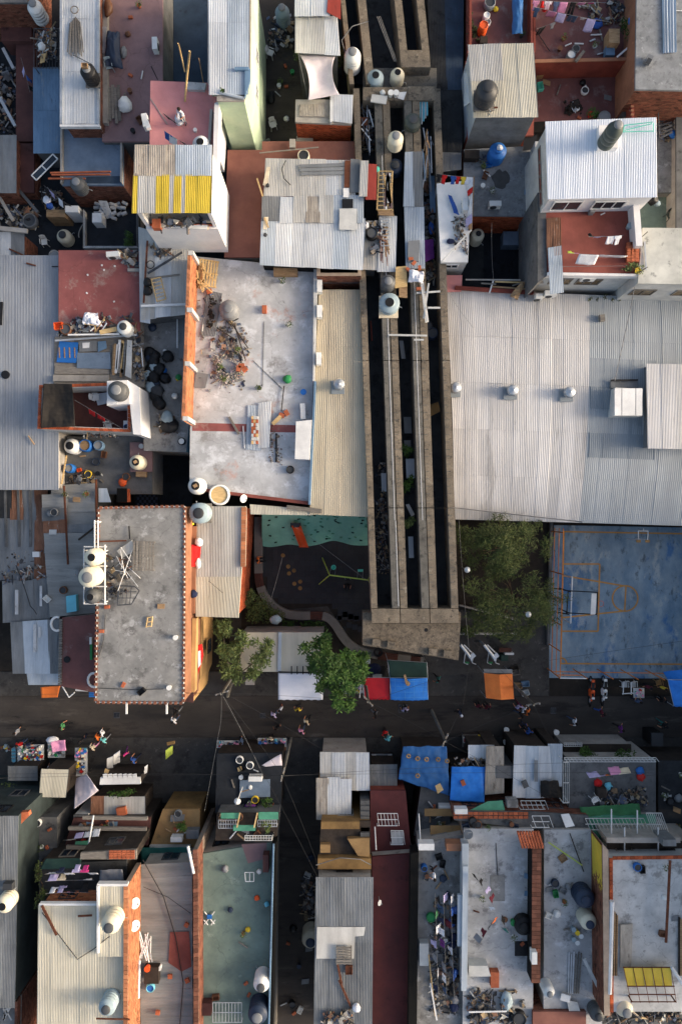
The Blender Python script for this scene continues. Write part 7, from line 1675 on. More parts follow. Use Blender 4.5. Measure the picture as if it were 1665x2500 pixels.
for (a,b) in (((1522,1666),(1520,1694)),((1540,1666),(1540,1694)),((1518,1694),(1545,1692))):MB().tube([P(*a,.9),P(*b,.9)],.04,6).build('bar','whitepaint',t)
for x in (1520,1540):MB().tube([P(x,1694,.9),P(x,1696,.05)],.03,6).build('leg','whitepaint',t)
for (lb,x,y,rz,top,leg,pose,hair) in (
 ('person in a pale top walking below the white awning',672,1735,2.6,'clilac','cdenim','walk','chair'),('person in a white shirt at the corner of the white awning',688,1722,1.0,'cwhite','cmaroon','stand','cblack'),
 ('person in black standing in the middle of the street',680,1766,.5,'cblack','cblack','stand','chair'),('person in a cream top walking with a companion',750,1752,-.6,'ccream','cblack','walk','chair'),('companion in pink beside the cream top',738,1774,-.5,'cpink','cdenim','walk','cblack'),
 ('person in black below the red awning',914,1734,1.8,'cblack','cgrey','walk','chair'),('person in red carrying a bag on the street',936,1778,-2.5,'cred','cblack','carry','cblack'),('person in a pale cyan top beside the red one',945,1789,-2.5,'ccyan','cdenim','walk','ccyan'),
 ('person in maroon left of the orange awning corner',1162,1714,0,'cmaroon','cblack','stand','chair'),('person in dark pink below the orange awning',1182,1716,.4,'cmaroon','cblack','stand','cblack'),('person in pale blue right of the orange awning',1257,1716,.3,'clilac','cmaroon','walk','chair'),
 ('person in coral shirt walking in the group by the orange awning',1277,1728,1.2,'corange','cblack','walk','chair'),('person in white in the group by the orange awning',1268,1722,1.0,'cwhite','cpurple','walk','cblack'),('person in black in the group by the orange awning',1262,1734,2.0,'cblack','cdenim','walk','chair'),
 ('lone walker in dark clothes left of the orange awning',1118,1732,2.4,'cnavy','cblack','walk','cwhite'),('person in bright blue overalls crossing the street',1282,1776,.3,'cblue','cblue','walk','chair'),('person in black beside the blue overalls',1270,1764,.3,'cblack','cnavy','stand','cblack'),
 ('person in a maroon top below the court fence',1455,1730,-1.2,'cmaroon','cblue','walk','chair'),('cook in maroon behind the food stall table',1566,1668,3.1,'cmaroon','cblack','stand','cblack'),('person in yellow at the food stall',1602,1670,3.0,'cyellow','cblack','stand','chair'),('person in black seated at the food stall',1600,1700,.2,'cblack','cblack','stand','cblack'),
 ('person in dark blue at the hand cart',1542,1702,0,'cdenim','cnavy','carry','chair'),('dark figure near the right edge of the street',1604,1760,1.0,'cblack','cteal','walk','cblack'),
 ('person in black at the corner of the big concrete building',440,1728,2.5,'cblack','cgrey','walk','chair'),('child in white below the corner person',434,1748,2.5,'cwhite','cdenim','walk','cblack'),
 ('person in white crossing the left street',263,1778,2.0,'cwhite','cblack','walk','chair'),('person in a pale cyan top in the left group',266,1795,2.6,'ccyan','cgrey','walk','chair'),('person in brown in the left group',252,1788,2.2,'corange','cblack','walk','chair'),('person in peach at the tail of the left group',240,1812,2.4,'ccream','cpink','walk','chair'),('person in black beside the left stall',214,1796,1.0,'cblack','cnavy','stand','cblack'),
 ('person in grey walking at the far left of the street',60,1775,1.4,'cgrey','cblack','walk','chair'),('shopper in navy at the leftmost market table',84,1806,3.1,'cnavy','cblack','stand','cblack'),('shopper in red beside the leftmost market table',66,1804,3.0,'cred','cdenim','stand','chair'),('vendor in white behind the second market table',142,1858,0,'cwhite','cblack','stand','chair'),('person in green walking up the left street',168,1762,-1.4,'cgreen','cblack','walk','chair'),
 ('shopper in cream at the right market shelf',664,1792,3.1,'ccream','cblack','stand','cblack'),('person in denim between the poles',596,1798,2.0,'cdenim','cblack','walk','chair'),('vendor in yellow under the white awning edge',730,1722,0,'cyellow','cnavy','stand','chair'),('person in lilac at the blue awning edge',985,1722,.2,'clilac','cblack','stand','cblack'),('person in teal near the bench end',1064,1650,1.2,'cteal','cblack','walk','chair'),
 ('person in black beside the fruit shop counter',1176,1788,3.1,'cblack','cgrey','stand','cblack'),('person in white walking right of the drain',1390,1752,1.5,'cwhite','cdenim','walk','chair'),('person in purple at the right of the street',1500,1768,-1.5,'cpurple','cblack','walk','chair'),
 ('child in magenta on the left pavement',316,1830,.8,'cmagenta','cpurple','walk','chair'),('child in blue on the left pavement',337,1843,-.8,'cblue','cnavy','walk','chair')):
 person(lb,x,y,rz,top,leg,pose,hair,.01 if y<1800 else .11)
t=thing('car','silver car parked nose out beside the ribbed street roof','car',(0,0,0))
prof=[(-2.0,.45),(-1.98,.72),(-1.2,.90),(-.6,1.38),(.7,1.42),(1.5,1.0),(2.0,.92),(2.05,.45)]
mb=MB();n=len(prof)
for (x,k) in ((-.78,1),(-.84,.9),(.84,.9),(.78,1)):pass
vs=[]
for x,s in ((-.70,1.0),(-.84,.93),(.84,.93),(.70,1.0)):vs+=[(x*(1 if z_<1.1 else .86),y_,.45+(z_-.45)*s) for (y_,z_) in prof]
fs=[]
for j in range(3):
 for i_ in range(n-1):fs.append((j*n+i_,j*n+i_+1,(j+1)*n+i_+1,(j+1)*n+i_))
fs+=[tuple(range(n)),tuple(range(4*n-1,3*n-1,-1))]
mb.add(vs,fs).build('body',mat('silver',(176,182,190),(160,166,174),1,.3,.4,0,rand=0),t)
for (y0,z0_,y1,z1_) in ((-1.16,.95,-.66,1.37),(1.44,1.06,.78,1.42)):MB().add([(-.62,y0,z0_),(.62,y0,z0_),(.58,y1,z1_+.02),(-.58,y1,z1_+.02)],[(0,1,2,3)]).build('windscreen','glass',t,solid=.02)
for x in (-.78,.78):
 for y in (-1.25,1.25):MB().lathe([(.05,-.1),(.32,-.1),(.32,.1),(.05,.1)],18).build('wheel','pblack',t);t.children[-1].location=(x,y,.32);t.children[-1].rotation_euler=(0,R(90),0)
 MB().box((x*.8,-1.99,.68),(.3,.06,.14)).build('headlight','pwhite',t);MB().box((x*1.18,-.75,1.0),(.2,.12,.12)).build('mirror','pgrey',t)
t.location=P(931,1896,.11);t.rotation_euler=(0,0,R(180))
# ------------------------------------------------------------------ south block
h=corrhouse('blue grey ribbed strip roof at the lower left edge',[(-200,1991),(46,1991),(36,2460),(-200,2460)],7.8,'zincdark','tealwall',0,l=4,sides={1:'tealwall'})
MB().prism(wpts([(46,1985),(70,1982),(72,1992),(46,2018)],7.0),6.6,7.0).build('orange_eave','terracotta',h)
tank('cream water tank at the lower left edge',6,2214,7.8,.6,1.2,'pcream','open');box_('dark box on the lower left ribbed roof',rect(8,2158,30,2174),7.85,8.3,'pdark')
house('dark brick house low in the left corner',[(30,2300),(56,2290),(56,2430),(24,2430)],6.0,'brickdull','brown',0);house('grey roof terrace in the lower left corner',[(-100,2432),(52,2432),(48,2600),(-100,2600)],6.5,'brickdull','conc',0,par=.5)
for k in range(6):bar('pale pole leaning in the lower left corner',2+k*7,2436+rnd.uniform(0,10),rnd.uniform(0,40),2490,6.7,None,.08,m='dirtywhite',name='pole',group='poles in the lower left corner')
house('tall grey concrete shed wall below the small ribbed roof',rect(78,1995,140,2120),4.0,'concdark','concdark',0)
corrhouse('small cream ribbed roof on the left pavement',[(104,1877),(168,1878),(161,1947),(98,1946)],3.6,'creamsheet','darkwood',.11)
corrhouse('low dark ribbed roof at the left pavement',rect(22,1870,92,1906),2.6,'zincdark','darkwood',.11)
house('dark workshop roof at the left edge of the pavement',rect(-60,1960,72,1988),4.0,'darkwood','maroon',.11)
shrub('overgrown bush at the left edge of the pavement',26,1928,1.5,(1.6,1.2),600,'leafdull',h=1.6,L_=.2)
house('narrow house with white front beside the small ribbed roof',[(180,1990),(215,1990),(215,2060),(178,2060)],3.4,'dirtywhite','concdark',0)
cloth('pale blue tarpaulin on the left pavement',[(186,1900),(212,1890),(242,1930),(182,1975)],[2.2,3.2,3.2,3.4],'tarppink',wr=.08);MATS['tarppink']
corrhouse('patched rusty ribbed roof over the left shop',rect(224,1944,354,1992),3.0,['fibre','zincwarm','rustsheet','zincdark'],'darkwood',.11,jit=.03)
single(MB().box(P(298,1980,3.2),(.7,.6,.3),.2),'crate','terracotta','orange box on the patched rusty roof','box')
aw=house('white shop canopy with goods on the left pavement',[(246,1898),(342,1898),(344,1914),(244,1916)],3.0,'darkwood','whitepaint',.11)
for k in range(7):panel('white folded paper on the shop canopy, %s from the left'%ORD[k],[(252+k*12,1890),(262+k*12,1888),(264+k*12,1900),(254+k*12,1901)],3.05,'whitepaint',.04)
shrub('row of plants under the white shop canopy',292,1932,2.6,(1.6,.35),260,'leaf',h=.7)
t=thing('sign_board','two white hand lettered sign boards tilted on the left pavement','sign',tuple(P(278,1862,.11)))
for (x0,y0,x1,y1) in ((262,1852,277,1846),(278,1843,294,1832)):
 q=[P(x0,y0,2.2),P(x1,y1,2.2),P(x1,y1+28,1.2),P(x0,y0+24,1.2)];MB().add(q,[(3,2,1,0)]).build('board','whitepaint',t,solid=.04)
 MB().tube([q[2],Vector((q[2].x,q[2].y,.11))],.03,5).build('leg','steel',t)
t=thing('sign_board','pale green sign board under an ochre cap on the pavement','sign',tuple(P(412,1838,.11)))
q=[P(405,1832,2.4),P(422,1820,2.4),P(422,1840,1.4),P(405,1854,1.4)];MB().add(q,[(3,2,1,0)]).build('board','plime',t,solid=.04);MB().tube([q[2],Vector((q[2].x,q[2].y,.11))],.03,5).build('leg','steel',t);MB().box(P(418,1814,2.4),(.6,.25,.1),.2).build('cap','ochre',t)
panel('small yellow sign on a stick by the white canopy',[(258,1876),(268,1880),(264,1892),(255,1886)],2.6,'woodpale',.03,'sign_board','sign');panel('white leaning board right of the white canopy',[(354,1872),(362,1866),(360,1886),(353,1890)],[2.6,2.6,2,2],'whitepaint',.03)
def stall(lb,x0,y0,x1,y1,n,grp,z=.9):
 stalltable(lb,rect(x0,y0,x1,y1),z,'dirtywhite');goods('small bright packet on the '+grp,'packets on the '+grp,x0+3,y0+2,x1-3,y1-3,z+.02,n,.26)
stall('long market table loaded with packets at the left',44,1818,108,1864,60,'leftmost market table');stall('second market table with bags at the left',118,1815,160,1850,22,'second market table');stall('market rack of packets beside the dark pavement',184,1826,214,1895,30,'market rack',1.4);stall('market shelf full of packets right of the cables',630,1802,700,1832,34,'right market shelf',1.2);stall('small market shelf beside the poles',530,1808,586,1826,22,'small market shelf',1.2)
goods('bright toy at the left edge of the street','toys at the left edge',0,1820,30,1832,.2,8,.3,'toy')
for k in range(4):barrel('pale blue drum beside the left market table, %s from the top'%ORD[k],34,1832+k*8,.11,.2,.5,'ptrans','pcyan')
cloth('pink stall canopy cloth over the second market table',[(124,1812),(160,1806),(162,1832),(128,1838)],2.2,'cpink','awning','awning',.1,.1,12);blob('white sack on the pavement by the pink cloth',130,1806,.8,(.5,.3),'cwhite','sack','sack')
h=house('dark brown roof terrace with timber beams and washing',[(180,1998),(368,1996),(362,2064),(160,2064)],3.7,'darkwood','maroon',0)
for k,(x0,y0,x1,y1) in enumerate(((170,2020,360,2022),(205,1994,362,1996),(165,2066,345,2070))):bar('grey timber beam across the dark brown terrace, %s'%('middle','top','bottom')[k],x0,y0,x1,y1,4.50,None,.25,.2,'woodgrey','beam')
bar('tall white post standing in the dark brown terrace',230,1990,216,2072,5.70,None,.12,m='whitepaint',name='post',rnd_=True);panel('green plastic panel on the dark brown terrace',[(186,2054),(282,2048),(280,2066),(182,2068)],4.40,'greenpanel',.03)
laundry('on the dark brown terrace',(154,2052,5.30),(244,2042,5.30),[(.15,'towel','cwhite',.6,.5),(.4,'towel','clilac',.6,.5),(.65,'towel','cwhite',.6,.5),(.88,'towel','cwhite',.5,.5)])
h=house('brick capped stair roof above the white ribbed roof',[(198,2082),(334,2074),(334,2098),(196,2098)],7.4,'darkwood','woodgrey',4.0)
for k in range(24):MB().box(P(272+(k%6)*10.5,2078+(k // 6)*5.5,7.45),(.26,.13,.07),.05).build('brick','terracotta',h)
cloth('dark green shade net at the top of the laundry terrace',[(112,2096),(200,2096),(196,2120),(98,2122)],7.0,'tarpgreen','shade_net','shade net',.1,.05)
house('laundry terrace above the white ribbed roof',[(96,2110),(310,2100),(310,2160),(240,2210),(96,2210)],6.4,'darkwood','yard',0)
for k,(y,it) in enumerate(((2134,[('cwhite','towel'),('cnavy','shirt'),('cwhite','towel'),('clilac','shirt'),('cmagenta','shirt'),('cwhite','towel')]),(2152,[('clilac','towel'),('ccream','shirt'),('cblack','shirt'),('cnavy','shirt'),('cwhite','shirt')]),(2182,[('cwhite','sock'),('clilac','sock'),('cpink','shirt'),('corange','sock'),('cblack','shirt')]))):
 laundry('over the laundry terrace, %s line'%('top','middle','bottom')[k],(112,y,8.2),(240-10*k,y-3,8.2),[((j+.7)/(len(it)+.5),b,a,.6,.5) for j,(a,b) in enumerate(it)])
shrub('golden dry creeper at the left of the laundry terrace',106,2160,6.6,(.45,2.0),420,'leafolive',h=.8);cloth('plaid blanket over the stair roof',[(245,2124),(300,2122),(304,2148),(244,2154)],7.2,'cgrey','blanket','blanket',-.05,.1,12)
h=corrhouse('house with cream white ribbed roof and sunlit brick side',[(97,2208),(303,2206),(302,2620),(92,2620)],8.4,'creamsheet','brickbright',0,l=5,jit=.006)
sheets(h,[(238,2162),(310,2160),(306,2335),(240,2335)],8.8,'creamsheet',l=8,jit=.004)
MB().prism(wpts(rect(97,2206,240,2211),8.6),8.3,8.6).build('gutter','whitepaint',h);MB().prism(wpts(rect(238,2158,312,2164),9.0),8.6,9.0).build('gutter','whitepaint',h);MB().prism(wpts(rect(237,2162,242,2328),9.0),8.5,9.0).build('gutter','whitepaint',h)
q=wpts([(303,2160),(314,2160),(312,2620),(302,2620)],8.9);MB().prism(q,6.0,8.9).build('side_parapet','mortar',h)
a,b=P(314,2160,8.9).xy,P(312,2620,8.9).xy;bricks(h,b,a,6.1,8.85,'brickbright');bricktop(h,P(303,2160,8.9).xy,P(302,2620,8.9).xy,b,a,8.9,'brickbright')
tank('cream water tank with dark lid on the cream ribbed roof',266,2266,8.8,.64,1.5,'pcream','pcharcoal');tank('grey white water tank low on the cream ribbed roof',259,2466,8.45,.58,1.3,'ptrans','pcharcoal')
bar('rusty beam across the corner of the cream ribbed roof',104,2210,140,2282,8.6,None,.16,m='rust',name='beam');bar('rusty beam standing above the white gutter',192,2236,226,2234,8.6,None,.12,m='rust',name='beam');cable('black cable looping over the cream ribbed roof',[(104,2228,8.6),(165,2310,8.6),(190,2342,8.6),(228,2318,8.6),(268,2286,9)],.03,n=5)
for k,y in enumerate((2205,2260)):dish('white satellite dish on the sunlit brick side, %s one'%('upper' if k==0 else 'lower'),330,y,7.4,.36,.3,.5)
bar('rusty rail fence at the bottom of the cream ribbed roof',236,2486,318,2488,9.0,None,.1,m='rust',name='rail')
h=corrhouse('grey ribbed roof with horizontal ribs beside the sunlit brick side',[(345,2112),(470,2106),(472,2620),(345,2620)],6.0,'zincx','plaster',0,'x',w=1.0,l=3.8,jit=.02)
for c_ in [P(x,y,6.12) for x,y in ((440,2330),)]:panel('red brown painted patch on the grey ribbed roof',[(416,2276),(462,2274),(468,2360),(444,2372),(412,2350)],6.1,'redfloor',.012)
cable('black cable snaking down the grey ribbed roof',[(350,2100,6.4),(400,2190,6.2),(430,2290,6.2),(448,2400,6.2),(440,2500,6.2)],.035,n=5);cable('second thin cable on the grey ribbed roof',[(350,2165,6.3),(410,2190,6.2),(466,2230,6.3)],.02,n=5)
for k in range(9):bar('white pipe length in the gutter of the grey ribbed roof',338+rnd.uniform(0,36),2270+rnd.uniform(0,20),340+rnd.uniform(0,34),2330+rnd.uniform(0,20),6.3,None,.09,m=rnd.choice(['whitepaint','galv','dirtywhite']),name='pipe',rnd_=True,group='pipe lengths beside the brick side')
bar('long white drain pipe at the foot of the brick side',342,2342,340,2434,6.5,None,.18,m='whitepaint',name='pipe',rnd_=True);box_('brown crate stack at the lower left of the grey ribbed roof',rect(352,2362,388,2402),6.1,6.6,'darkwood','wooden_crate','crate');barrel('blue basin on the brown crates',367,2414,6.1,.3,.3,'pcyan','pblue');bucket('orange pot near the white bottle',360,2366,6.6,.2,.3,'porange');bucket('white can beside the brown crates',390,2365,6.1,.14,.4)
for k,(x,y) in enumerate(((416,2384),(456,2258),(458,2394),(386,2472))):single(MB().box(P(x,y,6.2),(.3,.3,.14),k),'brick','terracotta','loose orange brick on the grey ribbed roof, %s'%('middle','top','right','bottom')[k],'brick')
t=thing('brick_wall','long orange brick wall left of the green terrace','wall',tuple(P(478,2300,5)));q=wpts([(472,2075),(484,2072),(486,2620),(474,2620)],6.8);MB().prism(q,0,6.8).build('wall','mortar',t)
bricktop(t,P(472,2075,6.8).xy,P(474,2620,6.8).xy,P(486,2620,6.8).xy,P(484,2072,6.8).xy,6.8,'brickdull');bricks(t,P(486,2620,6.8).xy,P(484,2072,6.8).xy,5.2,6.75,'brickdull')
bar('white drain pipe standing on the orange brick wall',460,2064,474,2130,7.6,None,.2,m='whitepaint',name='pipe',rnd_=True)
h=house('ochre terrace with plants above the grey ribbed roof',[(398,1976),(488,1976),(488,2068),(366,2068)],3.50,'ochre','tanfloor',0);cloth('teal tarpaulin hatch below the ochre terrace',[(342,2070),(466,2068),(464,2104),(345,2108)],[4.10,4.30,4.10,3.90],'cteal',wr=.05)
acunit('white air conditioner on the ochre terrace',436,2040,3.50,0);box_('grey cooler housing beside it on the ochre terrace',rect(455,2026,486,2048),3.50,4.00,'zincdark','housing','housing');shrub('green potted bush on the ochre terrace',446,2012,3.50,.5,180,h=.8);panel('grey sheet on the ochre terrace',[(418,1990),(452,1988),(450,2004),(416,2006)],3.60,'zincdark',.03)
MB().prism(wpts(rect(366,2064,466,2070),3.70),3.51,3.70).build('edge','dirtywhite',h)
h=house('long grey green terrace with scattered things',[(487,2086),(668,2056),(662,2620),(488,2620)],5.2,'plaster','greenfloor',0)
MB().prism(wpts([(664,2060),(676,2056),(664,2620),(652,2620)],6.2),5.21,6.2).build('parapet','brickdull',h);MB().tube([P(668,2060,6.3),P(654,2600,6.3)],.07,6).build('cap_pipe','bluesheet',h);MB().prism(wpts([(590,2062),(652,2058),(650,2096),(606,2108)],5.206),5.1,5.206).build('red_patch','mauve',h)
tank('white water tank with dark lid on the green terrace',637,2412,5.2,.58,1.5,'pwhite','pcharcoal');tank('navy blue water tank at the bottom of the green terrace',628,2486,5.2,.70,1.6,'pnavy','pgrey')
t=thing('folding_frame','white and blue folding frame lying on the green terrace','frame',tuple(P(512,2240,5.2)))
for (x0,y0,x1,y1) in ((500,2226,524,2256),(524,2226,500,2256),(498,2246,508,2258),(516,2258,526,2246)):MB().tube([P(x0,y0,5.3),P(x1,y1,5.3)],.04,6).build('bar','whitepaint',t)
MB().box(P(512,2238,5.35),(.35,.3,.08)).build('seat','pblue',t)
for k,(x,y,m,lb) in enumerate(((606,2268,'pyellow','yellow toy truck on the green terrace'),(628,2191,'porange','orange ball on the green terrace'),(652,2206,'pcyan','pale blue bottle by the terrace parapet'),(634,2126,'pwhite','white round float on the green terrace'))):blob(lb,x,y,5.2,.2,m,'toy','toy')
t=thing('white_frame','small white tubular frame on the green terrace','frame',tuple(P(608,2140,5.2)))
for (x0,y0,x1,y1) in ((598,2130,620,2130),(620,2130,620,2152),(620,2152,600,2152),(600,2152,598,2130),(610,2130,610,2152)):MB().tube([P(x0,y0,5.6),P(x1,y1,5.6)],.03,5).build('bar','whitepaint',t)
box_('dark maroon chest on the green terrace by the parapet',rect(642,2088,656,2130),5.2,5.9,'maroon','chest','chest');box_('dark red box at the lower left of the green terrace',rect(492,2450,516,2480),5.2,5.8,'maroon')
def grille(lb,x0,y0,x1,y1,z,n,m='galv',diag=0,name='steel_grille'):
 t=thing(name,lb,'grille',tuple(P((x0+x1)/2,y1,z-.3)))
 for y in (y0,(y0+y1)/2,y1):MB().tube([P(x0,y,z),P(x1,y,z)],.03,5).build('rail',m,t)
 for k in range(n+1):x=x0+(x1-x0)*k/n;MB().tube([P(x,y0,z),P(x+diag,y1,z)],.022,5).build('bar',m,t)
 for x in (x0,x1):q=P(x,y1,z);MB().tube([q,q-Vector((0,0,1.2))],.03,5).build('leg',m,t)
grille('white railing at the lower left of the green terrace',520,2448,590,2496,6.2,9)
h=house('roofs with green panels and grilles above the green terrace',[(530,1986),(682,1986),(676,2052),(526,2052)],5.0,'concdark','darkwood',0)
for k,(x0,y0,x1,y1) in enumerate(((540,1984,586,1998),(632,1982,680,2000),(570,2014,624,2028))):panel('green corrugated panel above the green terrace, %s'%('left','right','lower')[k],rect(x0,y0,x1,y1),5.6,'greenpanel',.04)
grille('dark grille bay left above the green terrace',534,2002,582,2022,5.5,8,'galv');grille('dark grille bay right above the green terrace',630,2002,676,2018,5.5,8,'galv');grille('white slatted ramp rail above the green terrace',598,2040,664,2052,6.2,10,'dirtywhite')
for k,x in enumerate((585,627)):bar('tan timber between the grille bays, %s'%('left' if k==0 else 'right'),x+2,1984,x-6,2020,5.7,None,.1,m='woodpale',name='timber')
shrub('yellow green plant hanging in the grille bay',652,2014,5.2,(.4,.6),160,'leafdull',h=.5)
c=P(580,1956,6.5);t=thing('street_globe_lamp','white globe lamp on a short post above the green panels','lamp',(c.x,c.y,4));MB().lathe([(.05,-.24),(.17,-.17),(.24,0),(.17,.17),(.02,.24)],16,c).build('globe','pwhite',t,smooth=True);MB().tube([(c.x,c.y,4),c-Vector((0,0,.2))],.04,6).build('post','whitepaint',t)
h=house('dark flat shop roofs beside the leaning poles',[(530,1840),(690,1838),(686,1985),(526,1985)],3.4,'darkwood','yarddark',.11)
cloth('grey plastic sheet on the dark shop roof corner',[(640,1868),(688,1840),(690,1868),(650,1872)],3.7,'tarppink','plastic_sheet','sheet',-.05,.1,10);panel('tan board on the dark shop roof',[(580,1874),(590,1870),(592,1880),(582,1884)],3.5,'woodpale');acunit('grey unit on the dark shop roof',626,1894,3.5,0,1.0);panel('blue grey panel on the dark shop roof',[(586,1905),(660,1902),(660,1945),(586,1948)],3.5,'slate',.02);blob('purple cloth heap on the dark shop roof',612,1970,3.5,(.5,.35),'cpurple','cloth','cloth')
shrub('plants at the edge of the dark shop roof',650,1955,3.4,(.5,.4),120,h=.7)
pa=P(541,1692,8.5)
for k,(lb,x,y,z) in enumerate((('concrete power pole at the corner of the yellow building',541,1694,8.5),('dark power pole beside the market shelf',690,1895,8.0),('power pole at the red awning',899,1714,7.0),('power pole below the orange awning',1304,1722,7.5),('power pole beside the blue patched tarpaulin',1088,1810,7.5))):
 c=P(x,y,z);t=thing('power_pole',lb,'power pole',(c.x,c.y,.1));MB().tube([(c.x,c.y,.1),c],[.13,.09],9).build('pole','viaductgrey',t,smooth=True);MB().box(c-Vector((0,0,.3)),(1.0,.09,.09),.3+k).build('crossarm','woodgrey',t)
 for s in (-.4,.4):MB().tube([c+Vector((s*math.cos(.3+k),s*math.sin(.3+k),-.26)),c+Vector((s*math.cos(.3+k),s*math.sin(.3+k),-.06))],.04,6).build('insulator','pgrey',t)
cb=[((541,1694,8.3),(690,1895,7.8)),((541,1692,8.2),(648,1905,7.2)),((538,1694,8.3),(790,2170,7)),((541,1694,8.2),(540,1760,8),(500,1980,7)),((546,1692,8.3),(790,1832,7)),((690,1895,7.8),(1400,1862,7)),((690,1893,7.6),(1700,1888,7)),((690,1897,7.7),(790,2150,6)),((899,1714,6.8),(1088,1810,7.3)),((1304,1722,7.3),(1088,1810,7.3)),((1304,1722,7.2),(1340,1796,5)),((1304,1722,7.4),(1150,1560,7)),((0,1698,8),(541,1692,8.3)),((541,1692,8.3),(899,1714,6.9)),((0,1900,7.6),(690,1893,7.7)),((20,1890,7.4),(690,1895,7.5)),((899,1714,6.8),(1090,1650,7),(1700,1560,7)),((1088,1810,7.3),(1130,1720,7),(1150,1600,6.5)),((1360,1960,7),(1088,1812,7.2)),((60,1820,6),(150,1700,7.5),(540,1692,8.2)),((720,1285,4.5),(900,1420,6)),((690,1360,5),(660,1470,5)),((1120,1270,6),(1146,1600,6)),((1080,690,8),(1155,800,6.6)),((1200,545,8.5),(1205,690,7)),((1550,1900,6.5),(1665,1890,6.5))]
for k,c in enumerate(cb):cable('thin overhead cable crossing the street, %s'%('strand %s'%ORD[k] if k<15 else 'lower strand %s'%ORD[k-15]),c,.009,'wirepale' if k in (1,3,20,21,22,23,24) else 'wire',.3 if len(c)==2 else .1)
corrhouse('white ribbed street roof beside the silver car',[(783,1836),(900,1836),(901,1930),(783,1930)],3.8,['zincwarm','zinc','zincwarm'],'plaster',.11);h=corrhouse('weathered ribbed roof stepping down behind the street roof',[(774,1898),(857,1900),(856,2004),(774,2000)],4.2,['zinc','fibre','zincblue'],'ochre',.11,l=2.4,jit=.04)
corrhouse('narrow ribbed roof behind the silver car',[(903,1866),(968,1866),(968,1932),(902,1930)],3.2,'zincdark','darkwood',.11)
h=house('ochre house front with dark openings',[(784,2005),(904,2005),(906,2140),(776,2140)],5.4,'ochre','darkwood',0);MB().prism(wpts([(776,2096),(906,2096),(906,2122),(776,2122)],6.0),5.41,6.0).build('lintel','ochre',h);MB().prism(wpts([(784,2006),(878,2006),(878,2024),(784,2024)],6.0),5.41,6.0).build('lintel','ochre',h);MB().prism(wpts([(848,2048),(902,2046),(902,2092),(874,2090)],5.8),5.41,5.8).build('landing','tanfloor',h);MB().prism(wpts(rect(782,2062,806,2082),5.8),5.41,5.8).build('landing','tanfloor',h)
for k in range(7):MB().prism(wpts(rect(880,1955+k*13,902,1966+k*13),4.4+.2*k),0,4.4+.2*k).build('stair_step','concdark',h)
cable('white cable arched over the ochre lintel',[(772,2112,6.4),(830,2094,6.8),(880,2098,6.6),(906,2112,6.3)],.03,'wirepale',n=5)
h=corrhouse('long grey ribbed roof house beside the dark red terrace',[(773,2140),(910,2140),(906,2620),(766,2620)],6.6,'zincdark','plaster',0,l=5,jit=.006)
panel('pale translucent sheets across the long grey roof',[(774,2263),(892,2263),(888,2284),(866,2286),(864,2340),(772,2340)],6.69,'zincwarm',.02);pallet('grey slatted pallet on the long grey roof',840,2330,6.8,1.3,1.1,R(90),'woodgrey',(0,0));bar('rusty beam down the long grey roof',828,2392,856,2456,6.75,None,.14,m='rust',name='beam');bar('rusty short beam below the pallet',824,2352,834,2400,6.75,None,.14,m='rust',name='beam');crate('rusty square frame on the long grey roof',852,2366,6.75,.5,.6,.1,0,'rust','frame');blob('white rag heap on the long grey roof',870,2458,6.75,.3,'cwhite','rag','rag');heap('scrap_pile','rusty scrap at the bottom of the long grey roof',[(785,2470),(860,2465),(862,2505),(785,2505)],6.7,50,'rubble',.1,.5,.2,.3)
tank('beige tank down in the dark alley',758,2302,.1,.7,1.7,'pcream','pnavy');heap('alley_clutter','dark clutter along the alley walls',[(740,2130),(772,2130),(766,2240),(740,2240)],.02,60,'rubble',.15,.6,.6)
h=house('long dark red terrace beside the grey ribbed house',[(908,2092),(1010,2084),(1002,2620),(908,2620)],5.0,'plaster','darkred',0);MB().prism(wpts([(1003,2084),(1022,2080),(1014,2620),(996,2620)],6.2),5.01,6.2).build('side_wall','brickdull',h)
dish('small white antenna on the dark red terrace',926,2204,5.0,.2,0,.8)
h=house('upper dark red terrace with white grilles',[(904,1930),(990,1930),(1004,2082),(904,2086)],4.2,'redwall','darkred',0)
for k,(x0,y0,x1,y1) in enumerate(((921,1986,970,2016),(954,2028,984,2062))):grille('white window grille on the dark red terrace, %s'%('upper' if k==0 else 'lower'),x0,y0,x1,y1,4.6,6 if k==0 else 3,'whitepaint',4)
bar('white post at the left of the dark red terrace',915,2018,918,2074,5.5,None,.08,m='whitepaint',name='post',rnd_=True);panel('pale panel under the lower grille',rect(956,2030,984,2060),4.4,'dirtywhite',.03)
cl=cloth('big patched blue tarpaulin weighted with tyres',[(984,1822),(1090,1822),(1098,1942),(972,1902)],[4.0,4.0,3.8,3.8],'tarpblueworn',sag=-.15,wr=.14,n=30,freq=1.4)
for k,(x,y) in enumerate(((997,1846),(1019,1852),(1041,1854),(1069,1854),(1091,1858),(1019,1894))):
 c=P(x,y,4.25);single(MB().tube([c+Vector((.13*math.cos(a*.5236),.13*math.sin(a*.5236),0)) for a in range(13)],.06,6),'tyre','wood','small tyre weighing down the blue tarpaulin, %s from the left'%ORD[k] if k<5 else 'small tyre alone low on the blue tarpaulin','tyre',smooth=True)
panel('yellow board on the big blue tarpaulin',[(1062,1918),(1074,1912),(1082,1928),(1068,1938)],4.2,'woodpale');house('shack under the big blue tarpaulin',rect(985,1830,1092,1900),3.2,'darkwood','darkwood',.11)
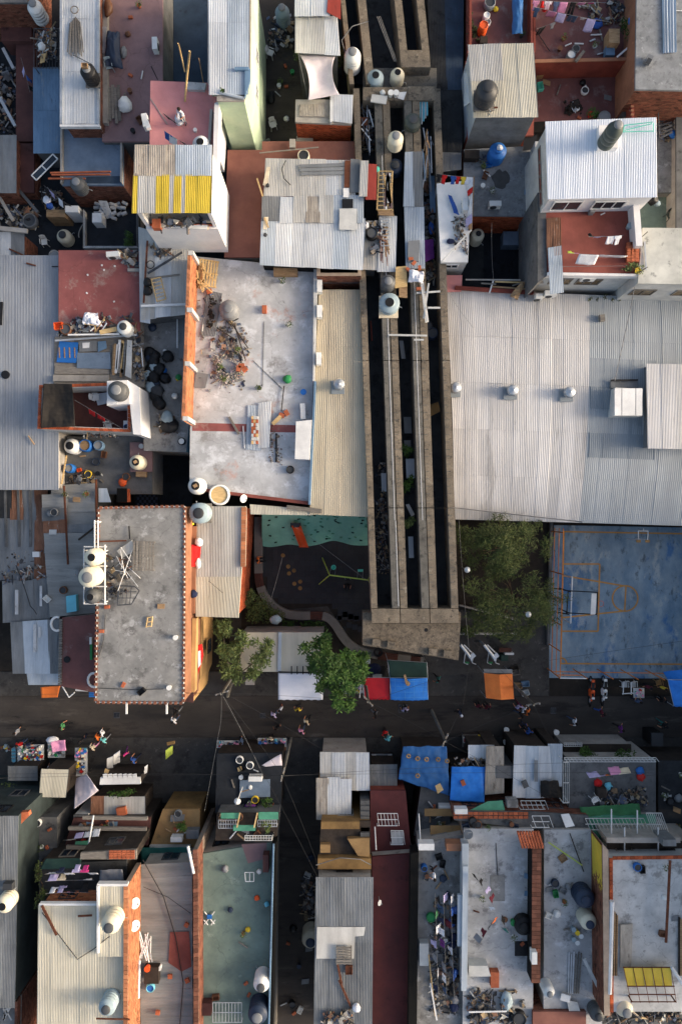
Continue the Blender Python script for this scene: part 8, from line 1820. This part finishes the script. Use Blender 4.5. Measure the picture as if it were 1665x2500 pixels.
cloth('smaller bright blue tarpaulin with a brick on it',[(1102,1871),(1186,1872),(1182,1960),(1098,1954)],[4.0,4.0,4.2,4.2],'tarpblue',sag=-.1,wr=.07);single(MB().box(P(1130,1911,4.3),(.3,.4,.16),.4),'brick','terracotta','brick on the smaller blue tarpaulin','brick');house('shack under the smaller blue tarpaulin',rect(1104,1876,1180,1950),3.6,'darkwood','woodgrey',.11)
heap('timber_edge','broken timber along the top of the smaller blue tarpaulin',[(1100,1850),(1185,1852),(1188,1872),(1100,1868)],3.6,60,'rubble',.1,.4,.2,.4)
house('brown shack roofs left below the blue tarpaulins',[(1030,1905),(1095,1940),(1100,2040),(1010,2040)],3.4,'darkwood','concdark',.11);box_('white machine top below the big blue tarpaulin',rect(1072,1968,1104,1984),3.4,4.0,'whitepaint','machine','machine')
panel('tan plywood panel in the shack roofs, upper',rect(1036,1974,1104,1992),4.2,'tanfloor',.05);panel('tan plywood panel in the shack roofs, lower',rect(1050,2015,1125,2036),4.6,'tanfloor',.05);bar('white post below the big blue tarpaulin',1022,1986,1026,2052,5.5,None,.08,m='whitepaint',name='post',rnd_=True)
for k,(x,y,m,f) in enumerate(((1138,1805,'pwhite','pred'),(1158,1806,'pwhite','plime'),(1175,1800,'pyellow','pyellow'),(1192,1802,'plime','pgreen'),(1175,1816,'pyellow','corange'))):crate('fruit crate at the front of the corner shop, %s'%('first','second','third','fourth','lower yellow one')[k],x,y,.9,.55,.42,.25,0,m,fill=f)
stalltable('fruit shop counter in front of the ribbed shacks',rect(1128,1794,1204,1824),.9,'woodgrey')
for k,(x,y,z) in enumerate(((1236,1782,.3),(1234,1812,.6),(1358,1788,1.4))):bucket('pale %s near the corner shop'%('round sign','round bin','square box')[k],x,y,z,.2,.3)
corrhouse('grey ribbed shack with blue rim below the fruit stall',[(1188,1822),(1228,1822),(1228,1936),(1184,1940)],4.2,['zincdark','fibre'],'darkwood',.11,jit=.03);corrhouse('small bright ribbed roof by the fruit stall',rect(1144,1818,1204,1856),3.6,'zinc','darkwood',.11);corrhouse('wide white ribbed shack roof on the pavement',[(1256,1820),(1340,1822),(1348,1948),(1252,1948)],4.4,['zinc','zincblue','zinc'],'darkwood',.11,jit=.02)
corrhouse('narrow ribbed roof with dark lower half',[(1338,1815),(1370,1815),(1370,1920),(1348,1920)],4.3,'zincblue','darkwood',.11);box_('grey square planter wall of the ribbed shacks',rect(1212,1870,1254,1900),.2,4.3,'concdark','planter','planter');cloth('black tarpaulin heap beside the white ribbed shack',[(1320,1908),(1362,1906),(1372,1950),(1320,1948)],4.7,'tarpblack',sag=-.3,wr=.2,freq=2)
single(MB().box(P(1281,1914,4.7),(.4,.5,.2),.4),'block','concdark','grey block on the white ribbed shack','block');panel('grey strip on the white ribbed shack',rect(1304,1856,1312,1908),4.6,'zincdark',.03)
h=house('roof terrace framed by pale steel grilles with laundry',rect(1388,1856,1600,1985),4.4,'plaster','concdark',.11)
grille('pale steel pergola edge along the top of the grille terrace',1376,1850,1600,1860,5.6,26,'dirtywhite',8);grille('pale steel pergola edge left of the grille terrace',1374,1862,1388,1960,5.6,3,'dirtywhite')
for k,(x,y) in enumerate(((1424,1836),(1512,1840))):shrub('green bush in the street planter, %s'%('left' if k==0 else 'right'),x,y,2.4,(1.1,.9) if k else (.8,.7),420,h=1.2)
house('long street planter in front of the grille terrace',rect(1376,1818,1540,1850),2.6,'plaster','earth',.11);grille('slatted planter rail at the street',1376,1814,1420,1822,3.0,8,'dirtywhite')
laundry('over the grille terrace',(1440,1900,6.2),(1545,1888,6.2),[(.12,'sheet','clilac',.8,.7),(.32,'towel','clilac',.7,.6),(.45,'shirt','corange',.5,.6),(.62,'towel','cpink',.8,.5),(.82,'sheet','ccream',.9,.5)]);chair('white round chair on the grille terrace',1446,1946,4.4,.5)
for k,(x,y,m) in enumerate(((1562,1895,'pred'),(1482,1918,'pcyan'),(1458,1910,'cred'),(1560,1880,'pblue'))):blob('%s bundle on the grille terrace'%('red','pale cyan','small red','blue')[k],x,y,4.4,.3,m,'bundle','bundle')
heap('terrace_clutter','dark clutter on the grille terrace floor',[(1460,1930),(1580,1920),(1580,1970),(1450,1970)],4.42,110,'rubble',.1,.5,.4);box_('dark brown table on the grille terrace',rect(1458,1925,1480,1948),4.4,5.0,'darkwood','table','table')
cloth('crumpled green tarpaulin at the foot of the grille terrace',[(1414,1970),(1560,1962),(1566,1990),(1420,1992)],5.0,'cgreen',wr=.14,sag=.05);house('green roofed stair below the grille terrace',rect(1420,1990,1600,2046),5.0,'plaster','greenpanel',0);grille('wide pale grille over the green stair',1428,1998,1570,2026,5.8,16,'dirtywhite',12);grille('tilted pale grille gate at the right',1576,1985,1614,2040,6.4,8,'dirtywhite',20)
house('dark roofs at the right edge of the pavement',rect(1606,1858,1760,2060),3.4,'darkwood','yard',.11);house('street side dark van like stall at the right edge',rect(1590,1790,1618,1822),1.8,'pblack','pdark',.11,name='stall',cat='stall')
for k,(x0,y0,x1,y1) in enumerate(((1491,1975,1491,2045),(1554,1978,1554,2045),(1523,2020,1523,2092),(1605,2020,1605,2095))):bar('white steel post standing at the right terraces, %s from the left'%ORD[(0,2,1,3)[k]],x0,y0,x1,y1,7.2,6.4,.1,m='whitepaint',name='post',rnd_=True)
h=house('brick edged roof strip with windows above the concrete terraces',[(1108,1982),(1296,1982),(1436,1992),(1438,2024),(1296,2024),(1108,2002)],5.6,'brickdull','concdark',0)
for k in range(30):MB().box(P(1112+(k%15)*12.2,1986+(k // 15)*9,5.64),(.32,.2,.07)).build('brick','terracotta',h)
grille('white framed skylight grille on the brick edged roof',1270,1955,1330,1976,5.2,5,'dirtywhite',8);grille('white window frame on the brick edged roof',1298,1992,1340,2020,6.0,2,'whitepaint',10);panel('white sheet panel on the brick edged roof',[(1368,1988),(1388,1986),(1402,2016),(1380,2020)],6.0,'whitepaint',.03)
panel('green rug on the shack roof above the brick strip',[(1190,1956),(1226,1954),(1232,1978),(1146,1978)],5.3,'greenpanel',.04);acunit('white air conditioner left of the green rug',1122,1972,5.3,0,.9);box_('grey planter box right of the green rug',rect(1238,1954,1264,1972),4.8,5.5,'conc','planter','planter');blob('yellow green bundle in the brick strip',1226,2004,5.0,.3,'pyellow','bundle','bundle')
h=house('pale concrete terrace between brick walls',[(1132,2024),(1302,2024),(1300,2620),(1128,2620)],6.0,'plaster','concblue',0);MB().prism(wpts([(1299,2062),(1321,2062),(1318,2400),(1297,2400)],7.2),6.01,7.2).build('brick_wall','brickdull',h);h.children[-1].data.materials[0]=MATS['mortar']
bricktop(h,P(1299,2062,7.25).xy,P(1297,2400,7.25).xy,P(1308,2400,7.25).xy,P(1310,2062,7.25).xy,7.22,'brickdull');bricktop(h,P(1310,2062,7.25).xy,P(1308,2400,7.25).xy,P(1318,2400,7.25).xy,P(1321,2062,7.25).xy,7.22,'brickdull')
MB().prism(wpts([(1128,2060),(1144,2060),(1140,2410),(1126,2410)],6.8),6.01,6.8).build('gutter_wall','zincblue',h)
t=thing('tiled_awning','small orange roof tile awning between the pale terraces','awning',tuple(P(1290,2050,6.5)))
for i in range(6):
 for j in range(8):MB().tube([P(1264+j*7+i*2,2030+i*6.5,7.9-.08*i),P(1265+j*7+i*2,2037+i*6.5,7.82-.08*i)],.09,6).build('roof_tile','terracotta',t)
tank('black open tub on the pale concrete terrace',1280,2264,6.0,.66,.7,'pblack','pblack');bucket('green and white bucket beside the black tub',1253,2254,6.0,.2,.35,'pgreen');box_('black roof opening on the pale terrace',rect(1256,2298,1286,2334),5.9,6.02,'pblack','hatch','hatch');acunit('white air conditioner on the brick wall end',1298,2325,7.0,R(90));dish('grey dish at the top left of the pale terrace',1143,2038,6.3,.34,2,.3,'pgrey')
laundry('down the pale terrace, upper line',(1160,2138,7.8),(1212,2226,7.8),[(.06,'shirt','cblack',.5,.5),(.25,'shirt','cblack',.4,.5),(.5,'sock','clilac',.4,.4),(.72,'shirt','cmaroon',.4,.5),(.92,'sock','cwhite',.3,.4)],'top');laundry('across the pale terrace, lower line',(1208,2244,7.8),(1168,2310,7.8),[(.1,'towel','corange',.5,.5),(.35,'trousers','cblack',.4,.6),(.6,'shirt','cmaroon',.5,.5),(.85,'towel','cgrey',.4,.4)],'top');laundry('beside the black tub',(1222,2246,7.6),(1252,2294,7.6),[(.2,'trousers','cblack',.4,.6),(.6,'shirt','cteal',.4,.5)],'top')
panel('thin line pattern board on the pale terrace',rect(1196,2136,1232,2200),6.01,'conc',.008);bar('thin dark rod on the pale terrace',1210,2058,1214,2136,6.02,None,.04,m='wire',name='rod')
box_('white table top at the lower left of the pale terrace',[(1144,2358),(1190,2358),(1198,2384),(1144,2384)],6.0,6.8,'dirtywhite','table','table');box_('orange brick stack beside the white table',rect(1198,2374,1218,2412),6.0,6.5,'terracotta','brick_stack','brick stack');blob('white bag at the bottom of the pale terrace',1234,2440,6.0,(.45,.75),'ptrans');barrel('black tyre tub at the bottom of the pale terrace',1268,2490,6.0,.5,.5,'pblack','pdark');heap('terrace_clutter','household scrap at the bottom of the pale terrace',[(1142,2410),(1280,2420),(1280,2500),(1142,2500)],6.02,200,'rubble',.1,.5,.4);bar('white pole across the scrap',1144,2470,1236,2468,6.6,None,.1,m='whitepaint',name='pole')
h=house('grey concrete terrace with two tanks beside the yellow wall',[(1328,2026),(1442,2026),(1476,2620),(1326,2620)],6.0,'plaster','concblue',0)
t=thing('yellow_wall','yellow painted wall panel on brick right of the grey terrace','wall',tuple(P(1466,2180,6)));MB().prism(wpts([(1470,2060),(1484,2076),(1488,2480),(1474,2480)],8.2),6.0,8.2).build('wall','brickdull',t);t.children[-1].data.materials[0]=MATS['mortar'];a,b=P(1474,2480,8.2).xy,P(1470,2060,8.2).xy;bricks(t,b,a,6.1,8.15,'brickdull');n_=(b-a).normalized();o_=Vector((-n_.y,n_.x))*.06;y0,y1=P(1474,2190,8.2).xy+o_,P(1471,2066,8.2).xy+o_;MB().prism(ccw([y0,y1,y1+o_*.5,y0+o_*.5]),6.3,8.1).build('yellow_panel','yellowsheet',t)
tank('dark navy water tank beside the yellow wall',1431,2200,6.0,.70,1.3,'pnavy','pnavy');tank('cream water tank with dark lid below the navy one',1440,2258,6.0,.58,1.3,'pcream','pnavy');tank('small white tank at the bottom of the grey terrace',1342,2428,6.0,.42,1.2,'pwhite','pgrey');tank('dark grey tank at the very bottom right',1462,2484,5.6,.55,1.4,'pcharcoal','pdark');tank('tall cream tank in the lower right',1530,2474,6.2,.62,1.8,'pcream','pgrey')
for k in range(5):bucket('pale bottle in the cluster below the cream tank',1400+(k%3)*9,2270+k*8,6.0,.16,.35,('ptrans','pyellow','pwhite','ptrans','pwhite')[k]);
for k,o in enumerate([o for o in COL.objects if o.get('label')=='pale bottle in the cluster below the cream tank']):o['group']='bottles below the cream tank'
bar('yellow pole lying on the grey terrace',1338,2056,1420,2112,6.1,None,.08,m='plime',name='pole');bar('black rod lying on the grey terrace',1390,2034,1424,2128,6.1,None,.06,m='blackmetal',name='rod');crate('brown square frame on the grey terrace',1372,2094,6.0,.55,.5,.1,.6,'wood','frame')
for k in range(6):bar('grey pole in the bundle on the grey terrace',1388+k*6,2320+rnd.uniform(0,10),1386+k*5,2425,6.05,None,.09,m=rnd.choice(['woodgrey','galv']),name='pole',group='pole bundle on the grey terrace')
bar('diagonal white steel beam in the lower right',1424,2340,1470,2432,6.8,None,.22,m='dirtywhite',name='beam');panel('white grate frame at the bottom of the grey terrace',[(1382,2440),(1408,2446),(1416,2470),(1388,2468)],6.2,'dirtywhite',.05);house('brick roof at the bottom right centre',rect(1300,2470,1430,2620),6.3,'brickdull','brown',0);panel('white slab near the small white tank',[(1370,2424),(1392,2430),(1388,2446),(1366,2440)],6.2,'whitepaint',.08)
h=house('broad pale roof terrace in the lower right',[(1486,2094),(1800,2090),(1800,2470),(1488,2470)],7.6,'dirtywhite','concwhite',0);bricktop(h,P(1486,2094,7.6).xy,P(1488,2470,7.6).xy,P(1496,2470,7.6).xy,P(1494,2094,7.6).xy,7.64,'brick');bricktop(h,P(1494,2090,7.6).xy,P(1800,2086,7.6).xy,P(1800,2094,7.6).xy,P(1494,2098,7.6).xy,7.64,'brick');MB().prism(wpts([(1480,2045),(1660,2045),(1660,2058),(1480,2058)],7.2),4,7.2).build('back_wall','plaster',h)
house('dark stairwell above the broad pale terrace',rect(1484,2056,1700,2092),6.4,'plaster','darkwood',0)
bar('thick white drain pipe along the left of the broad pale terrace',1490,2196,1484,2420,7.9,None,.36,m='whitepaint',name='pipe',rnd_=True);bar('rusty pole across the broad pale terrace',1634,2100,1624,2300,8.4,None,.16,m='rust',name='pole');box_('grey steel cabinet top by the rusty pole',rect(1618,2050,1650,2066),6.4,7.9,'zincdark','cabinet','cabinet');blob('white lump on the broad pale terrace',1620,2190,7.6,.18,'pwhite','rag','rag')
panel('stack of olive ribbed sheets on the broad pale terrace',[(1512,2256),(1542,2254),(1538,2360),(1512,2360)],7.65,'fibre',.12,'sheet_stack','sheet stack');
for k in range(9):bar('long timber in the bundle along the broad pale terrace',1496+k*3 if k<4 else 1640+k*4,2222+k*4,1494+k*3 if k<4 else 1640+k*4,2380,7.65+.05*(k%2),None,.1,.1,rnd.choice(['woodgrey','darkwood','wood']),'timber',group='timber bundles on the pale terrace')
t=thing('yellow_canopy','yellow slatted canopy on a rusty frame in the lower right','canopy',tuple(P(1580,2390,6.5)))
for k in range(5):MB().add([P(1522+k*23,2362,8.2),P(1544+k*23,2362,8.2),P(1552+k*22,2408,8.0),P(1531+k*22,2408,8.0)],[(3,2,1,0)]).build('yellow_sheet','yellowsheet',t,solid=.03)
for k in range(6):MB().tube([P(1521+k*23,2360,8.24),P(1540+k*22,2448,7.9)],.022,5).build('rafter','rust',t)
for y in (2362,2408,2428,2446):MB().tube([P(1520+(y-2362)*.22,y,8.27),P(1640+(y-2362)*.12,y,8.27)],.04,5).build('purlin','rust',t)
for (x,y) in ((1542,2446),(1648,2446)):q=P(x,y,8.2);MB().tube([q,q-Vector((0,0,2))],.05,5).build('leg','rust',t)
house('dark lower yard roofs in the bottom right corner',rect(1430,2420,1800,2640),5.4,'plaster','concdark',0);bar('white pipe leaning at the right edge',1636,2358,1664,2400,8.2,None,.22,m='whitepaint',name='pipe',rnd_=True);heap('terrace_clutter','dark scrap in the bottom right yard',[(1480,2440),(1665,2450),(1665,2500),(1480,2500)],5.42,120,'rubble',.1,.5,.4)
h=house('cluttered narrow terrace with laundry left of the pale terrace',[(1022,2062),(1130,2040),(1126,2620),(1016,2620)],5.6,'plaster','conc',0);bar('pale blue ribbed gutter along the cluttered terrace',1134,2110,1130,2412,7.0,None,.35,.3,'zincblue','gutter');bar('second blue ribbed gutter beside the first',1121,2180,1120,2305,6.9,None,.3,.25,'zincblue','gutter')
for k,(x,n) in enumerate(((1062,7),(1082,9),(1100,8))):cs=[['cblack','cgreen','cwhite','clilac','cgrey','cwhite','cnavy','cblue','cwhite'],['clilac','cdenim','cnavy','cwhite','cpurple','cblack','cgrey','cwhite','cdenim'],['cwhite','cblue','cmaroon','cnavy','cwhite','cgrey','cblue','cblack','cwhite']][k];laundry('of the cluttered terrace, %s'%('left','middle','right')[k],(x,2180,7.2),(x+8,2440,7.2),[((j+.6)/(n+.2),('shirt','towel','trousers')[(j+k)%3],cs[j],.5,.5) for j in range(n)],'top')
heap('terrace_clutter','bags and pots on the cluttered terrace',[(1050,2200),(1118,2200),(1116,2480),(1050,2480)],5.62,260,'rubble',.1,.45,.4);barrel('green basin on the cluttered terrace',1052,2242,5.6,.32,.3,'pgreen','pgreen');box_('white framed cabinet on the cluttered terrace',rect(1024,2304,1046,2358),5.6,6.2,'dirtywhite','cabinet','cabinet');bar('white pole leaning along the cluttered terrace',1050,2400,1066,2490,6.6,None,.1,m='whitepaint',name='pole');bar('pale long timber on the cluttered terrace',1046,2330,1062,2480,6.2,None,.08,m='woodpale',name='timber')
person('person in white bending on the cluttered terrace',1054,2118,1.5,'cwhite','cblack','carry',z=5.6);barrel('blue bin on the cluttered terrace',1036,2122,5.6,.22,.5,'pblue','pdark');box_('white edge block at the top of the cluttered terrace',rect(1022,2060,1060,2076),5.61,6.3,'whitepaint','block','block');box_('terracotta planter ledge at the top of the cluttered terrace',rect(1090,2060,1136,2078),5.61,6.4,'orangewall','planter','planter')
for k in range(16):blob('dark cloth bundle on the cluttered terrace',1098+rnd.uniform(-6,18),2200+k*17,5.62,rnd.uniform(.2,.35),rnd.choice(['cnavy','cblue','cgrey','cblack','cblack']),'bundle','bundle',group='cloth bundles on the cluttered terrace')
# ------------------------------------------------------------------ windows and doors on the street fronts
for (root,a,b,z0,zt,out) in HW:
 mid=(Vector(a)+Vector(b))/2
 if mid.y>-17.5 or out.y<abs(out.x) or zt<4.4:continue
 Lg=(Vector(b)-Vector(a)).length;n=max(1,int(Lg/2.6))
 for fl in range(max(1,int((zt-max(z0,.1))/2.7))):
  zc=zt-1.3-fl*2.7
  if zc<z0+.9:continue
  for k in range(n):window(root,a,b,Lg*(k+.5)/n,zc,min(1.2,Lg/n*.55),1.1,rnd.choice(['woodgrey','steel','blackmetal']),'glass',1)
# ------------------------------------------------------------------ small things scattered on the roofs
KIT=('bucket','crate','plank','pot','brick','bag','pipe','tub','board')
PC={'pwhite':'white','pblue':'blue','pred':'red','pgrey':'grey','pblack':'black','pgreen':'green','pyellow':'yellow','porange':'orange','pnavy':'navy','pbrown':'brown'}
def scatter(where,x0,y0,x1,y1,z,n):
 ps=sorted((rnd.uniform(x0,x1),rnd.uniform(y0,y1)) for _ in range(n))
 for k,(x,y) in enumerate(ps):
  kd=rnd.choice(KIT);m=rnd.choice(list(PC) if rnd.random()<.15 else ['pwhite','pgrey','pblack','pnavy','pbrown']);lb='%s, %s small thing from left on %s'%(kd if kd in ('plank','pot','brick','pipe','board') else PC[m]+' '+kd,ORD[k],where)
  if kd=='bucket':bucket(lb,x,y,z,.16,.28,m)
  elif kd=='crate':crate(lb,x,y,z,.5,.36,.25,rnd.uniform(0,3),m)
  elif kd in ('plank','pipe'):a=rnd.uniform(0,3.1);d=rnd.uniform(12,30);bar(lb,x,y,x+d*math.cos(a),y+d*math.sin(a),z+.02,None,.1,.05,rnd.choice(['wood','woodgrey','whitepaint','rust','galv']),kd,rnd_=kd=='pipe')
  elif kd=='pot':pot(lb,x,y,z,.14,.22,rnd.choice(['terracotta','pdark','pwhite']),'leafdull',.24,40)
  elif kd=='brick':single(MB().box(P(x,y,z+.07),(.3,.18,.13),rnd.uniform(0,3)),'brick','terracotta',lb,'brick')
  elif kd=='bag':blob(lb,x,y,z,rnd.uniform(.18,.32),m)
  elif kd=='tub':barrel(lb,x,y,z,.28,.3,m,'pdark','tub','tub')
  else:a=rnd.uniform(-.4,.4);panel(lb,[(x-9,y-6-9*a),(x+9,y-6+9*a),(x+8,y+6+9*a),(x-10,y+6-9*a)],z+.02,rnd.choice(['wood','zincdark','dirtywhite','bluesheet']),.03)
for a in (('the dark brown terrace',190,2005,350,2055,3.72,14),('the dark shop roof',545,1850,675,1975,3.42,15),('the ochre terrace',400,1985,480,2060,3.52,8),('the tall grey shed',82,2005,134,2110,4.02,8),('the brown shack roofs',1030,1950,1095,2035,3.42,12),('the brick edged strip',1120,2006,1290,2020,5.62,9),('the green terrace',500,2110,640,2440,5.22,7),('the grey terrace by the yellow wall',1335,2130,1415,2300,6.02,12),('the pale terrace',1150,2050,1290,2340,6.02,7),('the broad pale terrace',1510,2110,1650,2340,7.62,5),('the roofs over the grilles',540,1992,670,2045,5.02,10),('the dark roofs at right',1612,1870,1660,2050,3.42,10),('the ribbed west sheds',115,1200,225,1480,4.78,10),('the mauve terrace',300,10,385,330,6.52,8),('the low grey terrace with barrels',210,1100,310,1190,4.22,9),('the big concrete roof',270,1480,440,1700,8.82,4),('the light slab',620,680,750,1180,6.32,5),('the grey trowelled terrace',1145,400,1295,515,5.62,8),('the laundry terrace floor',1310,60,1480,135,6.02,10),('the red court floor',1320,180,1520,290,4.62,8),('the wide west roof',5,640,130,1180,5.9,2),('the alley by the green house',665,60,715,330,2.47,9),('the south alley',700,2080,765,2480,.03,12),('the laundry strip terrace',1030,2080,1115,2200,5.62,10)):
 scatter(*a)
